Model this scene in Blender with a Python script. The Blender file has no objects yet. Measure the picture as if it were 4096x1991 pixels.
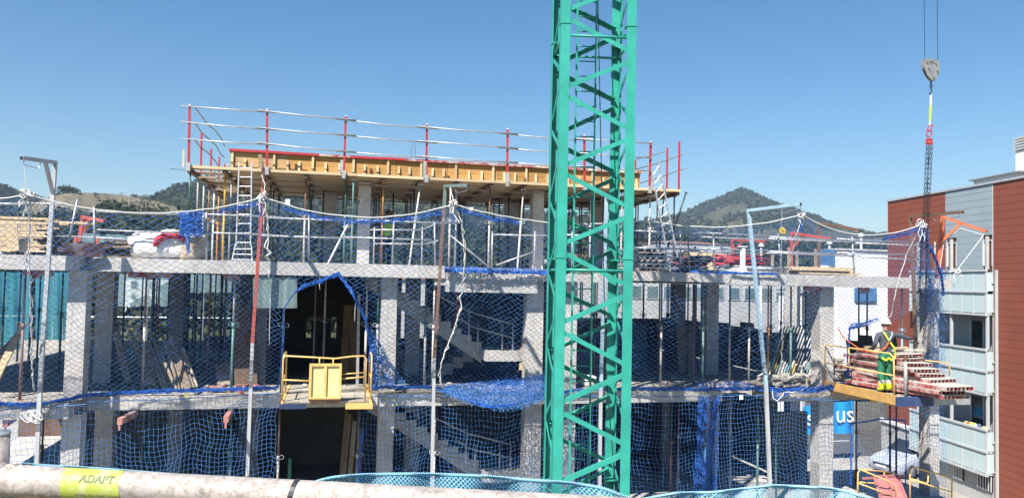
import bpy, bmesh, math, random
import numpy as np
from mathutils import Vector, Matrix, noise as mnoise
random.seed(7); RNG = np.random.default_rng(11)
scene = bpy.context.scene
col = scene.collection
R_ = math.radians
# ------------------------------------------------------------------ camera
# fitted from the slab edges, the columns and the rails of the photograph; z = 0 is the middle floor, y = 0 the facade
YAW, PITCH, ROLL, FPX = R_(12.66856), R_(2.33793), R_(1.213955), 3092.773
CAM = Vector((0.0, -18.3412, 2.6861))
FW = Vector((math.sin(YAW)*math.cos(PITCH), math.cos(YAW)*math.cos(PITCH), math.sin(PITCH)))
_r0 = FW.cross(Vector((0, 0, 1))).normalized(); _u0 = _r0.cross(FW)
RT = _r0*math.cos(ROLL) + _u0*math.sin(ROLL); UP = _u0*math.cos(ROLL) - _r0*math.sin(ROLL)
cd = bpy.data.cameras.new('camera'); cam = bpy.data.objects.new('camera', cd); col.objects.link(cam)
cam.matrix_world = Matrix(((RT.x, UP.x, -FW.x, CAM.x), (RT.y, UP.y, -FW.y, CAM.y), (RT.z, UP.z, -FW.z, CAM.z), (0, 0, 0, 1)))
cd.sensor_fit = 'HORIZONTAL'; cd.sensor_width = 36.0; cd.lens = FPX/4096*36.0
cd.clip_start = 0.05; cd.clip_end = 12000
scene.camera = cam
# ------------------------------------------------------------------ sky, sun, exposure
SUN = Vector((0.57, 0.60, -1.0)).normalized()          # the way the sunlight travels
TO = -SUN
w = bpy.data.worlds.new('World'); scene.world = w; w.use_nodes = True
nt = w.node_tree; nt.nodes.clear()
wo = nt.nodes.new('ShaderNodeOutputWorld'); bg = nt.nodes.new('ShaderNodeBackground'); sk = nt.nodes.new('ShaderNodeTexSky')
sk.sky_type = 'NISHITA'; sk.sun_disc = False
sk.sun_elevation = math.asin(TO.z); sk.sun_rotation = math.atan2(TO.x, TO.y)
sk.altitude = 150; sk.air_density = 1.25; sk.dust_density = 0.15; sk.ozone_density = 5.0
bg.inputs['Strength'].default_value = 0.066
hs = nt.nodes.new('ShaderNodeHueSaturation'); hs.inputs['Saturation'].default_value = 1.25; nt.links.new(sk.outputs[0], hs.inputs['Color'])
nt.links.new(hs.outputs[0], bg.inputs[0]); nt.links.new(bg.outputs[0], wo.inputs[0])
sd = bpy.data.lights.new('sun', 'SUN'); sd.energy = 5.0; sd.angle = R_(0.53); sd.color = (1.0, 0.955, 0.89)
so = bpy.data.objects.new('sun', sd); col.objects.link(so); so.rotation_euler = SUN.to_track_quat('-Z', 'Y').to_euler()
scene.view_settings.view_transform = 'Standard'; scene.view_settings.look = 'None'
scene.view_settings.gamma = 1.0; scene.view_settings.exposure = 0.98; scene.view_settings.use_curve_mapping = False
scene.render.engine = 'CYCLES'
cy = scene.cycles
cy.max_bounces = 6; cy.diffuse_bounces = 1; cy.glossy_bounces = 2; cy.transmission_bounces = 4; cy.transparent_max_bounces = 12
cy.volume_bounces = 0; cy.caustics_reflective = False; cy.caustics_refractive = False

# ------------------------------------------------------------------ points of the place from the photograph
S = 4096/2576                                           # the survey notes below use a 2576 wide print
def ray(px, py): return FW + RT*((px-2048)/FPX) + UP*((995.5-py)/FPX)
def P(px, py, Y):                                       # point on the vertical plane y = Y
    d = ray(px, py); return CAM + d*((Y-CAM.y)/d.y)
def PZ(px, py, Z):
    d = ray(px, py); return CAM + d*((Z-CAM.z)/d.z)
def Q(x, y, Y): return P(x*S, y*S, Y)
def QZ(x, y, Z): return PZ(x*S, y*S, Z)
def PD(px, py, dist):                                   # point at a horizontal distance
    d = ray(px, py); return CAM + d*(dist/math.hypot(d.x, d.y))
def V(*a): return Vector(a)

# ------------------------------------------------------------------ mesh collector
class MB:
    def __init__(s): s.v = []; s.f = []; s.m = []
    def add(s, vs, fs, mi=0):
        n = len(s.v); s.v += [tuple(v) for v in vs]; s.f += [tuple(i+n for i in f) for f in fs]; s.m += [mi]*len(fs); return s
    def bx(s, x0, x1, y0, y1, z0, z1, mi=0):
        return s.add([(x0,y0,z0),(x1,y0,z0),(x1,y1,z0),(x0,y1,z0),(x0,y0,z1),(x1,y0,z1),(x1,y1,z1),(x0,y1,z1)],
                     [(0,3,2,1),(4,5,6,7),(0,1,5,4),(1,2,6,5),(2,3,7,6),(3,0,4,7)], mi)
    def beam(s, p, q, w, h, up=(0, 0, 1), mi=0):        # w across, h along up
        p = Vector(p); q = Vector(q); d = (q-p).normalized(); u = Vector(up)
        if abs(d.dot(u.normalized())) > .98: u = Vector((0, 1, 0)) if abs(d.y) < .9 else Vector((1, 0, 0))
        x = d.cross(u).normalized()*(w/2); y = x.cross(d).normalized()*(h/2)
        return s.add([p-x-y, p+x-y, p+x+y, p-x+y, q-x-y, q+x-y, q+x+y, q-x+y],
                     [(0,1,2,3),(7,6,5,4),(0,4,5,1),(1,5,6,2),(2,6,7,3),(3,7,4,0)], mi)
    def tube(s, pts, r, n=8, mi=0, cap=True):
        pts = [Vector(p) for p in pts]; k = len(pts)
        rs = r if isinstance(r, (list, tuple)) else [r]*k
        vs = []; fs = []; ux = None
        for i, p in enumerate(pts):
            d = (pts[min(i+1, k-1)]-pts[max(i-1, 0)]).normalized()
            if ux is None:
                a = Vector((0, 0, 1)) if abs(d.z) < .9 else Vector((1, 0, 0)); ux = d.cross(a).normalized()
            else:
                ux = (ux-d*ux.dot(d));
                ux = ux.normalized() if ux.length > 1e-6 else d.orthogonal().normalized()
            uy = d.cross(ux)
            for j in range(n):
                a = 2*math.pi*j/n; vs.append(p+(ux*math.cos(a)+uy*math.sin(a))*rs[i])
        for i in range(k-1):
            for j in range(n):
                a = i*n+j; b = i*n+(j+1) % n; fs.append((a, b, b+n, a+n))
        if cap: fs.append(tuple(range(n-1, -1, -1))); fs.append(tuple((k-1)*n+j for j in range(n)))
        return s.add(vs, fs, mi)
    def prism(s, poly, thick, mi=0):                    # a flat polygon of 3D points, thickened by a vector
        t = Vector(thick); n = len(poly); vs = [Vector(p) for p in poly]+[Vector(p)+t for p in poly]
        fs = [tuple(range(n-1, -1, -1)), tuple(range(n, 2*n))]+[(i, (i+1) % n, n+(i+1) % n, n+i) for i in range(n)]
        return s.add(vs, fs, mi)
    def torus(s, c, ax, R, r, n=14, m=6, mi=0, sx=1, sy=1):
        ax = Vector(ax).normalized(); u = ax.orthogonal().normalized(); v = ax.cross(u)
        pts = [Vector(c)+u*math.cos(2*math.pi*i/n)*R*sx+v*math.sin(2*math.pi*i/n)*R*sy for i in range(n)]
        vs = []; fs = []
        for i in range(n):
            d = (pts[(i+1) % n]-pts[i-1]).normalized(); o = (pts[i]-Vector(c)).normalized(); b = d.cross(o).normalized()
            for j in range(m):
                a = 2*math.pi*j/m; vs.append(pts[i]+(o*math.cos(a)+b*math.sin(a))*r)
        for i in range(n):
            for j in range(m): fs.append((i*m+j, ((i+1) % n)*m+j, ((i+1) % n)*m+(j+1) % m, i*m+(j+1) % m))
        return s.add(vs, fs, mi)
    def sphere(s, c, r, n=10, m=7, mi=0, sc=(1, 1, 1), jit=0):
        vs = []; fs = []
        for i in range(m+1):
            for j in range(n):
                a = math.pi*i/m; b = 2*math.pi*j/n; k = r*(1+jit*(random.random()-.5))
                vs.append((c[0]+k*sc[0]*math.sin(a)*math.cos(b), c[1]+k*sc[1]*math.sin(a)*math.sin(b), c[2]+k*sc[2]*math.cos(a)))
        for i in range(m):
            for j in range(n): fs.append((i*n+j, (i+1)*n+j, (i+1)*n+(j+1) % n, i*n+(j+1) % n))
        return s.add(vs, fs, mi)
    def rough(s, x0, x1, y0, y1, z0, z1, amp=.006, step=.25, mi=0):   # a cast block: sides cut up and left a little uneven
        nx = max(1, int((x1-x0)/step)); ny = max(1, min(60, int((y1-y0)/step))); nz = max(1, int((z1-z0)/step))
        b = bmesh.new(); idx = {}
        def vert(i, j, k):
            if (i, j, k) not in idx:
                q = Vector((x0+(x1-x0)*i/nx, y0+(y1-y0)*j/ny, z0+(z1-z0)*k/nz))
                idx[i, j, k] = len(vs); vs.append(q+mnoise.noise_vector(q*2.3)*amp)
            return idx[i, j, k]
        vs = []; fs = []; b.free()
        for i in range(nx):
            for k in range(nz):
                fs.append((vert(i,0,k), vert(i+1,0,k), vert(i+1,0,k+1), vert(i,0,k+1)))
                fs.append((vert(i,ny,k), vert(i,ny,k+1), vert(i+1,ny,k+1), vert(i+1,ny,k)))
            for j in range(ny):
                fs.append((vert(i,j,0), vert(i,j+1,0), vert(i+1,j+1,0), vert(i+1,j,0)))
                fs.append((vert(i,j,nz), vert(i+1,j,nz), vert(i+1,j+1,nz), vert(i,j+1,nz)))
        for j in range(ny):
            for k in range(nz):
                fs.append((vert(0,j,k), vert(0,j,k+1), vert(0,j+1,k+1), vert(0,j+1,k)))
                fs.append((vert(nx,j,k), vert(nx,j+1,k), vert(nx,j+1,k+1), vert(nx,j,k+1)))
        return s.add(vs, fs, mi)
    def build(s, name, mat, parent=None, label=None, cat=None, group=None, kind=None, smooth=False, color=None, fix=True):
        vs = np.array([tuple(v) for v in s.v], dtype=float).reshape(-1, 3)
        if parent is not None: off = wloc(parent)
        elif len(vs): off = Vector(((vs[:,0].min()+vs[:,0].max())/2, (vs[:,1].min()+vs[:,1].max())/2, vs[:,2].min()))
        else: off = Vector()
        me = bpy.data.meshes.new(name); me.from_pydata((vs-np.array(off)).tolist(), [], s.f)
        for m in (mat if isinstance(mat, (list, tuple)) else [mat]): me.materials.append(m)
        if any(s.m): me.polygons.foreach_set('material_index', s.m)
        if fix and len(s.f) < 30000:
            b = bmesh.new(); b.from_mesh(me); bmesh.ops.recalc_face_normals(b, faces=b.faces); b.to_mesh(me); b.free()
        if smooth: me.polygons.foreach_set('use_smooth', [True]*len(me.polygons))
        me.update()
        o = bpy.data.objects.new(name, me); col.objects.link(o)
        if parent is not None: o.parent = parent
        else: o.location = off
        tag(o, label, cat, group, kind)
        if color: o.color = (*color, 1)
        return o
def wloc(o):
    l = Vector()
    while o is not None: l += o.location; o = o.parent
    return l
def tag(o, label=None, cat=None, group=None, kind=None):
    if label: o['label'] = label
    if cat: o['category'] = cat
    if group: o['group'] = group
    if kind: o['kind'] = kind
    return o
def thing(name, label, cat, loc=(0, 0, 0), group=None):
    o = bpy.data.objects.new(name, None); col.objects.link(o); o.location = loc; o.empty_display_size = .1
    return tag(o, label, cat, group)
def copy_tree(o, parent=None, color=None):
    c = o.copy(); col.objects.link(c); c.parent = parent
    if color: c.color = (*color, 1)
    for ch in o.children: copy_tree(ch, c, color)
    return c
def inst(name, mesh, loc, parent=None, rot=None, scale=None, color=None, label=None, cat=None, group=None):
    o = bpy.data.objects.new(name, mesh); col.objects.link(o); o.location = Vector(loc)-(wloc(parent) if parent else Vector())
    if parent: o.parent = parent
    if rot is not None:
        o.rotation_mode = 'QUATERNION' if hasattr(rot, 'w') else 'XYZ'
        if hasattr(rot, 'w'): o.rotation_quaternion = rot
        else: o.rotation_euler = rot
    if scale: o.scale = scale
    if color: o.color = (*color, 1)
    return tag(o, label, cat, group)
def meshof(mb, name, mat, smooth=False):                # mesh data without an object, for pieces that share it
    o = mb.build(name, mat, smooth=smooth); me = o.data
    off = o.location.copy(); me.transform(Matrix.Translation(off)); bpy.data.objects.remove(o); return me

# ------------------------------------------------------------------ materials
def nodes(name):
    m = bpy.data.materials.new(name); m.use_nodes = True; t = m.node_tree; b = t.nodes['Principled BSDF']; return m, t, b
def N(t, kind, **kw):
    n = t.nodes.new(kind)
    for k, v in kw.items():
        if k in n.inputs: n.inputs[k].default_value = v
        else: setattr(n, k, v)
    return n
def ramp(t, src, stops):
    r = t.nodes.new('ShaderNodeValToRGB'); e = r.color_ramp.elements
    while len(e) < len(stops): e.new(.5)
    for i, (p, c) in enumerate(stops): e[i].position = p; e[i].color = (*c, 1) if len(c) == 3 else c
    t.links.new(src, r.inputs[0]); return r
def mix(t, fac, a, b, mode='MIX'):
    x = t.nodes.new('ShaderNodeMix'); x.data_type = 'RGBA'; x.blend_type = mode
    for s, v in ((x.inputs[0], fac), (x.inputs[6], a), (x.inputs[7], b)):
        if hasattr(v, 'is_linked') or hasattr(v, 'links'): t.links.new(v, s)
        else: s.default_value = v if not isinstance(v, tuple) else ((*v, 1) if len(v) == 3 else v)
    return x.outputs[2]
def coords(t, scale=(1, 1, 1), world=True):
    if world: g = t.nodes.new('ShaderNodeNewGeometry').outputs['Position']
    else: g = t.nodes.new('ShaderNodeTexCoord').outputs['Object']
    mp = N(t, 'ShaderNodeMapping', Scale=scale); t.links.new(g, mp.inputs['Vector']); return mp.outputs[0]
def noise(t, vec, scale, detail=5, rough=.6):
    n = N(t, 'ShaderNodeTexNoise', Scale=scale, Detail=detail, Roughness=rough); t.links.new(vec, n.inputs['Vector']); return n.outputs[0]
def bump(t, b, src, strength, dist=.01):
    n = N(t, 'ShaderNodeBump', Strength=strength, Distance=dist); t.links.new(src, n.inputs['Height']); t.links.new(n.outputs[0], b.inputs['Normal'])
def plain(name, c1, c2=None, scale=6, rough=.7, metal=0, bmp=0, lo=.35, hi=.65, stretch=(1, 1, 1), spec=None, world=True):
    m, t, b = nodes(name); v = coords(t, stretch, world); n = noise(t, v, scale)
    c2 = c2 or tuple(x*.75 for x in c1)
    r = ramp(t, n, [(lo, c2), (hi, c1)]); t.links.new(r.outputs[0], b.inputs['Base Color'])
    b.inputs['Roughness'].default_value = rough; b.inputs['Metallic'].default_value = metal
    if spec is not None: b.inputs['Specular IOR Level'].default_value = spec
    if bmp: bump(t, b, n, bmp)
    return m
def paint(name, c=None, chip=(.16, .07, .035), amount=.62, rough=.5, scale=9, metal=0, dirt=(.45, .42, .38), dirty=.6):
    """painted steel with rust where the paint has gone and cement dust; colour from the object when c is None"""
    m, t, b = nodes(name); v = coords(t)
    if c is None: base = t.nodes.new('ShaderNodeObjectInfo').outputs['Color']
    else:
        q = N(t, 'ShaderNodeRGB'); q.outputs[0].default_value = (*c, 1); base = q.outputs[0]
    n1 = noise(t, v, 2.1, 4); k = ramp(t, n1, [(.3, (.78,)*3), (.7, (1.08,)*3)])
    base = mix(t, 1.0, base, k.outputs[0], 'MULTIPLY')
    n2 = noise(t, v, scale, 8, .7); f = ramp(t, n2, [(amount, (0,)*3), (amount+.05, (1,)*3)])
    c1 = mix(t, f.outputs[0], base, chip)
    n3 = noise(t, v, 4.3, 6, .65); g = ramp(t, n3, [(dirty, (0,)*3), (dirty+.18, (.8,)*3)])
    c2 = mix(t, g.outputs[0], c1, dirt)
    t.links.new(c2, b.inputs['Base Color']); b.inputs['Roughness'].default_value = rough; b.inputs['Metallic'].default_value = metal
    bump(t, b, n2, .12, .004); return m
def concrete(name, c=(.58, .55, .505), dark=(.42, .40, .37), joints=None, bmp=.35):
    m, t, b = nodes(name); v = coords(t)
    n1 = noise(t, v, .9, 6, .62); n2 = noise(t, v, 9, 8, .7); n3 = noise(t, v, 55, 3, .6)
    r1 = ramp(t, n1, [(.3, dark), (.62, c)]); r2 = ramp(t, n2, [(.3, (.74,)*3), (.62, (1.06,)*3)])
    c1 = mix(t, 1.0, r1.outputs[0], r2.outputs[0], 'MULTIPLY')
    # rain and grout runs down the faces, pocked air holes
    vs = coords(t, (7, 7, .5)); n4 = noise(t, vs, 1.4, 5, .7); r4 = ramp(t, n4, [(.56, (1,)*3), (.78, (.72, .70, .67))])
    c2 = mix(t, 1.0, c1, r4.outputs[0], 'MULTIPLY')
    vo = N(t, 'ShaderNodeTexVoronoi', Scale=16.0); t.links.new(v, vo.inputs['Vector'])
    r5 = ramp(t, vo.outputs['Distance'], [(.05, (.45,)*3), (.10, (1,)*3)]); c3 = mix(t, .55, c2, mix(t, 1.0, c2, r5.outputs[0], 'MULTIPLY'))
    if joints:                                          # marks left by the edges of the forms
        wv = N(t, 'ShaderNodeTexBrick', Scale=1.0, **{'Mortar Size': .006, 'Brick Width': joints[0], 'Row Height': joints[1]})
        wv.inputs['Color1'].default_value = (1, 1, 1, 1); wv.inputs['Color2'].default_value = (.93, .93, .93, 1); wv.inputs['Mortar'].default_value = (.66, .65, .63, 1)
        vv = t.nodes.new('ShaderNodeCombineXYZ'); sp = t.nodes.new('ShaderNodeSeparateXYZ'); t.links.new(v, sp.inputs[0])
        t.links.new(sp.outputs[0], vv.inputs[0]); t.links.new(sp.outputs[2], vv.inputs[1]); t.links.new(vv.outputs[0], wv.inputs[0])
        c3 = mix(t, 1.0, c3, wv.outputs[0], 'MULTIPLY')
    t.links.new(c3, b.inputs['Base Color']); b.inputs['Roughness'].default_value = .9; b.inputs['Specular IOR Level'].default_value = .25
    bump(t, b, n2, bmp, .02); return m
def wood(name, c1, c2, scale=3, stretch=(1, 12, 12), dirt=None, rough=.75):
    m, t, b = nodes(name); v = coords(t, stretch); n = noise(t, v, scale, 7, .65); n2 = noise(t, coords(t), 1.7, 4)
    oi = t.nodes.new('ShaderNodeObjectInfo')
    r = ramp(t, n, [(.3, c2), (.68, c1)]); hv = N(t, 'ShaderNodeHueSaturation')
    mr = N(t, 'ShaderNodeMapRange', **{'To Min': .72, 'To Max': 1.12}); t.links.new(oi.outputs['Random'], mr.inputs[0]); t.links.new(mr.outputs[0], hv.inputs['Value'])
    t.links.new(r.outputs[0], hv.inputs['Color']); cc = hv.outputs[0]
    if dirt:
        k = ramp(t, n2, [(.48, (0,)*3), (.66, (.85,)*3)]); cc = mix(t, k.outputs[0], cc, dirt)
    t.links.new(cc, b.inputs['Base Color']); b.inputs['Roughness'].default_value = rough; b.inputs['Specular IOR Level'].default_value = .3
    bump(t, b, n, .25, .006); return m
M = {}
M['concrete'] = concrete('cast_concrete', joints=(1.25, .62))
M['column'] = concrete('column_concrete', (.62, .585, .54), (.46, .435, .405), joints=(.6, 1.0))
M['core'] = concrete('core_concrete_shaded', (.20, .185, .17), (.12, .115, .11))  # inner walls: concrete colour lowered to paint in the deep shade of the openings
M['steel'] = plain('galvanised_steel', (.46, .47, .48), (.31, .32, .34), 14, .42, .55)
M['bright'] = plain('bright_tube', (.52, .52, .51), (.34, .33, .32), 10, .45, .35)
M['alu'] = plain('aluminium', (.68, .68, .68), (.5, .5, .51), 9, .38, .6)
M['prop'] = paint('prop_paint', None, amount=.6)
M['gallow'] = paint('gallow_paint', None, amount=.64, scale=12)
M['red'] = paint('red_paint', (.46, .035, .04), amount=.63, dirty=.62)
M['redpanel'] = paint('red_panel_edge', (.36, .045, .05), amount=.64, dirty=.42, dirt=(.52, .47, .42), scale=14)
M['yellow'] = paint('yellow_paint', (.80, .50, .17), amount=.63, chip=(.28, .12, .04), scale=11, dirty=.62, dirt=(.72, .55, .3))
M['gate'] = paint('pale_yellow_sheet', (.88, .68, .30), amount=.72, chip=(.35, .15, .05), dirty=.66, dirt=(.8, .66, .36))
M['green'] = paint('crane_green', (.034, .345, .268), amount=.735, chip=(.25, .12, .06), dirty=.74, dirt=(.25, .5, .4), rough=.42)
M['orange'] = paint('orange_paint', (.62, .13, .045), amount=.68, dirty=.7)
M['rust'] = plain('rusty_steel', (.23, .115, .06), (.10, .05, .035), 12, .8)
M['dark'] = plain('black_plastic', (.03, .03, .034), (.02, .02, .022), 12, .5)
M['ply'] = wood('plywood', (.56, .37, .17), (.40, .25, .11), 2.2, (1.2, 6, 6), dirt=(.38, .28, .17))
M['soffit'] = wood('used_form_ply', (.40, .27, .14), (.27, .18, .10), 2.2, (1.2, 7, 7), dirt=(.34, .29, .23))
M['plank'] = wood('sawn_plank', (.72, .56, .35), (.54, .39, .22), 3, (1, 14, 14))
M['oldwood'] = wood('weathered_wood', (.36, .27, .185), (.20, .15, .105), 3, (2, 9, 9), dirt=(.35, .31, .27))
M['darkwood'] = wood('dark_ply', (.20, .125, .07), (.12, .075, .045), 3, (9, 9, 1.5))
M['cord'] = plain('blue_cord', (.055, .19, .46), (.035, .12, .34), 30, .6)
M['bundle'] = plain('blue_cord_bunched', (.02, .155, .60), (.01, .07, .35), 22, .55)
M['rope'] = plain('white_rope', (.78, .77, .74), (.6, .58, .55), 60, .8)
M['sack'] = plain('white_sack', (.80, .79, .76), (.66, .64, .6), 5, .7, bmp=.3)
M['white'] = plain('white_paint', (.80, .80, .79), (.70, .70, .69), 2, .6)
M['render'] = plain('white_render', (.82, .81, .78), (.74, .73, .7), 1.3, .9)
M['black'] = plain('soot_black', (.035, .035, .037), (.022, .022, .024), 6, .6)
M['rubber'] = plain('rubber', (.04, .04, .042), (.03, .03, .03), 8, .7)
M['concdebris'] = plain('cement_spill', (.55, .5, .44), (.38, .34, .29), 8, .95, bmp=.5)
# ================================================================== land, hills, woods
GZ = -5.5
def ground_mat():
    m, t, b = nodes('scrub_ground'); v = coords(t)
    a = noise(t, v, .02, 6, .65); c = noise(t, v, .35, 6, .7)
    r = ramp(t, a, [(.36, (.06, .075, .03)), (.5, (.13, .125, .06)), (.62, (.24, .20, .12))])
    k = ramp(t, c, [(.35, (.6,)*3), (.7, (1.15,)*3)]); t.links.new(mix(t, 1.0, r.outputs[0], k.outputs[0], 'MULTIPLY'), b.inputs['Base Color'])
    b.inputs['Roughness'].default_value = 1; b.inputs['Specular IOR Level'].default_value = .1; return m
def hill_mat(name, c1, c2, c3, s=.012):
    m, t, b = nodes(name); v = coords(t); a = noise(t, v, s, 8, .7); c = noise(t, v, s*14, 6, .75)
    r = ramp(t, a, [(.36, c1), (.52, c2), (.66, c3)]); k = ramp(t, c, [(.34, (.5,)*3), (.66, (1.2,)*3)])
    t.links.new(mix(t, 1.0, r.outputs[0], k.outputs[0], 'MULTIPLY'), b.inputs['Base Color'])
    b.inputs['Roughness'].default_value = 1; b.inputs['Specular IOR Level'].default_value = .05; return m
M['ground'] = ground_mat()
M['leaf'] = plain('leaf_dark', (.045, .058, .028), (.02, .028, .015), .12, .9, spec=.1)
M['leaf2'] = plain('leaf_far', (.045, .058, .032), (.022, .03, .018), .03, .95, spec=.05)
M['leaf3'] = plain('leaf_scrub', (.10, .105, .05), (.045, .055, .028), .25, .9, spec=.1)
M['bark'] = plain('bark', (.13, .09, .06), (.07, .05, .035), 8, .95)
M['asphalt'] = plain('asphalt', (.085, .083, .08), (.055, .055, .055), 3, .95)
M['paving'] = plain('yard_concrete', (.40, .37, .32), (.27, .25, .22), .8, .95, bmp=.2)
g = MB(); n = 24
xs = np.linspace(-4200, 4200, n+1)
for i in range(n):
    for j in range(n):
        g.add([(xs[i], xs[j], GZ), (xs[i+1], xs[j], GZ), (xs[i+1], xs[j+1], GZ), (xs[i], xs[j+1], GZ)], [(0, 1, 2, 3)])
bmv = g.build('ground', M['ground'], kind='structure', fix=False)
MB().add([(-60, -12, GZ+.004), (70, -12, GZ+.004), (70, 60, GZ+.004), (-60, 60, GZ+.004)], [(0, 1, 2, 3)]).build('paved_yard', M['paving'], kind='structure')
MB().add([(-90, 15, GZ+.008), (60, 15, GZ+.008), (60, 22.0, GZ+.008), (-90, 22.0, GZ+.008)], [(0, 1, 2, 3)]).build('road', M['asphalt'], kind='structure')
mk = MB()
for i in range(18): mk.add([(-40+i*5, 18.4, GZ+.012), (-38+i*5, 18.4, GZ+.012), (-38+i*5, 18.52, GZ+.012), (-40+i*5, 18.52, GZ+.012)], [(0, 1, 2, 3)])
mk.build('road_marking', M['white'], kind='structure')
MB().bx(-90, 60, 22.0, 24.2, GZ, GZ+.13).build('pavement', M['paving'], kind='structure')

def ridge(ctrl, dist, depth, mat, amp, name='hill', ns=150, nr=34, seed=0, back=.7):
    """a ridge whose crest follows ctrl (print points), a slope falling towards us and another behind it"""
    cx = [c[0] for c in ctrl]; cyy = [c[1] for c in ctrl]
    xs = np.linspace(cx[0], cx[-1], ns); ys = np.interp(xs, cx, cyy); pts = np.zeros((nr, ns, 3))
    for i, (x, y) in enumerate(zip(xs, ys)):
        c = PD(x*S, y*S, dist*(1+.05*math.sin(i*.09+seed))); rad = Vector((c.x-CAM.x, c.y-CAM.y, 0)).normalized(); h = c.z-GZ
        for j in range(nr):
            s = j/(nr-1)*(1+back)                       # 0 foot, 1 crest, beyond: the far slope
            k = 1-abs(1-s)
            hh = h*(max(k, 0)**1.15) if s <= 1 else h*max(0, 1-(s-1)/back*1.05)
            p = Vector((c.x, c.y, 0))+rad*(depth*(s-1)); q = Vector((p.x, p.y, seed*7))*(5.0/depth)
            gul = mnoise.fractal(q*2.2, 1.0, 2.0, 6)*amp*min(1, (1-k)*2.2)*(k > .02)*.6
            fine = mnoise.fractal(q*11, 1.0, 2.0, 4)*amp*.035
            pts[j, i] = (p.x, p.y, GZ-.5+hh+gul*min(1.5, h/60)+fine)
    mb = MB(); mb.v = [tuple(p) for p in pts.reshape(-1, 3)]
    mb.f = [(j*ns+i, j*ns+i+1, (j+1)*ns+i+1, (j+1)*ns+i) for j in range(nr-1) for i in range(ns-1)]; mb.m = [0]*len(mb.f)
    mb.build(name, mat, kind='structure', smooth=True, fix=False)
    return pts
def tuft_cloud(centres, sizes, nq, qs, flat=.75):
    """loose heaps of small leaf faces: arrays -> vertices and faces"""
    vs = []; m = len(centres)
    dirs = RNG.normal(size=(m, nq, 3)); dirs /= np.linalg.norm(dirs, axis=2, keepdims=True)
    rad = RNG.uniform(.45, 1.0, size=(m, nq, 1))**.6
    lob = 1+.28*np.sin(dirs[..., :1]*5+RNG.uniform(0, 6, (m, 1, 1)))*np.cos(dirs[..., 1:2]*4+RNG.uniform(0, 6, (m, 1, 1)))
    pos = centres[:, None, :]+dirs*rad*lob*sizes[:, None, :]*np.array([1, 1, flat])
    a = RNG.normal(size=(m, nq, 3)); a /= np.linalg.norm(a, axis=2, keepdims=True)
    b = np.cross(a, dirs); b /= (np.linalg.norm(b, axis=2, keepdims=True)+1e-6)
    sz = qs*np.mean(sizes, axis=1)[:, None, None]*RNG.uniform(.6, 1.3, (m, nq, 1))
    q = np.stack([pos-a*sz, pos+b*sz*.7, pos+a*sz, pos-b*sz*.7], axis=2).reshape(-1, 3)
    k = len(q)//4; return q, np.arange(k*4).reshape(k, 4)
def stuff(name, v, f, mat, label, cat, parent=None):
    me = bpy.data.meshes.new(name); me.from_pydata(v.tolist(), [], f.tolist()); me.materials.append(mat); me.update()
    o = bpy.data.objects.new(name, me); col.objects.link(o)
    if parent: o.parent = parent
    return tag(o, label, cat, None, 'stuff')
def scatter(pts, n, r0, r1, j0=0, j1=None, size=(3, 6), lift=.5, dens=None, i0=0, i1=None):
    nr, ns, _ = pts.shape; j1 = j1 or nr-1; i1 = i1 or ns-1; c = []; s = []
    while len(c) < n:
        a = random.uniform(i0, i1-1.01); b = random.uniform(j0, j1-1.01); i, j = int(a), int(b); fa, fb = a-i, b-j
        p = (pts[j, i]*(1-fa)+pts[j, i+1]*fa)*(1-fb)+(pts[j+1, i]*(1-fa)+pts[j+1, i+1]*fa)*fb
        if dens and mnoise.noise(Vector((p[0], p[1], 0))*dens[0]) < dens[1]: continue
        k = random.uniform(*size); c.append((p[0], p[1], p[2]+k*lift)); s.append((k*random.uniform(.8, 1.2),)*2+(k*random.uniform(.9, 1.4),))
    return np.array(c), np.array(s)
mt_far = hill_mat('far_hill', (.05, .058, .035), (.075, .075, .048), (.16, .14, .10), .006)
mt_bare = hill_mat('bare_hill', (.08, .08, .045), (.18, .15, .10), (.26, .215, .155), .02)
mt_wood = hill_mat('wood_hill', (.045, .06, .025), (.07, .085, .035), (.15, .135, .07), .02)
r_m = ridge([(1500, 575), (1600, 560), (1640, 552), (1700, 540), (1760, 516), (1800, 500), (1830, 488), (1850, 479), (1863, 475.5), (1875, 477), (1890, 483), (1910, 494), (1940, 507), (1990, 525), (2050, 543), (2100, 558), (2150, 570), (2200, 582), (2320, 600), (2620, 625)], 1500, 900, mt_far, 30, ns=260, nr=60, seed=1)
r_l = ridge([(-260, 440), (-100, 455), (0, 470), (40, 478), (75, 490), (110, 503), (150, 520), (220, 545)], 1000, 500, mt_wood, 20, ns=80, seed=2)
r_b = ridge([(40, 535), (90, 505), (130, 488), (165, 482), (200, 479), (260, 481), (330, 489), (370, 496), (420, 507), (470, 525), (540, 545)], 620, 330, mt_bare, 8, ns=110, seed=3)
r_d = ridge([(330, 535), (372, 508), (400, 491), (440, 474), (475, 463), (520, 452), (620, 446), (760, 458), (900, 478), (1100, 505), (1300, 528), (1450, 545), (1560, 556), (1700, 575), (1900, 610)], 900, 520, mt_wood, 18, ns=200, seed=4)
r_n = ridge([(-260, 590), (-60, 580), (40, 568), (110, 552), (165, 545), (205, 552), (255, 532), (300, 530), (360, 538), (430, 546), (500, 548), (600, 552), (800, 570), (1000, 575), (1250, 590), (1500, 604), (1800, 620), (2100, 628), (2400, 650), (2700, 665)], 330, 230, mt_wood, 6, ns=220, seed=5)
c1, s1 = scatter(r_m, 10000, 0, 0, 6, 44, (2.6, 5.0), dens=(.006, -.15)); v, f = tuft_cloud(c1, s1, 9, .62)
stuff('mountain_wood', v, f, M['leaf2'], 'sparse pine wood speckling the pointed mountain on the right', 'woodland')
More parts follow.
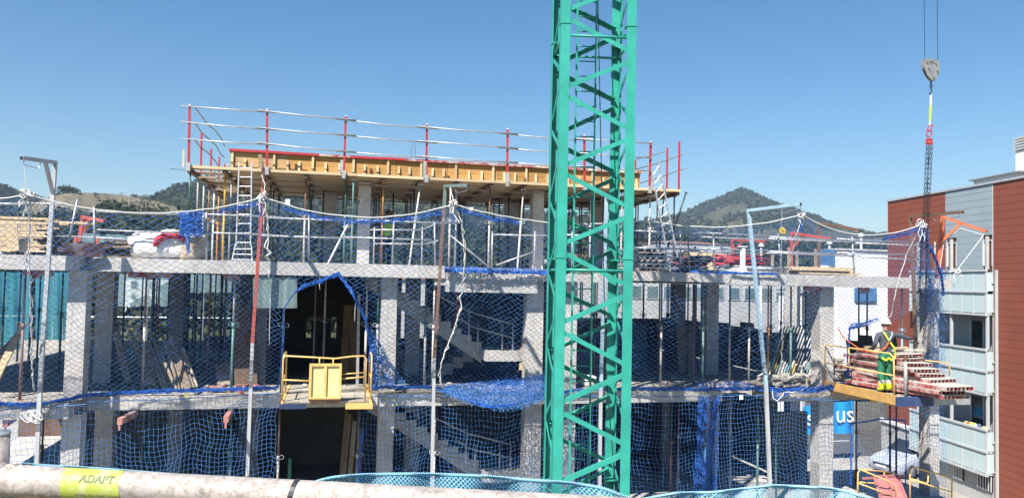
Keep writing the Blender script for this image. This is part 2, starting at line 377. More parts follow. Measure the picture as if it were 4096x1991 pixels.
c1, s1 = scatter(r_d, 3800, 0, 0, 3, 25, (3, 5.5)); c2, s2 = scatter(r_l, 1200, 0, 0, 3, 25, (3, 5.5))
v, f = tuft_cloud(np.vstack([c1, c2]), np.vstack([s1, s2]), 12, .55)
stuff('ridge_wood', v, f, M['leaf2'], 'dark wooded ridges far behind the building on the left', 'woodland')
c1, s1 = scatter(r_n, 2100, 0, 0, 1, 23, (2.2, 4.6)); v, f = tuft_cloud(c1, s1, 70, .19)
stuff('pine_wood', v, f, M['leaf'], 'dense dark pine wood on the low slope behind the site', 'woodland')
c1, s1 = scatter(r_b, 420, 0, 0, 8, 22, (.8, 2.2), dens=(.02, .02)); v, f = tuft_cloud(c1, s1, 24, .3)
stuff('hill_scrub', v, f, M['leaf3'], 'scattered low scrub on the bare brown hill', 'scrub')
cc = []; ss = []
for i in range(900):
    a = R_(random.uniform(-42, 62)); d = random.uniform(26, 150)**1.0; k = random.uniform(.4, 1.5)*(1 if d < 70 else 1.4)
    x, y = math.sin(a)*d+CAM.x, math.cos(a)*d+CAM.y+14
    if y < 25.5 or (19 < x < 44 and y < 62): continue
    cc.append((x, y, GZ+k*.6)); ss.append((k, k, k))
v, f = tuft_cloud(np.array(cc), np.array(ss), 60, .2)
stuff('scrub', v, f, M['leaf3'], 'scrubby bushes over the waste ground behind the building', 'scrub')

def pine(px, py, dist, h, label, lean=0, spread=.5):
    top = PD(px, py, dist); base = V(top.x, top.y, top.z-h); t = thing('pine_tree', label, 'tree', base, 'trees along the skyline of the bare hill')
    MB().tube([base, base+V(lean*.3, 0, h*.5), base+V(lean, 0, h*.95)], [h*.035, h*.026, h*.01], 6).build('trunk', M['bark'], t)
    c = []; s = []
    for k in range(7):
        a = random.uniform(0, 6.28); z = random.uniform(.45, .92); rr = spread*h*(1.05-z)*random.uniform(.3, 1)
        c.append((base.x+math.cos(a)*rr, base.y+math.sin(a)*rr, base.z+h*z)); q = h*random.uniform(.13, .2); s.append((q*1.2, q*1.2, q*.9))
    v, f = tuft_cloud(np.array(c), np.array(s), 46, .24); mb = MB(); mb.v = [tuple(x) for x in v]; mb.f = [tuple(x) for x in f]; mb.m = [0]*len(f)
    mb.build('crown', M['leaf'], t, fix=False)
for px, py, d, h, lab in [
    (270, 736, 600, 21, 'tallest dark pine standing on the crest of the bare hill'),
    (240, 752, 600, 15, 'slim pine left of the tallest pine on the bare hill'),
    (296, 752, 600, 13, 'small rounded pine right of the tallest hilltop pine'),
    (318, 768, 600, 9, 'low bushy pine further down the crest of the bare hill'),
    (382, 770, 610, 7, 'small lone shrub-like tree on the right shoulder of the bare hill'),
    (546, 770, 640, 17, 'pointed pine in the saddle left of the dark ridge'),
    (580, 778, 640, 11, 'broad low pine beside the pointed pine in the saddle'),
    (608, 774, 640, 12, 'round-topped pine at the foot of the dark ridge')]:
    pine(px, py, d, h, lab)
# air
zt = 230
hz = MB().bx(-4300, 4300, -4300, 4300, GZ-1.2, zt)
ho = hz.build('haze', M['white'], kind='stuff', label='thin pale haze in the air over the whole valley', cat='haze')
hm = bpy.data.materials.new('haze_air'); hm.use_nodes = True; ht = hm.node_tree; ht.nodes.clear()
ov = ht.nodes.new('ShaderNodeOutputMaterial'); pv = ht.nodes.new('ShaderNodeVolumePrincipled')
pv.inputs['Density'].default_value = .0002; pv.inputs['Color'].default_value = (.62, .8, 1.0, 1); pv.inputs['Anisotropy'].default_value = .1
ht.links.new(pv.outputs[0], ov.inputs['Volume']); ho.data.materials.clear(); ho.data.materials.append(hm)
# ================================================================== the concrete building
XL, XR, YB = -10.5, 16.45, 11.6
xa = P(345, 1050, 0).x; xb = P(324, 1650, 0).x
x1 = P(1781, 1100, 0).x; x2 = P(2470, 1120, 0).x; x3 = P(2905, 1120, 0).x
xg0 = P(2890, 1600, 0).x; xg1 = P(3085, 1600, 0).x; xr = P(3330, 1600, 0).x
BLD = thing('concrete_building', 'unfinished grey concrete building frame with open floors hung with blue nets', 'building', (4, 5, GZ))
def slab(x0, x1, y0, y1, top, th, name='floor_slab', mat='concrete', label=None):
    o = MB().rough(x0, x1, y0, y1, top-th, top, .007, .3).build(name, M[mat], BLD, label); return o
# upper floor (things stand on it at z = 3)
slab(XL, xa, -.85, YB, 3.0, .30); slab(xa+.002, x1, 0, YB, 3.002, .30); slab(x1+.004, x2, .02, YB, 2.985, .30)
slab(x2+.004, x3, .06, YB, 2.985, .235); slab(x3+.004, XR, -.28, 4.2, 3.0, .29); slab(x3+.006, xr, 4.202, YB, 2.998, .29)
slab(x1+.02, P(2150, 1150, .03).x, .03, .42, 2.684, .30, 'edge_beam')
slab(P(1781, 1150, 0).x-.25, P(1781, 1150, 0).x+.018, .06, .4, 2.70, .16, 'edge_beam')
# middle floor (z = 0)
slab(XL, xb, -.85, YB, 0, .32); slab(xb+.002, xg0, 0, YB, .002, .30); slab(xg0+.004, xg1, 1.3, YB, 0, .28)
slab(xg1+.002, XR, -.18, 4.0, 0, .30); slab(xg1+.004, xr, 4.002, YB, -.002, .30)
# lower floor (z = -3)
slab(XL, xb, -.85, YB, -3.0, .32); slab(xb+.002, xr, 0, YB, -3.002, .30); slab(xr+.004, XR, -.18, 3.2, -3.0, .30)
def column(px, py, Yf, z0, z1, w=.4, d=.4, mat='column'):
    x = P(px, py, Yf).x
    MB().rough(x-w/2, x+w/2, Yf, Yf+d, z0, z1, .004, .3).build('column', M[mat], BLD)
    return x
COLS = [(300, -.45, .36), (1553, .32, .37), (2139, .32, .42), (2284, .36, .30), (3307, .05, .42), (3738, .1, .30)]
for px, Yf, w_ in COLS:
    column(px, 1350, Yf, 0, 2.7, w_); column(px, 1350, Yf, -3.0, -.3, w_)
    column(px, 1350, Yf, GZ, -3.3, w_)
for px, Yf, z in [(412, 2.2, 0), (412, 2.2, -3), (1650, 3.4, 0), (1650, 3.4, -3), (700, 6.2, 0), (980, 8.2, 0), (2850, 3.0, 0), (2720, 6.5, 0), (3180, 6.0, 0), (2850, 3.0, -3), (980, 6.5, -3), (700, 5.0, -3), (3180, 6.0, -3)]:
    column(px, 1350 if z == 0 else 1750, Yf, z, z+2.7)
for px, Yf in [(1454, 5.2), (2152, 5.4), (1312, 8.6), (2050, 9.0), (2400, 8.4)]:
    column(px, 950, Yf, 3.0, 5.55, .36 if Yf < 6 else .5)
for X in (-8, -3, 2, 7, 12, 16):
    for Yc in (5.5, 11.0):
        if X > xr-.5 and Yc > 4: continue
        MB().bx(X-.2, X+.2, Yc-.2, Yc+.2, GZ, -3.3).build('column', M['column'], BLD)
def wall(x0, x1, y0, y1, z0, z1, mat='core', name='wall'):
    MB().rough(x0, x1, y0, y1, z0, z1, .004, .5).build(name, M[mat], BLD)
# stair and lift core
def slit_wall(x0, x1, Y, z0, z1, slits):
    xs = [x0]+[e for s in slits for e in (s[0], s[1])]+[x1]
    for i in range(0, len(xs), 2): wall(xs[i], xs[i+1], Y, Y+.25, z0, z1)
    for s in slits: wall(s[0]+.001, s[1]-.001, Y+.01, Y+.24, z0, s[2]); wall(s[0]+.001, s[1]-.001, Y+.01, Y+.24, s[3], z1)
k1, k2 = P(1236, 1300, 7.5).x, P(1334, 1300, 7.5).x
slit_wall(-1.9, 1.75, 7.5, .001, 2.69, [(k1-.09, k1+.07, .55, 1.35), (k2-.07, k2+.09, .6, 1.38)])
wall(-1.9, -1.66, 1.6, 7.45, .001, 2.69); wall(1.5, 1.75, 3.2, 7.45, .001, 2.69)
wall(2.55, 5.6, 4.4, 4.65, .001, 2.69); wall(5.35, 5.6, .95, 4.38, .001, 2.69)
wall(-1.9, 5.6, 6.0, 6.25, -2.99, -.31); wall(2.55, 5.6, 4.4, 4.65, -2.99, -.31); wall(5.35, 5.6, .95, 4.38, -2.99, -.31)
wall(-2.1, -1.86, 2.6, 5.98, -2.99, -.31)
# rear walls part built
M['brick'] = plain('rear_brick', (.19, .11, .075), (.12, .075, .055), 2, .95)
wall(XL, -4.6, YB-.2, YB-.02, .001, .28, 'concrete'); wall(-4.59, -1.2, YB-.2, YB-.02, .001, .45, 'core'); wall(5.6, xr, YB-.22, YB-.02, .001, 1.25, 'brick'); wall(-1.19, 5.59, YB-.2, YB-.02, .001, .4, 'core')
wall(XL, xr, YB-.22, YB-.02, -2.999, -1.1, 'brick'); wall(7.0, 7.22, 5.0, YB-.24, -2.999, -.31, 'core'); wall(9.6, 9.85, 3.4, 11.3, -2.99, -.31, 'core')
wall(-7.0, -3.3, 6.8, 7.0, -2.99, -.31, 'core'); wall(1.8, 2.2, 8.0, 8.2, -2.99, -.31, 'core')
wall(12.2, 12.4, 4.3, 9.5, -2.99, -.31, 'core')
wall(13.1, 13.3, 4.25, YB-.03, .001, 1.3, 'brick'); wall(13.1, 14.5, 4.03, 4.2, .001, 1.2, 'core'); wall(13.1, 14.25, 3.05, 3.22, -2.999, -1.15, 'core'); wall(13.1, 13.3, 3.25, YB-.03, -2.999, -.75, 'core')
# dark panels and doors stored upright inside
# stairs: a flight down from the left to a half landing, one each storey
def stairs(z0):
    lx0, lx1 = P(1930, 1430, 1.2).x, P(2095, 1430, 1.2).x
    st = MB(); top = z0+.92
    st.rough(lx0, lx1+.15, .75, 2.6, top-.26, top, .012, .15)
    nst = 11
    for i in range(nst):                                # steps going up to the left
        x = lx0-.27*(i+1); z = top+(3.0+z0-top)*(i+1)/(nst+1)
        st.bx(x, x+.27, 1.35, 2.5, z-.18, z)
        st.add([(x, 1.35, z-.36), (x+.27, 1.35, z-.36-.02+(-.17)), (x+.27, 2.5, z-.53), (x, 2.5, z-.36), (x, 1.35, z-.17), (x+.27, 1.35, z-.17), (x+.27, 2.5, z-.17), (x, 2.5, z-.17)],
               [(0,3,2,1),(4,5,6,7),(0,1,5,4),(1,2,6,5),(2,3,7,6),(3,0,4,7)])
    for i in range(6):                                  # the lower flight behind, down to the floor
        x = lx0-.27*(i+1); z = top-.17*(i+1); st.bx(x, x+.27, 2.6, 3.7, z-.3, z)
    st.build('staircase', M['concrete'], BLD)
    sp = MB()
    for i in range(26):
        sp.sphere((random.uniform(lx0, lx1), random.uniform(.8, 1.9), top+.01), random.uniform(.015, .05), 6, 4, sc=(1.3, 1, .6), jit=.5)
    sp.build('cement_crumbs', M['concdebris'], BLD, kind='stuff')
stairs(0); stairs(-3)
# crumbs and offcuts swept against the floor edges
dm = MB()
for i in range(420):
    z = random.choice([0, 0, -3]); X = random.uniform(-6, 16); Yd = random.uniform(.05, 3.6)
    if (xg0-.1 < X < xg1+.1 and Yd < 1.5) : continue
    k = random.uniform(.015, .06); dm.sphere((X, Yd, z+k*.3), k, 6, 4, sc=(random.uniform(1, 2.4), 1, .6), jit=.6)
dm.build('rubble_crumbs', M['concdebris'], BLD, kind='stuff')
# ================================================================== formwork deck of the next floor
DZ, DY0, DY1 = 5.60, 4.0, 10.4
DX0, DX1 = P(752, 668, 4.0).x, P(2722, 768, 4.0).x
DECK = thing('formwork_deck', 'timber formwork deck of the next floor carried on many props', 'formwork', ((DX0+DX1)/2, 7, 3.0))
pl = .985; nx = int(round((DX1-DX0)/(pl*2))); plx = (DX1-DX0)/nx; pm = meshof(MB().bx(.004, plx-.004, .003, .497, -.027, 0), 'formwork_panel', M['soffit'])
j = 0; Yp = DY0
while Yp < DY1-.3:
    for i in range(nx):
        x = DX0+plx*i+(plx/2 if j % 2 else 0)
        if x+plx > DX1+.01: x0s = None
        inst('formwork_panel', pm, (min(x, DX1-plx), Yp, DZ+random.uniform(-.006, .004)-(.03 if (j % 2 and i == nx-1) else 0)), DECK)
    j += 1; Yp += .5
# pale sawn fascia along the front and left edges
lx = DX0
while lx < DX1-.1:
    e = min(DX1, lx+random.uniform(1.9, 2.4))
    MB().beam((lx+.006, DY0-.016, DZ-.006+random.uniform(-.008, .008)), (e-.006, DY0-.016, DZ-.006+random.uniform(-.01, .01)), .028, .075).build('fascia_board', M['plank'], DECK)
    lx = e
MB().beam((DX0-.016, DY0, DZ-.01), (DX0-.016, DY1, DZ-.01), .028, .07).build('fascia_board', M['plank'], DECK)
# steel runners under the panels, one on each line of props
PX = [757, 898, 1058, 1222, 1383, 1533, 1681, 1826, 1961, 2095, 2230, 2365, 2490, 2603, 2700]
PXX = [P(px, 780, 4.25).x for px in PX]
M['runner'] = plain('runner_steel', (.17, .10, .065), (.09, .06, .045), 9, .8)
for x in PXX: MB().bx(x-.045, x+.045, DY0+.02, DY1-.1, DZ-.15, DZ-.034).build('runner', M['runner'], DECK)
for Yc in (4.9, 6.4, 8.0, 9.5):
    MB().bx(DX0+.1, DX1-.1, Yc-.03, Yc+.03, DZ-.2, DZ-.155).build('cross_batten', M['oldwood'], DECK)
# upstand edge form with its studs
EY = 4.82; ex0, ex1 = P(925, 640, EY).x, P(2560, 720, EY).x; ez = P(950, 606, EY).z
nb = 8; bl = (ex1-ex0)/nb
M['edgeply'] = wood('edge_ply', (.60, .34, .12), (.44, .23, .07), 2.0, (1, 5, 5))
for i in range(nb):
    for k in range(2):
        h0 = DZ+.002+(ez-DZ)*k/2; MB().bx(ex0+bl*i+.004, ex0+bl*(i+1)-.004, EY, EY+.03, h0+.003, h0+(ez-DZ)/2-.003).build('edge_board', M['edgeply'] if i else M['ply'], DECK)
MB().bx(ex0-.03, ex0, EY-.01, DY1-.3, DZ+.002, ez).build('edge_board', M['ply'], DECK)
sx = ex0+.03; k = 0
tall = meshof(MB().bx(-.032, .032, -.06, 0, 0, ez-DZ-.02), 'stud', M['plank'])
short = meshof(MB().prism([(-.03, -.13, 0), (-.03, -.003, 0), (-.03, -.003, .40), (-.03, -.035, .40)], (.06, 0, 0)), 'stud', M['plank'])
while sx < ex1:
    if k % 3 == 0: inst('stud', tall, (sx, EY-.002, DZ+.003), DECK)
    else: inst('stud', short, (sx, EY-.002, DZ+.003), DECK, rot=(0, 0, random.uniform(-.2, .2)))
    k += 1; sx += random.uniform(.3, .42)
M['rimpale'] = paint('chipped_rim', (.40, .12, .09), amount=.5, chip=(.62, .55, .45), dirty=.4, dirt=(.66, .58, .47), scale=16)
rx = ex0-.06; k = 0
while rx < ex1:
    L = random.uniform(.55, 1.1); e = min(rx+L, ex1+.05); z = ez+.035+random.uniform(-.006, .006)
    f = (rx-ex0)/(ex1-ex0)
    mm = M['red'] if f < .12 or (f < .4 and random.random() < .5) else (M['rimpale'] if random.random() < .55 else M['redpanel'])
    MB().bx(rx, e-.006, EY-.09, EY+.4, z-.05, z+.02).build('top_rim', mm, DECK); rx = e; k += 1
MB().bx(ex0+.1, ex1, EY+.42, DY1-.4, ez-.06, ez+.02).build('deck_top', M['ply'], DECK)
M['rebar'] = plain('rebar', (.10, .07, .055), (.06, .045, .04), 20, .8)
for i in range(14):
    x = random.uniform(ex0+.8, ex1); MB().tube([(x, EY+.5, ez+.02), (x+random.uniform(-.02, .02), EY+.5, ez+random.uniform(.07, .14))], .007, 5).build('starter_bar', M['rebar'], DECK)
for px, py, tx, ty in [(1640, 640, 1652, 572), (1663, 640, 1660, 565)]:
    MB().tube([P(px, py, EY+.6), P(tx, ty, EY+.6)], .006, 5).build('starter_bar', M['rebar'], DECK)
MB().tube([P(678, 675, 4.2), P(755, 681, 4.2)], .008, 5).build('starter_bar', M['rebar'], DECK)
# ------------------------------------------------------------------ guard rail of the deck
GR = thing('guard_rail', 'red posts with three silver tube rails round the timber deck edge', 'guard rail', (DX0, DY0, DZ))
posts = [(477, 265, 412, (268, 308, 350)), (672, 277, 424, (282, 325, 363)), (870, 293, 434, (302, 341, 382)), (1074, 314, 447, (322, 358, 396)), (1277, 326, 462, (337, 373, 409)), (1470, 342, 472, (352, 387, 421)), (1637, 358, 482, (363, 399, 432))]
rails = [[], [], []]
for i, (x, y0, y1, ry) in enumerate(posts):
    px = x*S; b = P((x+random.uniform(-5, 1))*S, y1*S, DY0-.02); t = P(px, y0*S, DY0-.02)
    po = MB().beam(b, t, .06, .055, (0, 1, 0)).build('post', M['red'], GR)
    MB().beam(t-V(0, 0, .06), t+V(0, 0, .03), .044, .044, (0, 1, 0)).build('post_cap', M['white'], po)
    cl = MB().bx(b.x-.05, b.x+.05, DY0-.09, DY0+.03, DZ-.13, DZ+.09); cl.build('clamp', M['bright'], po)
    for k in range(3):
        q = P(px, ry[k]*S, DY0-.06); rails[k].append(q); MB().tube([q+V(0, .02, -.03), q+V(0, -.05, -.03), q+V(0, -.05, .02)], .008, 5).build('hook', M['steel'], po)
for k in range(3):
    r = rails[k]; st = r[0]-(r[1]-r[0])*.11
    seq = [st]+r
    for i in range(len(seq)-1 if False else len(r)-1):
        a = (st if i == 0 else r[i]-(r[i+1]-r[i])*.12); b = r[i+1]+(r[i+1]-r[i])*(.13 if i < len(r)-2 else .02)
        dz = V(0, -.035*(i % 2), .02*(i % 2)); m_ = (a+b)/2-V(0, 0, random.uniform(.0, .03))
        MB().tube([a+dz, m_+dz, b+dz], .018, 8).build('rail', M['bright'], GR, smooth=True)
# right return, with the free corner post
zr = [p[-1].z for p in rails]; XRt = P(2715, 763, 4.0).x
for Yq, top in ((4.0, P(2715, 567, 4.0).z), (5.5, P(2668, 592, 5.5).z), (9.8, P(2540, 640, 9.8).z)):
    xx = P(2715, 763, 4.0).x if Yq < 5 else (P(2668, 700, Yq).x if Yq < 7 else P(2541, 700, Yq).x)
    po = MB().beam((xx, Yq, DZ), (xx, Yq, top), .05, .05, (0, 1, 0)).build('post', M['red'], GR)
    MB().tube([(xx-.05, Yq, top-.12), (xx-.07, Yq, top-.14), (xx-.07, Yq, top)], .008, 5).build('hook', M['steel'], po)
for k in (0, 1, 2):
    a = P(2742, (612, 614, 672)[k], 3.6) if k else P(2665, 604, 5.5); b = P(2545, (636, 677, 737)[k], 9.6)
    MB().tube([a, (a+b)/2-V(0, 0, .03), b], .02, 8).build('rail', M['steel'], GR, smooth=True)
# left return: bent grey tubes
for k in range(3):
    a = rails[k][0]+V(.12, .05, 0); pts = [a]
    for i in range(1, 6): pts.append(V(DX0+.12+.05*math.sin(i*2.1+k), DY0+i*1.2, a.z-.06*math.sin(i*1.7+k)-.03))
    MB().tube(pts, .02, 8).build('rail', M['steel'], GR, smooth=True)
for Yq, h in ((5.4, 1.15), (7.2, 1.0), (8.9, 1.0), (10.2, .95)):
    MB().beam((DX0+.1, Yq, DZ), (DX0+.08, Yq, DZ+h), .05, .05, (0, 1, 0)).build('post', M['red'], GR)
# back run of rails seen over the deck
for zz in (DZ+.5, DZ+.95): MB().tube([(DX0, DY1, zz), (DX0+7, DY1, zz-.02), (DX1, DY1, zz)], .02, 6).build('rail', M['steel'], GR)
# toe board end pieces, pale sawn
MB().beam(P(735, 600, 4.0), P(733, 668, 4.0), .05, .03, (0, 1, 0)).build('toe_board', M['plank'], GR)
MB().beam(P(1040, 618, 3.95), P(1044, 668, 3.95), .1, .04, (0, 1, 0)).build('toe_board', M['oldwood'], GR)
for x, y0, y1 in ((1368, 640, 690), (1700, 645, 712), (2030, 690, 742)):
    MB().beam(P(x, y0, 3.96), P(x-2, y1, 3.96), .085, .035, (0, 1, 0)).build('toe_board', M['bright'], GR)
# ------------------------------------------------------------------ ladders
def ladder(label, l0, l1, r0, r1, nr, Y, foot=None, tw=None):
    a, b, c, d = P(*l0, Y), P(*l1, Y-.3), P(*r0, Y), P(*r1, Y-.3)
    t = thing('ladder', label, 'ladder', (b+d)/2); t.location.z = 3.0
    MB().beam(a, b, .028, .07, (0, 1, 0)).build('stile', M['alu'], t); MB().beam(c, d, .028, .07, (0, 1, 0)).build('stile', M['alu'], t)
    for i in range(nr):
        f = (i+.6)/nr; MB().tube([a.lerp(b, f), c.lerp(d, f)], .014, 6).build('rung', M['alu'], t)
    if foot:
        e, g = P(*foot[0], Y-.4), P(*foot[1], Y-.4); e.z = g.z = 3.02
        MB().beam(b+V(-.02, .03, .06), e, .028, .06, (0, 1, 0)).build('stile', M['alu'], t); MB().beam(d+V(.02, .03, .06), g, .028, .06, (0, 1, 0)).build('stile', M['alu'], t)
        for i in range(3):
            f = (i+.5)/3; MB().tube([b.lerp(e, f), d.lerp(g, f)], .014, 6).build('rung', M['alu'], t)
    return t
ladder('aluminium ladder with flared foot leaning on the left of the timber deck', (957, 650), (944, 985), (1007, 650), (1002, 985), 9, 3.75, ((927, 1040), (1009, 1040)))
ladder('long aluminium ladder leaning on the right corner of the timber deck', (2607, 684), (2682, 1085), (2632, 640), (2722, 1085), 12, 3.7)
# ------------------------------------------------------------------ steel props
def prop_proto(H, name):
    me = {}
    me['outer_tube'] = meshof(MB().tube([(0, 0, .008), (0, 0, H*.58)], .030, 8), 'outer_tube', M['prop'], True)
    me['inner_tube'] = meshof(MB().tube([(0, 0, H*.58), (0, 0, H-.008)], .024, 8), 'inner_tube', M['prop'], True)
    me['base_plate'] = meshof(MB().bx(-.06, .06, -.06, .06, 0, .008), 'base_plate', M['prop'])
    me['head_plate'] = meshof(MB().bx(-.06, .06, -.06, .06, H-.008, H), 'head_plate', M['prop'])
    c = MB().tube([(0, 0, H*.58-.09), (0, 0, H*.58+.02)], .041, 8).torus((.075, 0, H*.58-.02), (0, 1, .2), .05, .007, 10, 4).torus((-.07, 0, H*.58), (0, 1, -.2), .045, .007, 10, 4)
    me['collar'] = meshof(c, 'collar', M['prop'], True); return me
PR = {'mid': prop_proto(2.69, 'mid'), 'deck': prop_proto(2.44, 'deck'), 'low': prop_proto(2.685, 'low')}
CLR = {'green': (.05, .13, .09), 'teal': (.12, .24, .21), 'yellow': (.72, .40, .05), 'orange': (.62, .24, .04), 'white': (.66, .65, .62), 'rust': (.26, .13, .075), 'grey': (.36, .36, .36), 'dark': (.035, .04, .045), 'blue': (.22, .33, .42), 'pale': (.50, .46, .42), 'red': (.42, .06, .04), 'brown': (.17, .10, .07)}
def prop(kind, x, y, z, c, label, group=None, lean=(0, 0), c2=None, full=True, top=None, bot=None):
    """a telescopic prop standing at (x, y, z); leaning when lean or top is given"""
    t = thing('steel_prop', label, 'prop', (x, y, z), group)
    H = {'mid': 2.69, 'deck': 2.44, 'low': 2.685}[kind]
    if top is not None:
        d = Vector(top)-V(x, y, z); t.rotation_mode = 'QUATERNION'; t.rotation_quaternion = d.to_track_quat('Z', 'Y'); t.scale = (1, 1, d.length/H)
    elif lean != (0, 0): t.rotation_euler = (lean[0], lean[1], 0)
    for k, me in PR[kind].items():
        if not full and k in ('base_plate', 'head_plate'): continue
        o = bpy.data.objects.new(k, me); col.objects.link(o); o.parent = t
        o.color = (*CLR[(c2 or c) if k in ('inner_tube', 'head_plate') else c], 1)
    return t
FR = [  # front line of the deck, left to right: print colour, upper tube colour, label
    ('green', None, 'dark green prop at the left front corner of the timber deck'),
    ('yellow', 'yellow', 'bright yellow prop under the left of the timber deck'),
    ('rust', 'rust', 'rusty prop beside the white rope knot under the timber deck'),
    ('pale', 'rust', 'pale cement-stained prop between the ladder and the deck-level column'),
    ('teal', 'green', 'green prop just left of the deck-level concrete column'),
    ('rust', 'orange', 'prop with orange upper tube right of the deck-level column'),
    ('white', 'white', 'white leaning prop behind the rust brown net post'),
    ('white', 'pale', 'whitish prop beside the middle net peak'),
    ('pale', 'rust', 'prop with rusty upper tube right of the middle net peak'),
    ('white', 'pale', 'slanting white prop left of the green crane mast'),
    ('green', None, 'dark prop seen left of the second deck-level column by the crane'),
    ('grey', None, 'grey prop seen through the crane mast under the deck'),
    ('pale', None, 'stained prop just right of the crane mast under the deck'),
    ('white', 'white', 'white prop beside the net peak right of the crane mast'),
    ('dark', None, 'black prop under the far right corner of the timber deck')]
for (c, c2, lab), x, px in zip(FR, PXX, PX):
    yb = 4.3; H = 2.44
    if lab.startswith('white leaning') or lab.startswith('slanting'):
        prop('deck', x-.35, yb-.9, 3.0, c, lab, c2=c2, top=(x, yb, DZ-.15))
    else: prop('deck', x, yb, 3.0, c, lab, c2=c2)
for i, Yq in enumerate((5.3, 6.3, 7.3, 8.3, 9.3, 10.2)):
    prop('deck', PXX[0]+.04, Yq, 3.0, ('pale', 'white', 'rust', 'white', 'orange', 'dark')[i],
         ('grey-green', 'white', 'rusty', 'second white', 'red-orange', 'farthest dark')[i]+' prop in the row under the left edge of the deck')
for ix, x in enumerate(PXX[1:], 1):
    for Yq in (5.9, 7.4, 8.8, 10.1):
        if random.random() < .08: continue
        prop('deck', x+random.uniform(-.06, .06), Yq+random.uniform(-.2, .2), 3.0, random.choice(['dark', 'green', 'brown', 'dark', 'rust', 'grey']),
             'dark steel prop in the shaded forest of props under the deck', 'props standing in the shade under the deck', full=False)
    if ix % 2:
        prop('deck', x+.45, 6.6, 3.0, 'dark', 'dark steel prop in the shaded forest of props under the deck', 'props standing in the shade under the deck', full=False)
# doubled and raking props by the front line
prop('deck', P(1405, 1040, 4.0).x, 4.0, 3.0, 'teal', 'pale green prop with a cement block foot left of the deck-level column')
prop('deck', P(1310, 1050, 3.6).x, 3.5, 3.01, 'white', 'white raking prop slanting up to the deck between two green props', top=P(1440, 800, 4.9))
prop('deck', P(1795, 1060, 4.1).x, 4.1, 3.0, 'pale', 'thin pale prop close behind the rust brown net post')
prop('deck', P(2725, 1040, 4.2).x-.5, 4.9, 3.0, 'dark', 'black raking prop crossed behind the right-hand ladder', top=P(2655, 790, 5.6))
prop('deck', P(2665, 1040, 4.6).x, 5.2, 3.0, 'dark', 'second black raking prop crossed behind the right-hand ladder', top=P(2745, 770, 4.9))
# middle storey, near the edge
for px, Yq, c, c2, lab in [
    (88, -.35, 'rust', 'rust', 'rusty prop by the floor edge at far left of the middle storey'),
    (575, .75, 'pale', 'rust', 'cement-stained prop before the leaning board stack'),
    (930, .35, 'teal', 'pale', 'green prop by the red and white net post, middle storey'),
    (1130, .3, 'blue', 'pale', 'bluish prop tied to the net left of the loading platform'),
    (1462, .8, 'pale', 'white', 'white topped prop just right of the loading platform'),
    (1508, .35, 'grey', 'green', 'thin grey prop left of the second lit column, middle storey'),
    (1732, .2, 'pale', 'white', 'pale prop beside the rust brown net post, middle storey'),
    (1700, .9, 'grey', 'teal', 'slender grey-green prop left of the stair, middle storey'),
    (2644, .9, 'pale', 'dark', 'pale footed prop right of the crane mast, middle storey'),
    (2776, 1.0, 'brown', 'brown', 'brown prop in the middle of the right-hand bay'),
    (2812, .5, 'teal', 'teal', 'pale green prop in the middle of the right-hand bay'),
    (2918, .9, 'pale', 'dark', 'short looking pale prop left of the blue net post'),
    (2996, .6, 'pale', 'green', 'pale prop next to the blue net post'),
    (3072, .45, 'orange', 'orange', 'orange prop right of the leaning blue net post'),
    (3163, .25, 'teal', 'green', 'green prop before the heap of stored props'),
    (3608, .3, 'blue', 'white', 'blue and white prop behind the worker in the white helmet')]:
    prop('mid', P(px, 1400, Yq).x, Yq, 0.002, c, lab, c2=c2)
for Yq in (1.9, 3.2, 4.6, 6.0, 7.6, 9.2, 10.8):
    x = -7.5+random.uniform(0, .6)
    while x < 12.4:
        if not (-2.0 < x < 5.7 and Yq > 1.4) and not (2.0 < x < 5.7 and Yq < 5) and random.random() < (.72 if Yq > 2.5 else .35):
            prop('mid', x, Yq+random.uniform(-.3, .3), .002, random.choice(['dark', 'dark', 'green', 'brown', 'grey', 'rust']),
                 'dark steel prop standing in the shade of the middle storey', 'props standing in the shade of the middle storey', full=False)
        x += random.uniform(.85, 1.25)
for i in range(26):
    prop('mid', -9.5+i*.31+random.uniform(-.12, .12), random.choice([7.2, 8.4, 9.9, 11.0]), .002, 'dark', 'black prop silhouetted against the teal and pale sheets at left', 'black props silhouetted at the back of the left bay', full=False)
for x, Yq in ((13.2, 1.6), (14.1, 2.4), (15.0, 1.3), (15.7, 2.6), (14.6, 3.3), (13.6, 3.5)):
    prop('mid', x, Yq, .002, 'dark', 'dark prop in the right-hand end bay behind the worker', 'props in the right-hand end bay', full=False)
prop('mid', P(1258, 1300, 3.4).x, 3.4, .002, 'pale', 'left thin prop inside the dark opening', c2='grey'); prop('mid', P(1298, 1300, 2.6).x, 2.6, .002, 'grey', 'right thin prop inside the dark opening', c2='white')
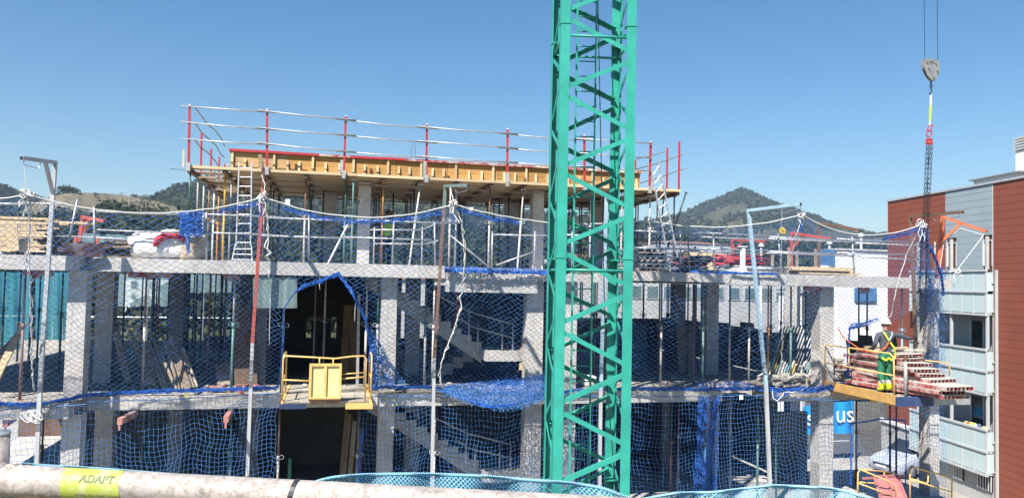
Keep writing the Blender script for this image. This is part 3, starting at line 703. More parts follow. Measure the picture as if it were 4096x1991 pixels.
# lower storey
for px, Yq, c, c2, lab in [
    (920, .9, 'teal', 'green', 'green prop at lower left behind the square net'),
    (1112, .25, 'pale', 'rust', 'stained prop under the left end of the loading platform'),
    (1430, .3, 'pale', 'brown', 'prop wound with blue net under the loading platform'),
    (1736, .25, 'white', 'pale', 'white prop beside the galvanised net post, lower storey'),
    (2684, .8, 'rust', 'green', 'rust brown prop right of the crane mast, lower storey'),
    (2712, 1.6, 'grey', 'brown', 'thin grey prop behind the rust brown one, lower storey'),
    (2822, .4, 'teal', 'green', 'green prop in front of the hanging blue net strip'),
    (2920, .9, 'blue', 'grey', 'pale blue prop right of the hanging blue net strip'),
    (3030, .7, 'teal', 'green', 'green prop left of the galvanised net post, lower right'),
    (3105, .5, 'teal', 'green', 'green prop right of the galvanised net post, lower right'),
    (3560, 1.2, 'dark', 'dark', 'dark prop before the parked car, left of the pair'),
    (3585, 1.7, 'dark', 'dark', 'dark prop before the parked car, right of the pair'),
    (3680, .8, 'blue', 'dark', 'bluish prop by the right-hand end column, lower storey'),
    (3425, 1.4, 'brown', 'dark', 'brown prop behind the blue net edge, lower right')]:
    prop('low', P(px, 1850, Yq).x, Yq, -2.998, c, lab, c2=c2)
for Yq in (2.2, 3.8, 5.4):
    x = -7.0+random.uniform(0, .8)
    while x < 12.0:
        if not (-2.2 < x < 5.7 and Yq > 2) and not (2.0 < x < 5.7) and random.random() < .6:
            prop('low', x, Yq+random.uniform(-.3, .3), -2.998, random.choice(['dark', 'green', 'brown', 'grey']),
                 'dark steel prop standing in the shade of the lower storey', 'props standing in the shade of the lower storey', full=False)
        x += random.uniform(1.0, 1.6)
# ================================================================== net posts (gallows), safety nets, ropes
GCOL = {'galv': (.47, .48, .49), 'red': (.45, .10, .07), 'rust': (.22, .12, .07), 'blue': (.36, .52, .62), 'green': (.16, .22, .20), 'orange': (.62, .15, .06), 'brown': (.20, .11, .065), 'redc': (.52, .09, .06)}
def bar(mb, a, b, w): return mb.beam(a, b, w, w, (0, 1, 0))
def gallow(label, segs, tip, brace=None, w=.07, group='net posts along the facade', cap=True, hook=True):
    """segs: [(top point, colour), ..., (foot point, None)]"""
    foot = segs[-1][0]; t = thing('net_post', label, 'net post', foot, group)
    for (a, c), (b, _) in zip(segs[:-1], segs[1:]): bar(MB(), a, b, w if c != 'galv2' else w*.9).build('post', M['gallow'], t, color=GCOL[c.replace('2', '')])
    c0 = GCOL[segs[0][1].replace('2', '')]; top = segs[0][0]; d = (tip-top).normalized()
    ar = MB().beam(top-d*.03+V(0, 0, .001), tip, w*.95, w*.95).build('arm', M['gallow'], t, color=c0)
    if cap: MB().beam(tip-d*.006, tip+d*.004, w*.72, w*.72).build('arm_mouth', M['black'], ar)
    if brace: MB().beam(top.lerp(tip, brace[0]), top.lerp(segs[1][0], brace[1]) if len(brace) < 3 else brace[2], w*.8, w*.8).build('brace', M['gallow'], t, color=c0)
    if hook:
        q = top.lerp(tip, .93); MB().tube([q-V(.0, 0, .03), q-V(.0, 0, .12), top.lerp(tip, .5)-V(0, 0, .16), top.lerp(tip, .45)-V(0, 0, .03)], .007, 5).build('hook_rod', M['steel'], t)
    return t
def vert(px, py, Y, z): p = P(px, py, Y); return V(p.x, Y, z)
g0t = P(220, 650, -1.15); g0f = P(163, 1500, -1.15)
gallow('grey steel net post with braced arm at the far left', [(g0t, 'galv'), (g0f, 'galv'), (P(148, 1860, -1.1)+V(0, 0, -1.2), None)], P(86, 632, -2.75), (.32, .28, P(212, 775, -1.15)), .075)
g1 = P(1052, 742, -.32)
gallow('net post painted red above and bare steel below', [(g1, 'red'), (P(1010, 1370, -.32), 'galv'), (P(985, 1990, -.3)+V(0, 0, -1), None)], P(1053, 678, -2.05), None, .072)
g2 = P(1781, 744, -.34)
gallow('rust brown net post with a green-grey arm near the middle', [(g2, 'green'), (P(1776, 830, -.34), 'rust'), (P(1737, 1430, -.34), 'galv'), (P(1727, 1990, -.34)+V(0, 0, -1), None)], P(1874, 741, -2.15), None, .072)
g3 = P(2426, 790, -.34)
gallow('pale blue net post seen through the green crane mast', [(g3, 'blue'), (P(2403, 1560, -.34), 'galv'), (P(2398, 1990, -.3)+V(0, 0, -1), None)], P(2520, 772, -2.0), None, .072)
g4 = P(2994, 842, -.55)
gallow('leaning pale blue net post with a long arm, right of the crane', [(g4, 'blue'), (P(3064, 1540, -.55), 'galv'), (P(3088, 1990, -.5)+V(0, 0, -.8), None)], P(3203, 816, -2.45), None, .078)
g5 = P(3640, 866, -.5)
gallow('rusty brown net post before the red-brown house', [(g5, 'brown'), (P(3655, 1120, -.5), 'brown'), (P(3662, 1420, -.5), 'brown'), (P(3664, 1560, -.4), None)], P(3852, 848, -2.7), None, .07)
g6 = P(3772, 868, .6)
gallow('bright orange bracket post at the right-hand end of the upper floor', [(g6, 'orange'), (V(P(3746, 1080, .6).x, .6, 3.0), None)], P(3948, 926, -.4), (.42, .5, P(3757, 975, .6)), .085, hook=False)
# more brackets lying or standing further in on the upper floor
def small_gallow(label, top, foot, tip, brace, c, w=.08):
    gallow(label, [(top, c), (foot, None)], tip, brace, w, 'brackets standing on the upper floor', hook=False)
a = P(3166, 932, 5.0); small_gallow('red bracket post beyond the yellow disc sign', a, V(a.x, 5.0, 3.0), P(3327, 955, 3.2), (.35, .5, P(3170, 995, 5.0)), 'redc')
a = P(3276, 892, 6.0); small_gallow('brown bracket post behind the red one on the upper floor', a, V(a.x, 6.0, 3.0), P(3440, 921, 3.6), None, 'brown')
a = P(2930, 958, 7.0); small_gallow('small red bracket post behind the pile of red props', a, V(a.x, 7.0, 3.0), P(3064, 966, 4.6), (.4, .5, P(2932, 1005, 7.0)), 'redc')
a = P(331, 868, 4.0); small_gallow('red bracket post behind the steel beam heap on the left', a, V(a.x-.1, 4.0, 3.0), P(420, 885, 2.0), (.3, .5, P(335, 940, 4.0)), 'redc')

# ------------------------------------------------------------------ netting
def strands(A, B, r):
    A = np.asarray(A); B = np.asarray(B); d = B-A; L = np.linalg.norm(d, axis=1, keepdims=True); d = d/np.maximum(L, 1e-6)
    ref = np.tile(np.array([.05, 1.0, .02]), (len(d), 1)); u = np.cross(d, ref); u /= (np.linalg.norm(u, axis=1, keepdims=True)+1e-9); w_ = np.cross(d, u)
    vs = np.zeros((len(A), 2, 3, 3))
    for k in range(3):
        a = 2*math.pi*k/3+.5; o = (u*math.cos(a)+w_*math.sin(a))*r; vs[:, 0, k] = A+o; vs[:, 1, k] = B+o
    n = len(A); base = (np.arange(n)*6)[:, None]
    f = np.concatenate([base+np.array([[0, 1, 4, 3]]), base+np.array([[1, 2, 5, 4]]), base+np.array([[2, 0, 3, 5]])])
    return vs.reshape(-1, 3), f
def raw(name, v, f, mat, parent, kind='stuff'):
    off = np.array(wloc(parent)) if parent else 0
    me = bpy.data.meshes.new(name); me.from_pydata((v-off).tolist(), [], f.tolist()); me.materials.append(mat); me.update()
    o = bpy.data.objects.new(name, me); col.objects.link(o); o.parent = parent
    if kind: o['kind'] = kind
    return o
def sm(t): return t*t*(3-2*t)
def grid_net(fn, ns, nt, diamond, keep=None, jit=.009):
    i, j = np.meshgrid(np.arange(ns+1), np.arange(nt+1)); pos = fn(i/ns, j/nt)
    pos = pos+RNG.normal(size=pos.shape)*jit
    ok = np.ones(i.shape, bool) if keep is None else keep(pos)
    A = []; B = []
    def link(sa, sb, m):
        k = m & ok[sa] & ok[sb]; A.append(pos[sa][k]); B.append(pos[sb][k])
    if diamond:
        e = ((i+j) % 2 == 0)
        link(np.s_[:-1, :-1], np.s_[1:, 1:], e[:-1, :-1]); link(np.s_[:-1, 1:], np.s_[1:, :-1], e[:-1, 1:])
    else:
        t = np.ones(i.shape, bool); link(np.s_[:, :-1], np.s_[:, 1:], t[:, :-1]); link(np.s_[:-1, :], np.s_[1:, :], t[:-1, :])
    return np.concatenate(A), np.concatenate(B)
def in_poly(px, pz, poly):
    c = np.zeros(px.shape, bool); n = len(poly)
    for k in range(n):
        x0, z0 = poly[k]; x1, z1 = poly[k-1]
        m = ((z0 > pz) != (z1 > pz)); xi = (x1-x0)*(pz-z0)/((z1-z0) if z1 != z0 else 1e-9)+x0
        c ^= m & (px < xi)
    return c
def lump(x, k, ph=0): return np.sin(x*k+ph)+.6*np.sin(x*k*2.3+1.7+ph)+.4*np.sin(x*k*4.1+.6+ph)
CR = .0041
def curtain(pa, pb, ba, bb, sag, fold=.07, ph=0, gather=.11, bulge=.25):
    """net surface hanging from the rope pa..pb (gathered at both knots) down to the floor edge ba..bb"""
    pa, pb, ba, bb = [np.array(q) for q in (pa, pb, ba, bb)]
    def fn(s, t):
        g_ = gather*(1-t)**2.2; s2 = s-g_*np.sin(2*np.pi*s)
        top = pa+(pb-pa)*s2[..., None]; top = top+np.array([0, .25, -1.0])*(sag*4*s2*(1-s2))[..., None]
        bot = ba+(bb-ba)*s[..., None]
        p = top+(bot-top)*t[..., None]
        p[..., 1] += -bulge*np.sin(np.pi*np.clip(t*1.0, 0, 1))+fold*np.sin(np.pi*t)*lump(s*9, 1.0, ph)*.6
        p[..., 0] += .05*np.sin(np.pi*t)*lump(t*8+s*2, 1.0, ph+2); p[..., 2] += .045*lump(s*7+t*3, 1.2, ph+4)*np.sin(np.pi*t)
        return p
    return fn
def wob(pts, amp, step=.07):
    out = []; pts = [Vector(p) for p in pts]
    for a, b in zip(pts[:-1], pts[1:]):
        n = max(1, int((b-a).length/step))
        for k in range(n): out.append(a.lerp(b, k/n)+Vector(RNG.normal(size=3)*amp))
    return out+[pts[-1]]
def catn(a, b, sag, n=18, yy=.25):
    a, b = Vector(a), Vector(b); return [a.lerp(b, k/n)+V(0, yy, -1)*(sag*4*(k/n)*(1-k/n)) for k in range(n+1)]
def knot(c, parent, r=.11, n=9, tails=3):
    mb = MB()
    for k in range(n):
        d = Vector(RNG.normal(size=3)).normalized(); o = Vector(RNG.normal(size=3)*r*.35); mb.torus(c+o, d, r*random.uniform(.25, .55), .011, 9, 4)
    for k in range(tails):
        e = c+V(random.uniform(-.12, .12), random.uniform(-.08, .02), -random.uniform(.12, .42)); mb.tube(wob([c, (c+e)/2+V(random.uniform(-.09, .09), 0, 0), e], .006, .05), .008, 5)
    return mb.build('knot', M['rope'], parent, kind='stuff')
def bunch(path, rad, n, parent, name='gathered_net', mat='bundle', r=.0065, seg=.06, loops=0):
    path = [Vector(p) for p in path]; pts = wob(path, 0, seg); m = len(pts); A = []; B = []
    for k in range(n):
        ph = RNG.uniform(0, 6.28, 4); fr = RNG.uniform(.5, 2.6, 4)*seg*6; q = []
        for i, p in enumerate(pts):
            rr = rad*(.55+.45*math.sin(i*.21+ph[0])*math.cos(i*.085+1.3))
            q.append(np.array(p)+np.array([.3*math.sin(i*fr[0]+ph[0]), .7*math.sin(i*fr[1]+ph[1]), 1.0*math.sin(i*fr[2]+ph[2])])*rr+RNG.normal(size=3)*rad*.16)
        A += q[:-1]; B += q[1:]
        for i in range(0, m-1, 3):                       # cross threads of the crushed mesh
            j = min(m-1, i+random.randint(0, 2)); A.append(q[i]); B.append(q[j]+np.clip(RNG.normal(size=3), -1.2, 1.2)*rad*.55)
    v, f = strands(A, B, r); return raw(name, v, f, M[mat], parent)
pk = [P(111, 778, -2.55), P(1050, 788, -2.0), P(1817, 818, -2.0), P(2588, 880, -1.9), P(3207, 858, -2.3), P(3686, 898, -1.9)]
pk = [Vector(p) for p in pk]
def bot(px, py, Y): return P(px, py, Y)
BT = [bot(120, 1640, -1.0), bot(985, 1562, -.06), bot(1735, 1556, -.06), bot(2400, 1560, -.06), bot(3080, 1562, -.30), bot(3395, 1545, -.3)]
open_L = [(1133, 1700), (1133, 1235), (1180, 1165), (1356, 1092), (1420, 1190), (1468, 1285), (1482, 1400), (1486, 1700)]
def XZ(poly, Y): return [(P(px, py, Y).x, P(px, py, Y).z) for px, py in poly]
pL = XZ(open_L, -.75)
pR = XZ([(3398, 1700), (3398, 1310), (3565, 1272), (3620, 1090), (3690, 930), (4000, 930), (4000, 1700)], -.9)
NET_LABELS = ['diamond-mesh blue safety net at the far left before the timber stack',
              'diamond-mesh blue net hung between the grey post and the red post',
              'blue safety net with a torn-open gap above the yellow loading platform',
              'blue safety net passing behind the green crane mast',
              'blue safety net between the crane mast and the leaning blue post',
              'blue safety net with a pulled-back edge beside the worker']
NETS = []
def upper_net(k, pa, pb, ba, bb, sag, keep=None, gather=.11):
    t = thing('safety_net', NET_LABELS[k], 'net', (pa+pb)/2, 'safety nets along the facade'); NETS.append(t)
    Wd = (pb-pa).length; H = ((pa+pb)/2-(ba+bb)/2).length
    A, B = grid_net(curtain(pa, pb, ba, bb, sag, .07, k*1.9, gather), max(4, int(Wd/.072)), int(H/.062), True, keep)
    v, f = strands(A, B, CR); raw('netting', v, f, M['cord'], t)
    MB().tube(wob(catn(pa, pb, sag), .006, .2), .0125, 6).build('border_rope', M['rope'], t)
    knot(pb, t, .12, 10, 4)
    return t
pm1 = P(-420, 720, -2.7); bm1 = P(-420, 1660, -1.05)
n0 = upper_net(0, pm1, pk[0], bm1, BT[0], .18); knot(pk[0]-V(0, 0, .02), n0, .13, 10, 2)
n1 = upper_net(1, pk[0], pk[1], BT[0], BT[1], .33)
n2 = upper_net(2, pk[1], pk[2], BT[1], BT[2], .33, lambda p: ~in_poly(p[..., 0], p[..., 2], pL))
n3 = upper_net(3, pk[2], pk[3], BT[2], BT[3], .22)
n4 = upper_net(4, pk[3], pk[4], BT[3], BT[4], .22)
n5 = upper_net(5, pk[4], pk[5], BT[4], P(3700, 1560, -.3), .36, lambda p: ~in_poly(p[..., 0], p[..., 2], pR))
for nn_, a_, b_, sg, f0, f1 in ((n2, pk[1], pk[2], .33, .12, .95), (n3, pk[2], pk[3], .22, .03, .35), (n1, pk[0], pk[1], .33, .8, .98), (n5, pk[4], pk[5], .36, .7, .98)):
    cp = catn(a_, b_, sg, 30); bunch([q+V(0, .03, -.09) for q in cp[int(f0*30):int(f1*30)+1]], .065, 9, nn_, 'gathered_net', 'bundle', .0042)
for nn_, q in ((n1, pk[1]), (n2, pk[2]), (n3, pk[3]), (n4, pk[4]), (n5, pk[5])): bunch([q-V(0, 0, .03), q-V(.02, 0, .2), q-V(.03, 0, .38)], .035, 9, nn_, 'gathered_net', 'bundle', .0055)
# gathered slack along the middle floor edge
bunch([P(-60, 1612, -.84), P(100, 1618, -.86), P(190, 1612, -.84), P(335, 1580, -.5), P(430, 1572, .0), P(650, 1564, .02), P(900, 1557, .02), P(1105, 1550, .02)], .045, 22, n1)
bunch([P(985, 1550, -.2), P(1060, 1552, -.2), P(1112, 1548, -.25), P(1130, 1420, -.35), P(1134, 1235, -.6), P(1182, 1165, -.75), P(1356, 1094, -.85)], .022, 9, n2)
bunch([P(1200, 1150, -.8), P(1290, 1120, -.85), P(1356, 1094, -.85), P(1420, 1190, -.8), P(1466, 1285, -.7), P(1482, 1400, -.5), P(1488, 1540, -.25)], .05, 17, n2)
bunch([P(1478, 1546, .02), P(1600, 1548, .02), P(1770, 1550, -.05)], .045, 18, n2)
# doubled sheet of slack net dragged down beside the opening
def tri_net(fn, ns, nt, dia, parent, mat='bundle', r=.007, name='slack_net', keep=None):
    A, B = grid_net(fn, ns, nt, dia, keep, .02); v, f = strands(A, B, r); return raw(name, v, f, M[mat], parent)
def quadfn(a, b, c, d, sagz=0, wave=.04, ph=0, sy=0):
    a, b, c, d = [np.array(q) for q in (a, b, c, d)]
    def fn(s, t):
        p = (a+(b-a)*s[..., None])*(1-t)[..., None]+(c+(d-c)*s[..., None])*t[..., None]
        p[..., 2] -= sagz*4*s*(1-s)*t; p[..., 1] += wave*lump(s*6+t*2, 1.3, ph)-sy*4*s*(1-s)*t; p[..., 2] += wave*.5*lump(t*6, 1.2, ph+1); return p
    return fn
tri_net(quadfn(P(1470, 1300, -.65), P(1500, 1340, -.6), P(1490, 1550, -.3), P(1630, 1548, -.3)), 16, 34, True, n2, 'cord')
tri_net(quadfn(P(1474, 1330, -.6), P(1492, 1360, -.55), P(1486, 1555, -.26), P(1600, 1552, -.26), ph=2), 16, 34, True, n2)
# hammock of folded net right of the opening
for q in range(3):
    tri_net(quadfn(P(1768+q*3, 1545-q*3, -.25), P(2215, 1500-q*4, -.15), P(1790, 1562+q*6, -.5-q*.1), P(2210, 1570, -.6-q*.1), .3, .05, q*1.7, .45), 66, 20, q % 2 == 0, n3, 'bundle' if q < 1 else 'cord', .005)
bunch([P(1735, 1552, -.3), P(1800, 1572, -.5), P(1900, 1610, -1.0), P(1960, 1628, -1.1), P(2060, 1615, -1.0), P(2215, 1572, -.5), P(2300, 1560, -.3), P(2420, 1556, -.2)], .03, 12, n3)
bunch([P(1780, 1080, -.12), P(1990, 1086, -.13), P(2200, 1091, -.12)], .028, 18, n3)
tri_net(quadfn(P(1780, 1072, -.1), P(2205, 1083, -.1), P(1782, 1088, -.16), P(2205, 1098, -.16)), 90, 6, False, n3, 'bundle', .009)
bunch([P(2760, 1086, -.05), P(2850, 1090, -.32), P(3000, 1093, -.36), P(3110, 1096, -.36)], .03, 12, n4)
bunch([P(2420, 1556, -.2), P(2540, 1553, .02), P(2700, 1556, .02), P(2880, 1556, .0), P(3000, 1552, -.12), P(3090, 1556, -.3)], .045, 20, n4)
tri_net(quadfn(P(2790, 1532, -.1), P(2985, 1528, -.12), P(2780, 1562, -.25), P(3060, 1560, -.3)), 44, 9, True, n4)
bunch([P(3070, 1556, -.36), P(3140, 1562, -.4), P(3200, 1558, -.42), P(3270, 1555, -.4), P(3340, 1548, -.36), P(3390, 1530, -.34)], .085, 22, n5)
bunch([P(3092, 1560, -.4), P(3115, 1600, -.45), P(3150, 1570, -.42)], .05, 12, n5)
MB().tube(wob([P(3090, 1555, -.42), P(3092, 1590, -.46), P(3110, 1602, -.5), P(3140, 1572, -.45), P(3200, 1560, -.45), P(3230, 1545, -.45)], .012, .08), .011, 6).build('border_rope', M['rope'], n5)
bunch([P(3392, 1540, -.34), P(3390, 1440, -.5), P(3396, 1340, -.62), P(3402, 1305, -.65), P(3470, 1292, -.7)], .035, 14, n5)
tri_net(quadfn(P(3398, 1300, -.65), P(3520, 1275, -.7), P(3400, 1318, -.62), P(3430, 1312, -.62)), 30, 7, True, n5)
MB().tube(wob([P(3400, 1306, -.66), P(3470, 1294, -.72), P(3540, 1275, -.8), P(3566, 1262, -.85), P(3585, 1150, -1.0), P(3625, 1020, -1.2), P(3660, 950, -1.5), pk[5]], .006, .2), .013, 6).build('border_rope', M['rope'], n5)
MB().tube(wob([pk[4], P(3185, 940, -2.0), P(3160, 1060, -1.6), P(3150, 1110, -1.5)], .008, .15), .012, 6).build('border_rope', M['rope'], n5)
# loose end of the nets at the right-hand end
n6 = thing('safety_net', 'end of a blue safety net drawn aside to the orange bracket', 'net', pk[5], 'safety nets along the facade')
e6 = P(3792, 1090, -1.2)
bunch([pk[5], P(3715, 980, -1.8), P(3745, 1040, -1.6), P(3765, 1100, -1.4), P(3775, 1180, -1.2)], .05, 15, n6)
tri_net(quadfn(pk[5], P(3700, 930, -1.85), P(3665, 1300, -.9), P(3785, 1330, -.7), 0, .09), 26, 60, True, n6, 'cord', .0042)
tri_net(quadfn(P(3650, 1070, -1.2), P(3800, 1075, -1.2), P(3690, 1100, -1.1), P(3775, 1120, -1.1), 0, .03), 30, 8, True, n6, 'cord', .0042)
tri_net(quadfn(P(3690, 1100, -1.1), P(3778, 1100, -1.1), P(3700, 1560, -.35), P(3772, 1500, -.35), 0, .05), 14, 70, False, n6, 'cord', .0042)
knot(e6+V(.25, 0, .05), n6, .1, 8, 4)
MB().tube(wob([e6, e6+V(.22, 0, .06)], .01, .06), .012, 5).build('border_rope', M['rope'], n6)
def ropething(label, pts, r=.012, amp=.01, twin=False, step=.08):
    mb = MB().tube(wob(pts, amp, step), r, 6)
    if twin:
        mb2 = wob([Vector(p)+V(.03*math.sin(i*2.2), 0, 0) for i, p in enumerate(pts)], amp*1.6, step); mb.tube(mb2, r, 6)
    return mb.build('rope', M['rope'], label=label, cat='rope', group='white ropes tied to the nets', smooth=True)
ropething('taut white rope from the orange bracket tip to the net end', [e6+V(.27, 0, .06), P(3935, 940, -.5)], .009, .002)
ropething('white cord along the underside of the orange bracket', [P(3936, 940, -.45), P(3840, 912, .2), P(3775, 970, .55), P(3760, 1075, .55)], .009, .003)
ropething('white rope from the far left net peak down to the floor', [pk[0], P(118, 900, -2.2), P(116, 1010, -1.9), P(120, 1150, -1.6), P(124, 1290, -1.4), P(128, 1420, -1.25), P(134, 1560, -1.1)], .011, .012, True)
ropething('thin cord from the grey arm tip down to the left net peak', [P(95, 640, -2.6), P(108, 770, -2.55)], .006, .002)
ropething('knotted white rope hanging beside the red post', [pk[1], P(1068, 880, -1.9), P(1075, 960, -1.8), P(1068, 1000, -1.8), P(1082, 1010, -1.8), P(1070, 1020, -1.8), P(1080, 1060, -1.7), P(1073, 1110, -1.6)], .012, .014, True)
ropething('cord from the red post arm down to its net peak', [P(1046, 700, -1.7), P(1060, 735, -1.9), P(1052, 785, -2.0)], .007, .003)
ropething('doubled white rope zigzagging down before the stair', [pk[2], P(1842, 880, -1.95), P(1862, 985, -1.8), P(1858, 1080, -1.6), P(1850, 1165, -1.4), P(1838, 1190, -1.35), P(1846, 1225, -1.3), P(1835, 1260, -1.3), P(1815, 1330, -1.1), P(1790, 1380, -1.0), P(1768, 1440, -.8), P(1760, 1500, -.6), P(1768, 1552, -.45)], .012, .012, True)
ropething('white rope hanging down before the orange prop', [P(3152, 1110, -1.5), P(3135, 1160, -1.4), P(3140, 1230, -1.3), P(3128, 1310, -1.1), P(3130, 1390, -.9), P(3122, 1470, -.7), P(3128, 1540, -.5)], .011, .012, True)
ropething('cord from the blue arm to the net peak right of the crane', [P(3200, 822, -2.4), pk[4]], .008, .003)
ropething('cord from the green-grey arm to the middle net peak', [P(1800, 750, -1.0), P(1812, 790, -1.8), pk[2]], .007, .004)
ropething('thin white cord hanging beside the left edge of the opening', [P(1170, 1110, -.8), P(1080, 1380, -.5)], .006, .004) if False else None
ropething('short white cord hanging in the dark opening', [P(1278, 1108, -.5), P(1280, 1160, -.5)], .007, .004)
ropething('thin white cord hanging left of the dark opening', [P(1180, 1195, -.5), P(1079, 1210, -.5), P(1077, 1382, -.5)], .006, .003) if False else ropething('thin white cord hanging left of the dark opening', [P(1081, 1195, -.6), P(1077, 1382, -.5)], .007, .003)
ropething('white cord tail on the right edge of the opening', [P(1421, 1212, -.8), P(1418, 1286, -.75)], .008, .003)
def coil(label, c):
    mb = MB()
    for k in range(6): mb.torus(c+V(random.uniform(-.12, .16), random.uniform(-.03, .03), random.uniform(-.12, .02)), (random.uniform(-.2, .3), 1, .1), .09, .011, 14, 5, sx=.55, sy=random.uniform(1.2, 2.0))
    return mb.build('rope', M['rope'], label=label, cat='rope', group='white ropes tied to the nets')
coil('thick coil of white rope tied on the grey post at lower left', P(125, 1660, -1.3))
for lab, q in (('white plastic tag on the net rope right of the red post', P(1150, 808, -1.95)), ('white plastic tag on the net rope near the middle', P(1884, 840, -1.95)), ('small white tag under the floor edge right of the crane', P(2965, 1588, -.35))):
    MB().prism([q+V(-.05, 0, -.06), q+V(.05, -.01, -.05), q+V(.045, 0, .06), q+V(-.045, .01, .055)], (0, .004, 0)).build('tag', M['white'], label=lab, cat='tag', group='white tags on the nets')
MB().prism([P(735, 1585, -.3), P(748, 1570, -.3), P(752, 1578, -.3), P(742, 1592, -.3)], (0, .004, 0)).build('tag', plain('yellow_tag', (.75, .70, .05), rough=.5), label='small yellow tag on the gathered blue net at left', cat='tag')
# ------------------------------------------------------------------ lower nets, square mesh
def lower_net(label, pxa, pxb, ya, yb, Ya, Yb, ph, depth=4.3, keep=None, fold=.11, dens=.098):
    a, b = P(pxa, ya, Ya), P(pxb, yb, Yb); a.z = min(a.z, -.02); t = thing('safety_net', label, 'net', (a+b)/2, 'square-mesh nets over the lower storey')
    c, d = a+V(0, -.25, -depth), b+V(0, -.25, -depth)
    aa, bb, c_, d_ = [np.array(q) for q in (a, b, c, d)]
    def fn(s, u):
        p = (aa+(bb-aa)*s[..., None])*(1-u)[..., None]+(c_+(d_-c_)*s[..., None])*u[..., None]
        p[..., 1] += fold*(u**.5)*lump(s*(b-a).length*1.4, 1.5, ph)*.7
        p[..., 0] += .09*u*lump(s*5+u*3, 1.4, ph+3)+.035*lump(u*7+s*3, 1.3, ph+1)
        p[..., 2] += .05*np.sin(s*(b-a).length*2+ph)*np.minimum(1, u*4)-.16*np.abs(np.sin(s*np.pi*2.4+ph))*np.minimum(1, u*6)+.03*lump(s*11+u*5, 1.1, ph+5)
        return p
    A, B = grid_net(fn, int((b-a).length*1.12/dens), int(depth/dens), False, keep, .007)
    v, f = strands(A, B, .0037); raw('netting', v, f, M['cord'], t)
    MB().tube(wob([a, a.lerp(b, .3)-V(0, 0, .02), a.lerp(b, .7)-V(0, 0, .02), b], .008, .2), .011, 6).build('border_rope', M['cord'], t)
    return t
lower_net('square-mesh blue net under the far left floor edge', -330, 345, 1650, 1615, -1.15, -.95, .4)
lower_net('square-mesh blue net left of the loading platform, lower storey', 350, 1105, 1608, 1572, -.5, -.25, 2.1)
n8 = lower_net('square-mesh blue net between the loading platform and the crane', 1440, 2330, 1575, 1575, -.2, -.2, 4.0)
bunch([P(1452, 1720, -.25), P(1440, 1790, -.3), P(1432, 1880, -.3), P(1428, 1960, -.3)], .05, 14, n8)
n9 = lower_net('square-mesh blue net right of the crane, lower storey', 2330, 3085, 1582, 1580, -.2, -.3, 5.2)
tri_net(quadfn(P(2800, 1600, -.3), P(2885, 1600, -.3), P(2780, 1985, -.35), P(2855, 1985, -.35), 0, .1), 36, 40, False, n9, 'bundle', .0065)
n10 = lower_net('square-mesh blue net before the blue banner, lower right', 3085, 3400, 1585, 1600, -.35, -.4, 1.1)
bunch([P(3402, 1690, -.4), P(3406, 1760, -.42), P(3404, 1850, -.42), P(3402, 1935, -.4)], .03, 14, n10)
bunch([P(3402, 1694, -.4), P(3520, 1675, .3), P(3622, 1680, .3), P(3626, 1780, .2), P(3622, 1940, 0)], .024, 10, n10)
n11 = lower_net('square-mesh net before the parked car, lower right corner', 3402, 3772, 1600, 1600, -.4, -.35, 3.3)
# ================================================================== rails, stacks and clutter on the upper floor
def tube_thing(parent, name, pts, r, mat, n=8): return MB().tube(pts, r, n).build(name, mat, parent, smooth=True)
AR = thing('guard_rail', 'silver tube guard rail along the upper floor left of the crane', 'guard rail', (-2, .35, 3.0))
def rail_run(parent, px0, y0, px1, y1, Y, r=.021, mat='bright', pieces=3, ov=.25):
    a, b = P(px0, y0, Y), P(px1, y1, Y)
    for k in range(pieces):
        p, q = a.lerp(b, k/pieces), a.lerp(b, (k+1)/pieces); d = (q-p).normalized(); o = V(0, .035*(k % 2), .028*(k % 2))
        m = (p+q)/2+o-V(0, 0, random.uniform(0, .015)); MB().tube([p-d*(ov if k else 0)+o, m, q+o+d*.05], r, 8).build('rail', M[mat], parent, smooth=True)
rail_run(AR, 357, 844, 1808, 897, .35, pieces=4); rail_run(AR, 384, 919, 1720, 964, .35, pieces=4)
for px, y0, lean in ((376, 826, 4), (826, 848, 0), (1236, 862, 0), (1576, 878, -6), (1738, 888, 4)):
    t = P(px, y0, .32); b = P(px+lean, 1020, .32); b.z = 3.0; MB().tube([b, t], .024, 8).build('post', M['steel'], AR, smooth=True)
MB().tube([V(P(262, 1020, .2).x, .2, 3.0), P(310, 800, .1)], .026, 8).build('post', M['steel'], AR, smooth=True)
AR0 = thing('guard_rail', 'silver tube guard rail beyond the timber stack at far left', 'guard rail', (-7, .6, 3.0))
rail_run(AR0, -80, 812, 312, 820, .6, pieces=2); rail_run(AR0, -80, 893, 310, 893, .6, pieces=2); rail_run(AR0, 225, 942, 700, 962, 2.0, mat='steel', pieces=1)
MB().tube([V(P(-30, 1000, .6).x, .6, 3.0), P(-30, 800, .6)], .024, 8).build('post', M['steel'], AR0)
AR1 = thing('guard_rail', 'scaffold tube barrier round the worker in the yellow vest', 'guard rail', (2, 3, 3.0))
for a, b, Y0, Y1 in (((1480, 919), (1690, 919), 3.0, 3.0), ((1495, 974), (1700, 976), 3.0, 3.0), ((1690, 919), (1745, 893), 3.0, 1.2), ((1700, 976), (1750, 962), 3.0, 1.2)):
    MB().tube([P(*a, Y0), P(*b, Y1)], .021, 8).build('rail', M['bright'], AR1, smooth=True)
for px in (1498, 1690): 
    t = P(px, 908, 3.0); MB().tube([V(t.x, 3.0, 3.0), t], .022, 8).build('post', M['bright'], AR1, smooth=True)
AR2 = thing('guard_rail', 'silver tube guard rail along the upper floor right of the crane', 'guard rail', (11, .3, 3.0))
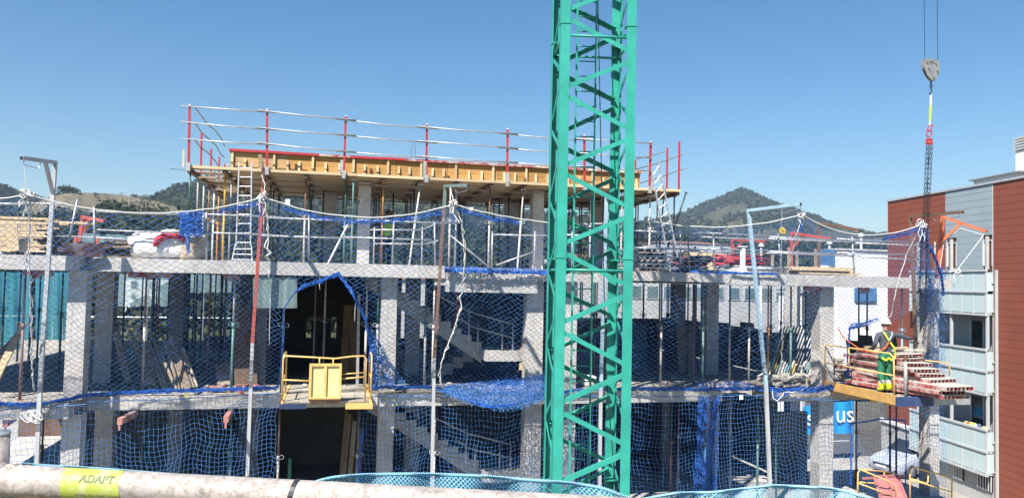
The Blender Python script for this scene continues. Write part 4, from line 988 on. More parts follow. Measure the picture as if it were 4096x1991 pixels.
rail_run(AR2, 2535, 922, 3640, 972, .35, pieces=4, mat='steel'); rail_run(AR2, 2535, 990, 3640, 1022, .35, pieces=4, mat='steel'); rail_run(AR2, 2745, 945, 3780, 985, .9, pieces=3, mat='bright'); rail_run(AR2, 2745, 1002, 3760, 1040, .9, pieces=3, mat='steel')
for px, y0, ln in ((2722, 922, 0), (2752, 938, 5), (2853, 932, 6), (3010, 940, 0), (3112, 935, 16), (3408, 945, 10), (3740, 965, 2)):
    t = P(px, y0, .45); b = P(px+ln, 1085, .45); b.z = 3.0; MB().tube([b, t], .024, 8).build('post', M['steel'], AR2, smooth=True)
AR3 = thing('guard_rail', 'silver tube rails left of the crane mast on the upper floor', 'guard rail', (5, .5, 3.0))
rail_run(AR3, 1965, 938, 2540, 948, .5, pieces=2); rail_run(AR3, 1985, 1060, 2140, 1005, .5, pieces=1)
for px in (1970, 2140, 2290): t = P(px, 925, .5); MB().tube([V(t.x, .5, 3.0), t], .024, 8).build('post', M['bright'], AR3, smooth=True)
MB().tube([P(1800, 940, 1.4), P(1960, 1070, 1.2)], .02, 8).build('rail', M['bright'], AR3, smooth=True)

# stacks of timber
def pile(name, label, x0, x1, y0, y1, z0, layers, h, wdt, mat, part='plank', jx=.15, jr=.01, alongx=True, skip=0, colors=None, cat='timber', gap=.012):
    t = thing(name, label, cat, ((x0+x1)/2, (y0+y1)/2, z0)); L = (x1-x0) if alongx else (y1-y0); W_ = (y1-y0) if alongx else (x1-x0)
    n = max(1, int(W_/(wdt+gap))); ms = []
    for k in range(3):
        l = L*(1, .93, .86)[k]; b = MB(); b.bx(-l/2, l/2, -wdt/2, wdt/2, 0, h) if alongx else b.bx(-wdt/2, wdt/2, -l/2, l/2, 0, h)
        ms.append(meshof(b, part, M[mat]))
    for q in range(layers):
        for i in range(n):
            if random.random() < skip: continue
            c = -W_/2+(i+.5)*W_/n+random.uniform(-.4, .4)*gap; d = random.uniform(-jx, jx); cx, cy_ = (x0+x1)/2, (y0+y1)/2
            loc = (cx+d, cy_+c, z0+q*(h+.0015)) if alongx else (cx+c, cy_+d, z0+q*(h+.0015))
            inst(part, random.choice(ms), loc, t, rot=(0, 0, random.uniform(-jr, jr)), color=random.choice(colors) if colors else None)
    return t
xs0 = P(205, 1000, -.2).x
pile('timber_stack', 'tall stack of pale new planks at the far left of the upper floor', xs0-3.4, xs0, -.45, .55, 3.07, 15, .038, .15, 'plank', jx=.06, jr=.003)
for k in range(3): MB().bx(xs0-3.2+k*1.4, xs0-3.1+k*1.4, -.5, .6, 3.002, 3.068).build('bearer', M['oldwood'], bpy.data.objects['timber_stack'])
pile('timber_stack', 'loose long boards laid on top of the pale plank stack', xs0-3.6, xs0+.3, .1, .75, 3.07+15*.0396+.02, 3, .045, .19, 'plank', jx=.4, jr=.03)
MB().prism([P(22, 905, -.62), P(68, 898, -.62), P(76, 1000, -.55), P(28, 1008, -.55)], (0, .03, 0)).build('board', M['plank'], label='pale board propped upright before the plank stack', cat='board')
def heap(name, label, px0, px1, Y0, Y1, z0, n, L, sec, mat, cat, part, hmax, round_=False, colors=None, ang=.25, seed=1):
    """lengths thrown down roughly alongside each other"""
    rs = random.Random(seed); xa_, xb_ = P(px0, 1050, Y0).x, P(px1, 1050, Y0).x; cx, cy_ = (xa_+xb_)/2, (Y0+Y1)/2
    t = thing(name, label, cat, (cx, cy_, z0)); ms = []
    for k in range(3):
        l = L*(1, .85, .7)[k]; b = MB()
        if round_: b.tube([(-l/2, 0, 0), (l/2, 0, 0)], sec[0]/2, 7)
        else: b.bx(-l/2, l/2, -sec[0]/2, sec[0]/2, -sec[1]/2, sec[1]/2)
        ms.append(meshof(b, part, M[mat], round_))
    for i in range(n):
        q = i/n; z = z0+sec[1]/2+q*hmax; wy = (Y1-Y0)*(1-.5*q)
        inst(part, rs.choice(ms), (cx+rs.uniform(-.5, .5)*max(.05, (xb_-xa_)-L*.85), cy_+rs.uniform(-.5, .5)*wy, z), t, rot=(0 if round_ else rs.uniform(-.05, .05), rs.uniform(-.03, .03), rs.uniform(-ang, ang)), color=rs.choice(colors) if colors else None)
    return t
M['beamwood'] = wood('stained_beam', (.13, .07, .065), (.075, .045, .045), 3, (2, 8, 8), dirt=(.36, .3, .27))
heap('beam_heap', 'heap of dark purplish timber beams beside the plank stack', 222, 392, -.3, .9, 3.0, 16, .9, (.1, .1), 'beamwood', 'timber', 'beam', .26, seed=3, ang=.55)
heap('offcut_stack', 'ragged stack of weathered wooden boards on the upper floor at left', 392, 530, .4, 1.3, 3.06, 34, .8, (.14, .028), 'oldwood', 'timber', 'board', .34, seed=5, ang=.2)
for k in range(2): MB().bx(P(385+k*80, 1000, .3).x, P(385+k*80, 1000, .3).x+.07, .2, 1.4, 3.002, 3.06).build('bearer', M['oldwood'], bpy.data.objects['offcut_stack'])
pile('floor_plank', 'long grey plank lying on the upper floor edge at left', P(215, 1020, .15).x, P(600, 1030, .15).x, .1, .35, 3.005, 1, .03, .2, 'oldwood', cat='plank')
for px, y in ((302, 945), (392, 950)):
    q = P(px, y, .2); MB().beam(V(q.x, .2, 3.0), q, .055, .03, (0, 1, 0)).tube([V(q.x, .17, 3.0), V(q.x, .17, 3.1)], .03, 6).build('red_stake', M['orange'], label='short orange-red steel post beside the '+('beam heap' if px < 350 else 'weathered board stack'), cat='post', group='short red posts on the upper floor')
# big white sacks with a red cloth
def lumpy(name, c, sx, sy, sz, mat, parent, seed=0, sq=.6, label=None, cat=None):
    b = MB(); n, m = 26, 16; vs = []
    for i in range(m+1):
        for k in range(n):
            a = math.pi*i/m; t = 2*math.pi*k/n; d = Vector((math.sin(a)*math.cos(t), math.sin(a)*math.sin(t), math.cos(a)))
            e = Vector([math.copysign(abs(x)**sq, x) for x in d]); e = e/max(1e-6, 1)
            nn = mnoise.fractal(d*2.3+V(seed, seed*2, 0), 1, 2, 4)*.16+mnoise.noise(d*7+V(seed, 0, 0))*.05
            p = V(e.x*sx, e.y*sy, max(-.8, e.z)*sz)*(1+nn); vs.append(Vector(c)+p)
    b.add(vs, [(i*n+k, (i+1)*n+k, (i+1)*n+(k+1) % n, i*n+(k+1) % n) for i in range(m) for k in range(n)])
    return b.build(name, mat, parent, label, cat, smooth=True)
sk = thing('rubble_sack', 'large crumpled white sack on the upper floor left of the ladder', 'sack', P(630, 1035, .9)); sk.location.z = 3.0
lumpy('sack', V(P(618, 1000, .9).x, .9, 3.28), .52, .45, .33, M['sack'], sk, 1); lumpy('sack_flap', V(P(690, 985, .8).x, .85, 3.34), .36, .38, .34, M['sack'], sk, 4)
sk2 = lumpy('rubble_sack', V(P(775, 1000, .8).x, .8, 3.28), .30, .34, .36, plain('tan_sack', (.52, .42, .31), (.36, .28, .2), 5, .9, bmp=.3), None, 7, .5, 'tan rubble sack between the white sack and the ladder', 'sack')
rc = MB(); pth = [P(615, 985, .35), P(625, 960, .4), P(655, 945, .45), P(690, 940, .5), P(735, 958, .45)]
for i in range(3): rc.tube([p+V(.02*i, .03*i, .03*(i % 2)) for p in pth], [.03, .06, .08, .07, .05], 7)
rc.build('red_cloth', plain('red_cloth', (.55, .03, .05), (.38, .02, .03), 9, .7), label='crumpled red cloth thrown over the white sack', cat='cloth', smooth=True)
# blue net thrown over the rail
nb_ = thing('net_bale', 'tangled bale of bright blue net hung over the rail at left', 'net', P(765, 1000, .2))
for q in range(7): bunch([P(722, 853+q*14, .2), P(765, 850+q*14.5, .14), P(808, 856+q*13, .2)], .07, 13, nb_, 'tangle', seg=.045, r=.007)
bunch([P(750, 938, .2), P(748, 970, .2), P(756, 1005, .2)], .1, 9, nb_, 'tangle')
# translucent debris mesh behind
def sheet_mat(name, c, alpha, dens=900, tl=.5):
    m = bpy.data.materials.new(name); m.use_nodes = True; t = m.node_tree; t.nodes.clear(); o = t.nodes.new('ShaderNodeOutputMaterial')
    d = N(t, 'ShaderNodeBsdfDiffuse'); d.inputs[0].default_value = (*c, 1); tr = N(t, 'ShaderNodeBsdfTranslucent'); tr.inputs[0].default_value = (*c, 1); tp = t.nodes.new('ShaderNodeBsdfTransparent')
    m1 = N(t, 'ShaderNodeMixShader'); m1.inputs[0].default_value = tl; t.links.new(d.outputs[0], m1.inputs[1]); t.links.new(tr.outputs[0], m1.inputs[2])
    v = coords(t); n = noise(t, v, 1.7, 4); r = ramp(t, n, [(.3, (alpha-.1,)*3), (.7, (alpha+.1,)*3)])
    m2 = N(t, 'ShaderNodeMixShader'); t.links.new(r.outputs[0], m2.inputs[0]); t.links.new(tp.outputs[0], m2.inputs[1]); t.links.new(m1.outputs[0], m2.inputs[2]); t.links.new(m2.outputs[0], o.inputs[0]); return m
M['teal'] = sheet_mat('teal_debris_mesh', (.10, .42, .50), .72); M['palenet'] = sheet_mat('pale_debris_mesh', (.50, .68, .66), .6); M['greymesh'] = sheet_mat('grey_debris_mesh', (.30, .45, .48), .62)
def sheet(name, label, a, b, c, d, mat, ns=24, nt=12, wave=.08, ph=0, cat='sheet', group=None):
    a, b, c, d = map(Vector, (a, b, c, d)); mb = MB(); vs = []
    for j in range(nt+1):
        for i in range(ns+1):
            s, t = i/ns, j/nt; p = a.lerp(b, s).lerp(c.lerp(d, s), t); p.y += wave*math.sin(s*17+ph+math.sin(t*3))*(.4+t*.6)+wave*.4*math.sin(s*39+ph*2); p.z -= wave*.4*abs(math.sin(s*8+ph))*(1-t)
            vs.append(p)
    mb.add(vs, [(j*(ns+1)+i, j*(ns+1)+i+1, (j+1)*(ns+1)+i+1, (j+1)*(ns+1)+i) for j in range(nt) for i in range(ns)])
    return mb.build(name, mat, label=label, cat=cat, group=group, smooth=True, fix=False)
sheet('debris_mesh', 'grey-green debris mesh draped behind the beam heap', P(330, 930, 3.5), P(700, 950, 3.5), V(P(330, 1000, 3.5).x, 3.3, 3.0), V(P(700, 1000, 3.5).x, 3.3, 3.0), M['greymesh'], wave=.05)
for k, (pa, pb, y0, y1, mt, lab) in enumerate([(-60, 130, 1085, 1400, 'teal', 'leftmost teal debris sheet at the back of the middle storey'), (140, 300, 1085, 1395, 'teal', 'teal debris sheet seen left of the first lit column'), (205, 262, 1090, 1385, 'palenet', 'narrow pale sheet behind the grey net post'), (1012, 1188, 1104, 1232, 'palenet', 'pale green debris mesh hanging left of the dark opening'), (690, 930, 1095, 1170, 'palenet', 'pale mesh strip behind the red net post'), (440, 700, 1095, 1225, 'palenet', 'wide pale mesh hanging at the back of the left bay')]):
    Yk = .06 if k == 3 else 13.2+.03*k
    a, b = P(pa, y0, Yk), P(pb, y0, Yk); c, d = P(pa, y1, Yk), P(pb, y1, Yk); a.z = min(a.z, 2.68 if k == 3 else 2.95); b.z = a.z
    sheet('debris_mesh', lab, a, b, c, d, M[mt], wave=.05 if k != 3 else .02, ph=k, group='debris sheets hung in the middle storey')

# right part of the upper floor
t = thing('panel_stack', 'stack of pale steel formwork trays right of the crane mast', 'formwork', P(2605, 1085, 1.2)); t.location.z = 3.0
x0, x1_ = P(2540, 1080, .6).x, P(2680, 1080, .6).x
for k in range(6):
    b = MB(); z = 3.03+k*.1; dx = random.uniform(-.06, .06); b.bx(x0+dx, x1_+dx, .55+random.uniform(-.05, .05), 1.9, z+.05, z+random.uniform(.07, .095))
    for i in range(5): xx = x0+dx+.03+(x1_-x0-.1)*(i+random.uniform(-.25, .25)+.3)/5; b.bx(xx, xx+random.uniform(.03, .08), .57, 1.89, z, z+.049)
    b.build('tray', M['bright'] if k % 2 else M['concdebris'], t)
heap('scrap_heap', 'heap of cement-caked clamps beside the steel tray stack', 2530, 2560, .3, 1.0, 3.0, 20, .2, (.07, .07), 'concdebris', 'scrap', 'clamp', .38, seed=9, ang=1.5)
heap('prop_pile', 'pile of bright red props lying on the upper floor', 2880, 3085, .9, 1.9, 3.2, 26, 1.35, (.06, .06), 'red', 'prop pile', 'tube', .30, True, seed=12, ang=.12)
heap('prop_pile', 'dull red and dark props piled left of the bright red ones', 2725, 2880, .7, 1.8, 3.0, 34, .95, (.06, .06), 'prop', 'prop pile', 'tube', .42, True, [(.35, .05, .05), (.1, .1, .11), (.06, .07, .08), (.4, .3, .25)], seed=13, ang=.12)
heap('tube_pile', 'pile of grey steel tubes beside the red props', 2890, 3190, .5, 1.2, 3.0, 26, 1.9, (.05, .05), 'prop', 'tube pile', 'tube', .18, True, [(.45, .45, .44), (.3, .31, .31), (.5, .47, .42)], seed=14, ang=.08)
pile('timber_stack', 'low stack of bleached planks at the right of the upper floor', P(3158, 1090, .5).x, P(3425, 1090, .5).x, .35, 1.25, 3.03, 4, .05, .16, 'plank', jx=.16, jr=.03, skip=.15)
pile('timber_stack', 'stack of brown planks standing further back right of the crane', P(2730, 1000, 5.5).x, P(2890, 1000, 5.5).x, 5.5, 6.6, 3.03, 14, .05, .18, 'plank', jx=.05, jr=.01)
pile('brick_pallet', 'pallet of tan bricks beyond the steel tray stack', P(2535, 1010, 4.8).x, P(2640, 1010, 4.8).x, 4.8, 5.7, 3.05, 7, .1, .12, 'oldwood', part='brick', jx=.01, cat='bricks')
t = thing('white_stand', 'white steel stand with a foot plate before the red props', 'stand', P(2972, 1085, .3)); t.location.z = 3.0
q = P(2972, 988, .3); MB().bx(q.x-.05, q.x+.05, .26, .36, 3.02, q.z).build('post', M['white'], t); MB().bx(q.x-.1, q.x+.1, .24, .38, q.z, q.z+.03).build('head', M['white'], t); MB().prism([(q.x-.06, .24, 3.0), (q.x+.16, .24, 3.0), (q.x+.05, .24, 3.16), (q.x-.06, .24, 3.16)], (0, .14, 0)).build('foot', M['white'], t)
b = MB(); x = P(2880, 1085, .25).x; b.bx(x, x+.55, .2, .3, 3.06, 3.1)
for i in range(3): b.bx(x+.03+.22*i, x+.08+.22*i, .2, .3, 3.0, 3.06)
b.build('white_trestle', M['white'], label='low white steel trestle beside the white stand', cat='trestle')
for i, (px, yt) in enumerate(((3090, 1000), (3155, 990), (3188, 1002), (3262, 995))):
    q = P(px, yt, 2.2); MB().bx(q.x-.032, q.x+.032, 2.17, 2.23, 3.0, q.z).bx(q.x-.06, q.x+.06, 2.13, 2.27, 3.0, 3.03).build('timber_post', M['oldwood'], label=('first', 'second', 'third', 'fourth')[i]+' short timber post from the left behind the tube pile', cat='post', group='short timber posts behind the tube pile')
# yellow disc on a thin mast behind
q = P(3130, 922, 12.5); t = thing('mast_sign', 'round yellow sign on a thin mast behind the building', 'sign', V(q.x, 12.5, GZ))
MB().tube([(q.x+.02, 12.6, GZ), (q.x+.02, 12.6, P(3138, 810, 12.5).z)], .02, 6).build('mast', M['steel'], t)
MB().tube([q+V(0, -.02, 0), q+V(0, .02, 0)], .15, 20).build('disc', plain('sign_yellow', (.80, .50, .03), (.7, .42, .02), 6, .5), t)
MB().bx(q.x-.09, q.x+.08, 12.474, 12.478, q.z+.0, q.z+.025).bx(q.x-.06, q.x+.05, 12.474, 12.478, q.z-.05, q.z-.03).build('print', M['brick'], t)
for dz in (.55, .75, .95): MB().tube([(q.x-.0, 12.6, q.z+dz), (q.x+.28, 12.6, q.z+dz+.01)], .012, 5).build('aerial', M['steel'], t)

# ================================================================== middle storey: boards, planks, rails, stored props
M['lightboard'] = wood('dusty_board', (.50, .42, .33), (.32, .26, .2), 3, (2, 9, 9), dirt=(.5, .46, .4))
t = thing('board_stack', 'stack of used shuttering boards leaning in the left bay', 'boards', P(670, 1530, 1.4)); t.location.z = 0
for i in range(15):
    pb = 606+i*12.5; Yb = .92+.05*(i % 4); bt = V(P(pb, 1530, Yb).x, Yb, .012); tp = P(pb-88+i*2.2, random.uniform(1300, 1375)+i*3-(60 if i == 2 else 0), Yb+.55)
    MB().beam(bt, tp, .075 if i < 12 else .2, .03, (.35, .9, .2)).build('board', M['lightboard'] if i % 3 else M['oldwood'], t)
MB().prism([P(560, 1535, .7), P(622, 1538, .7), P(598, 1380, 1.2), P(585, 1375, 1.2)], (0, .025, .0)).build('board', M['oldwood'], label='narrow pointed board leaning before the stacked shuttering boards', cat='board')
MB().beam(P(515, 1530, 1.6), P(450, 1280, 2.4), .16, .05, (0, 1, 0)).build('board', M['oldwood'], label='single plank leaning left of the stacked shuttering boards', cat='board')
for k, (a, b, w_) in enumerate((((-25, 1530), (75, 1330), .14), ((-5, 1520), (85, 1300), .05), ((-50, 1470), (60, 1350), .1))):
    MB().beam(P(*a, -.2+.1*k), P(*b, .5+.1*k), w_, .05, (0, 1, 0)).build('board', M['plank'] if k < 2 else M['oldwood'], label=('broad pale plank', 'narrow plank', 'brown plank behind the others')[k]+' leaning at the far left of the middle storey', cat='board')
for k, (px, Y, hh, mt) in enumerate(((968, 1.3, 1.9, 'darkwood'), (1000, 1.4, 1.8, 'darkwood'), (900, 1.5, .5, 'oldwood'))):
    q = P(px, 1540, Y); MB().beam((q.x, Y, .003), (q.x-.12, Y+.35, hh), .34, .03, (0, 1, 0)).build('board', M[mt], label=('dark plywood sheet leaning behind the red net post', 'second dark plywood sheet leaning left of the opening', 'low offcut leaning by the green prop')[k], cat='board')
for k, (pa, yb, yt, Y, w_) in enumerate(((1392, 1510, 1220, 2.2, .3), (1408, 1510, 1240, 2.0, .16), (1376, 1505, 1350, 1.8, .2))):
    MB().beam(V(P(pa, yb, Y).x, Y, .003), P(pa+6, yt, Y+.5), w_, .03, (0, 1, 0)).build('board', M['darkwood'], label=('wide brown board', 'narrow brown board', 'short brown board')[k]+' leaning at the right inside the dark opening', cat='board')
MB().beam(V(P(1430, 1500, 1.2).x, 1.2, .003), P(1436, 1180, 1.25), .07, .07).build('timber_post', M['bright'], label='pale upright post at the right edge of the dark opening', cat='post')
MB().beam(P(2085, 1480, .75), P(2100, 1300, 1.0), .12, .03, (0, 1, 0)).build('board', M['plank'], label='pointed board leaning on the column left of the crane', cat='board')
MB().beam(P(1620, 1495, 1.0), P(1605, 1430, 1.1), .04, .04, (0, 1, 0)).build('board', M['oldwood'], label='short stick leaning right of the second lit column', cat='board')
M['bluesheet'] = plain('blue_panel', (.05, .14, .22), (.03, .08, .13), 2, .6)
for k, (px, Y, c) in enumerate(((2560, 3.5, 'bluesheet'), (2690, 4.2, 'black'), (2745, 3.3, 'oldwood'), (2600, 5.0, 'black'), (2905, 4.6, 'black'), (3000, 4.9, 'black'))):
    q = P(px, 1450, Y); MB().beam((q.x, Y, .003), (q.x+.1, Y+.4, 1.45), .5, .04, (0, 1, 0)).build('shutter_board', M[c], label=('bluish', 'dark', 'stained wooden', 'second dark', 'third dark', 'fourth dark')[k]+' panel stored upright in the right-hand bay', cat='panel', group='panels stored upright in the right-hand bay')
for k in range(7):
    pb = 1352+k*13; MB().beam(V(P(pb, 1900, 1.0+.1*(k % 3)).x, 1.0+.1*(k % 3), -2.998), P(pb+34-2*k, 1640+14*k, 1.5+.1*(k % 3)), .06+.05*(k % 2), .035, (0, 1, 0)).build('board', M['oldwood'] if k % 2 else M['darkwood'], label=('first', 'second', 'third', 'fourth', 'fifth', 'sixth', 'seventh')[k]+' narrow board from the left leaning under the loading platform', cat='board', group='boards leaning under the loading platform')
q = P(1158, 1900, 1.4); MB().tube([(q.x, 1.4, -2.998), (q.x, 1.4, P(1158, 1832, 1.4).z)], .045, 10).bx(q.x-.07, q.x+.07, 1.33, 1.47, -2.998, -2.985).build('pipe_stub', plain('green_pipe', (.06, .2, .16), (.04, .14, .11), 5, .6), label='short green pipe stub standing in the lower dark opening', cat='pipe')
def scaf_rail(label, dy):
    t = thing('stair_rail', label, 'guard rail', (4, .8, dy)); Y = .78
    p1, p2, p3, p4 = P(1830, 1222, Y), P(1880, 1248, Y), P(2054, 1296, Y), P(2054, 1352, Y)
    for a, b in (((1700, 1155), (1878, 1246)), ((1878, 1246), (2058, 1298)), ((1830, 1268), (1882, 1302)), ((1882, 1304), (2058, 1352))):
        MB().tube([P(*a, Y)+V(0, 0, dy), P(*b, Y)+V(0, 0, dy)], .02, 8).build('rail', M['steel'], t, smooth=True)
    for px, y0, y1 in ((1877, 1230, 1385), (1912, 1290, 1402), (2010, 1290, 1418), (2052, 1284, 1428)):
        MB().tube([P(px, y0, Y+.05)+V(0, 0, dy), P(px-2, y1, Y+.05)+V(0, 0, dy)], .021, 8).build('post', M['steel'], t, smooth=True)
scaf_rail('scaffold tube rail on the stair landing, middle storey', 0); scaf_rail('scaffold tube rail on the stair landing, lower storey', -3.0)
MB().tube([P(1828, 1105, .6), P(1828, 1250, .6)], .02, 8).torus(P(1828, 1255, .6), (0, 1, 0), .04, .012).build('red_strap', M['red'], label='red strap hanging from the floor edge before the stair', cat='strap')
t = heap('clamp_heap', 'scatter of rusty clamps on the middle floor edge beside the red post', 830, 1075, .25, .8, .003, 26, .3, (.06, .06), 'prop', 'clamps', 'clamp', .12, False, [(.5, .25, .18), (.45, .12, .08), (.55, .45, .38)], seed=21, ang=1.4)
# stored props leaning and lying in the right-hand bay
for i in range(17):
    px = 3110+i*11; c = ['teal', 'white', 'yellow', 'green', 'grey', 'pale', 'blue'][i % 7]; Y = 1.0+.05*(i % 4)
    b = P(px-55, 1535-i*2, Y-.35); b.z = .03; prop('mid', b.x, b.y, .03, c, ('first', 'second', 'third')[i//7]+' '+{'teal': 'pale green', 'white': 'white', 'yellow': 'yellow', 'green': 'dark green', 'grey': 'grey', 'pale': 'cement-stained', 'blue': 'bluish'}[c]+' prop from the left in the leaning bundle', 'props leaning in a bundle by the right-hand column', top=(b.x+1.05+.02*i, Y+.5, 1.55+.05*random.random()), full=False)
RSC = thing('rear_scaffold', 'tube scaffold carrying the debris sheets behind the left bays', 'scaffold', (-8, 13.4, GZ))
for x in (-13, -11, -9, -7, -5, -3): MB().tube([(x, 13.45, GZ), (x, 13.45, 3.3)], .024, 6).build('standard', M['steel'], RSC)
for z in (-2, 0, 1, 3.0): MB().tube([(-13.4, 13.42, z), (-2.6, 13.42, z)], .024, 6).build('ledger', M['steel'], RSC)
heap('timber_heap', 'heap of cement-whitened timbers by the right-hand column', 3025, 3300, .05, .7, .003, 40, .7, (.07, .06), 'concdebris', 'timber', 'timber', .30, seed=31, ang=1.2)
heap('timber_heap', 'whitened timbers stacked right of the right-hand column', 3345, 3392, .1, .6, .003, 24, .35, (.08, .06), 'concdebris', 'timber', 'timber', .75, seed=33, ang=.2)
heap('plank_heap', 'broken boards lying by the foot of the blue net post', 3010, 3090, .0, .5, .003, 12, .5, (.12, .03), 'oldwood', 'timber', 'board', .16, seed=34, ang=1.0)
lumpy('plaster_sack', V(P(2352, 1500, .9).x, .9, .13), .22, .2, .16, M['sack'], None, 3, .7, 'pale sack behind the crane mast on the middle floor', 'sack')
M['pinkrunner'] = paint('pink_runner', (.45, .2, .17), amount=.62, dirty=.45, dirt=(.6, .5, .44))
for k, (px, y, Y, L) in enumerate(((150, 1088, -.5, .55), (600, 1098, .25, .9), (3255, 1158, -.1, .5), (3460, 1160, -.05, .3), (3715, 1162, .0, .45), (925, 1105, .3, .35))):
    q = P(px, y, Y); MB().bx(q.x-L/2, q.x+L/2, Y, Y+.1, 2.58, 2.695 if px < 3000 else 2.70).bx(q.x-.05, q.x+.05, Y-.02, Y+.12, 2.53, 2.58).build('form_runner', M['redpanel'], label=('first', 'second', 'fourth', 'fifth', 'sixth', 'third')[k]+' red steel runner from the left under the upper floor', cat='runner', group='red runners under the upper floor')
for k, (a, b) in enumerate((((545, 1632), (478, 1702)), ((925, 1630), (903, 1692)), ((70, 1668), (20, 1705)))):
    p = P(*a, .1); q = P(*b, -.9); p.z = q.z = -.38; MB().beam(p, q, .1, .13).bx(q.x-.02, q.x+.02, q.y-.02, q.y+.02, -.56, -.44).build('form_runner', M['pinkrunner'], label=('pinkish steel runner jutting out under the floor left of the red post', 'shorter pinkish runner jutting out beside the red post', 'red runner end jutting out at the far left')[k], cat='runner', group='runners jutting from under the middle floor')
# ================================================================== left loading platform
LP = thing('loading_platform', 'yellow steel loading platform with raised gate jutting from the dark opening', 'platform', (-.15, -.6, 0))
lx0, lx1 = -1.08, .80; fy = -1.34
M['deckboard'] = wood('deck_board', (.46, .40, .32), (.34, .29, .23), 3, (1, 8, 8), dirt=(.5, .46, .4))
for i in range(6):
    w_ = (lx1-lx0-.1)/6; MB().bx(lx0+.05+w_*i+.004, lx0+.05+w_*(i+1)-.004, fy+.02, .9, .012, .045).build('deck_board', M['deckboard'], LP)
MB().bx(lx0, lx0+.05, fy, 1.2, -.06, .06).build('side_beam', M['yellow'], LP); MB().bx(lx1-.05, lx1, fy, 1.2, -.06, .06).build('side_beam', M['yellow'], LP)
MB().bx(lx1-.55, lx1+.02, fy-.06, fy, -.12, .0).build('front_beam', M['yellow'], LP)
MB().bx(lx0-.02, lx0+.52, fy-.05, fy, -.10, .0).build('front_beam', plain('navy_steel', (.03, .045, .12), (.02, .03, .08), 6, .6), LP)
gp = [P(778, 1602, -1.4)]
ga, gb = Q(776, 1004, -1.45), Q(860, 914, -1.45)
gt = MB(); gx0, gx1, gz0, gz1 = ga.x, gb.x, ga.z, gb.z
gate = MB().bx(gx0+.04, gx1-.04, -1.44, -1.425, gz0+.04, gz1-.04).build('gate_sheet', M['gate'], LP)
fr = MB(); fr.bx(gx0, gx0+.05, -1.48, -1.40, gz0, gz1).bx(gx1-.05, gx1, -1.48, -1.40, gz0, gz1).bx(gx0+.05, gx1-.05, -1.478, -1.402, gz1-.05, gz1-.002).bx(gx0+.05, gx1-.05, -1.478, -1.402, gz0+.002, gz0+.05).bx((gx0+gx1)/2-.025, (gx0+gx1)/2+.025, -1.476, -1.404, gz0+.05, gz1-.05)
fr.build('gate_frame', M['yellow'], LP)
MB().prism([(gx0, -1.48, gz0-.01), (gx1, -1.48, gz0-.01), (gx1-.05, -1.15, gz0-.14), (gx0+.05, -1.15, gz0-.14)], (0, .0, .02)).build('ramp_plate', M['rust'], LP)
def ytube(pts, r=.018, nm='rail', par=None): return MB().tube(pts, r, 8).build(nm, M['yellow'], par or LP, smooth=True)
tz = 1.0
ytube([(lx0+.02, fy+.03, .03), (lx0+.02, fy+.03, tz-.06), (lx0+.06, fy+.03, tz), (gx0+.0, fy-.04, tz-.02), (.0, fy-.05, tz-.05), (gx1+.2, fy+.0, tz-.01), (lx1-.2, fy+.03, tz), (lx1-.14, fy+.03, tz-.06), (lx1-.14, fy+.03, .03)])
ytube([(lx0+.02, fy+.03, .5), (gx0, fy-.04, .48)]); ytube([(gx1, fy-.04, .52), (lx1-.14, fy+.03, .55)]); ytube([(gx1, fy-.04, .62), (lx1-.14, fy+.05, .64)], .013)
for xx in (gx0+.2, gx1-.18): ytube([(xx, fy-.07, gz1-.02), (xx, fy-.05, tz-.03)], .016, 'post')
for xx in (lx0+.02, lx1-.02):
    ytube([(xx, fy+.08, .03), (xx, fy+.08, tz-.08), (xx, fy+.2, tz), (xx, -.35, tz), (xx, -.25, tz-.07), (xx, -.25, .03)], .018); ytube([(xx, fy+.08, .5), (xx, -.25, .5)], .015)
# worker side: right loading platform
RP = thing('loading_platform', 'ochre loading platform at the right under the worker', 'platform', (13.6, -1.3, 0))
rx0, rx1, ry0, ry1 = 12.72, 14.75, -2.65, .15; rz = .16
M['ochre'] = plain('ochre_steel', (.60, .36, .12), (.48, .27, .09), 5, .6)
for i in range(5):
    w_ = (rx1-rx0-.12)/5; MB().bx(rx0+.06+w_*i+.004, rx0+.06+w_*(i+1)-.004, ry0+.04, ry1, rz-.03, rz).build('deck_board', M['deckboard'], RP)
MB().bx(rx0, rx0+.055, ry0, ry1, rz-.17, rz+.05).build('side_beam', M['ochre'], RP); MB().bx(rx1-.055, rx1, ry0, ry1, rz-.17, rz+.05).build('side_beam', M['ochre'], RP)
for i in range(5): MB().bx(rx0+.06, rx0+.55, ry0+.35+.5*i, ry0+.43+.5*i, rz-.24, rz-.035).build('joist', M['yellow'], RP)
nv = plain('navy_beam', (.05, .08, .2), (.03, .05, .13), 5, .55)
MB().bx(rx0+.02, rx0+1.0, ry0-.07, ry0-.002, rz-.2, rz+.02).build('front_beam', nv, RP); MB().bx(rx0+.9, rx1, ry0-.06, ry0-.004, rz-.18, rz).build('front_beam', M['bright'], RP)
zt_ = rz+1.0; fx = rx0+.03
ytube([(fx, .05, rz), (fx, .05, zt_-.07), (fx, -.02, zt_), (fx, -.9, zt_+.0), (fx, -2.45, zt_), (fx, -2.58, zt_-.08), (fx, -2.6, rz)], .019, 'rail', RP); ytube([(fx, .05, rz+.52), (fx, -2.58, rz+.5)], .016, 'rail', RP)
ytube([(fx, -.95, zt_), (fx, -.98, zt_-.4), (fx, -.5, zt_-.42)], .015, 'rail', RP)
q = P(3620, 1470, -2.6); MB().tube([(q.x, -2.62, rz), (q.x, -2.62, 1.05)], .04, 10).build('corner_post', M['bright'], RP, smooth=True); MB().tube([(q.x, -2.62, 1.0), (q.x, -2.62, 1.12)], .045, 8).build('post_socket', M['rust'], RP)
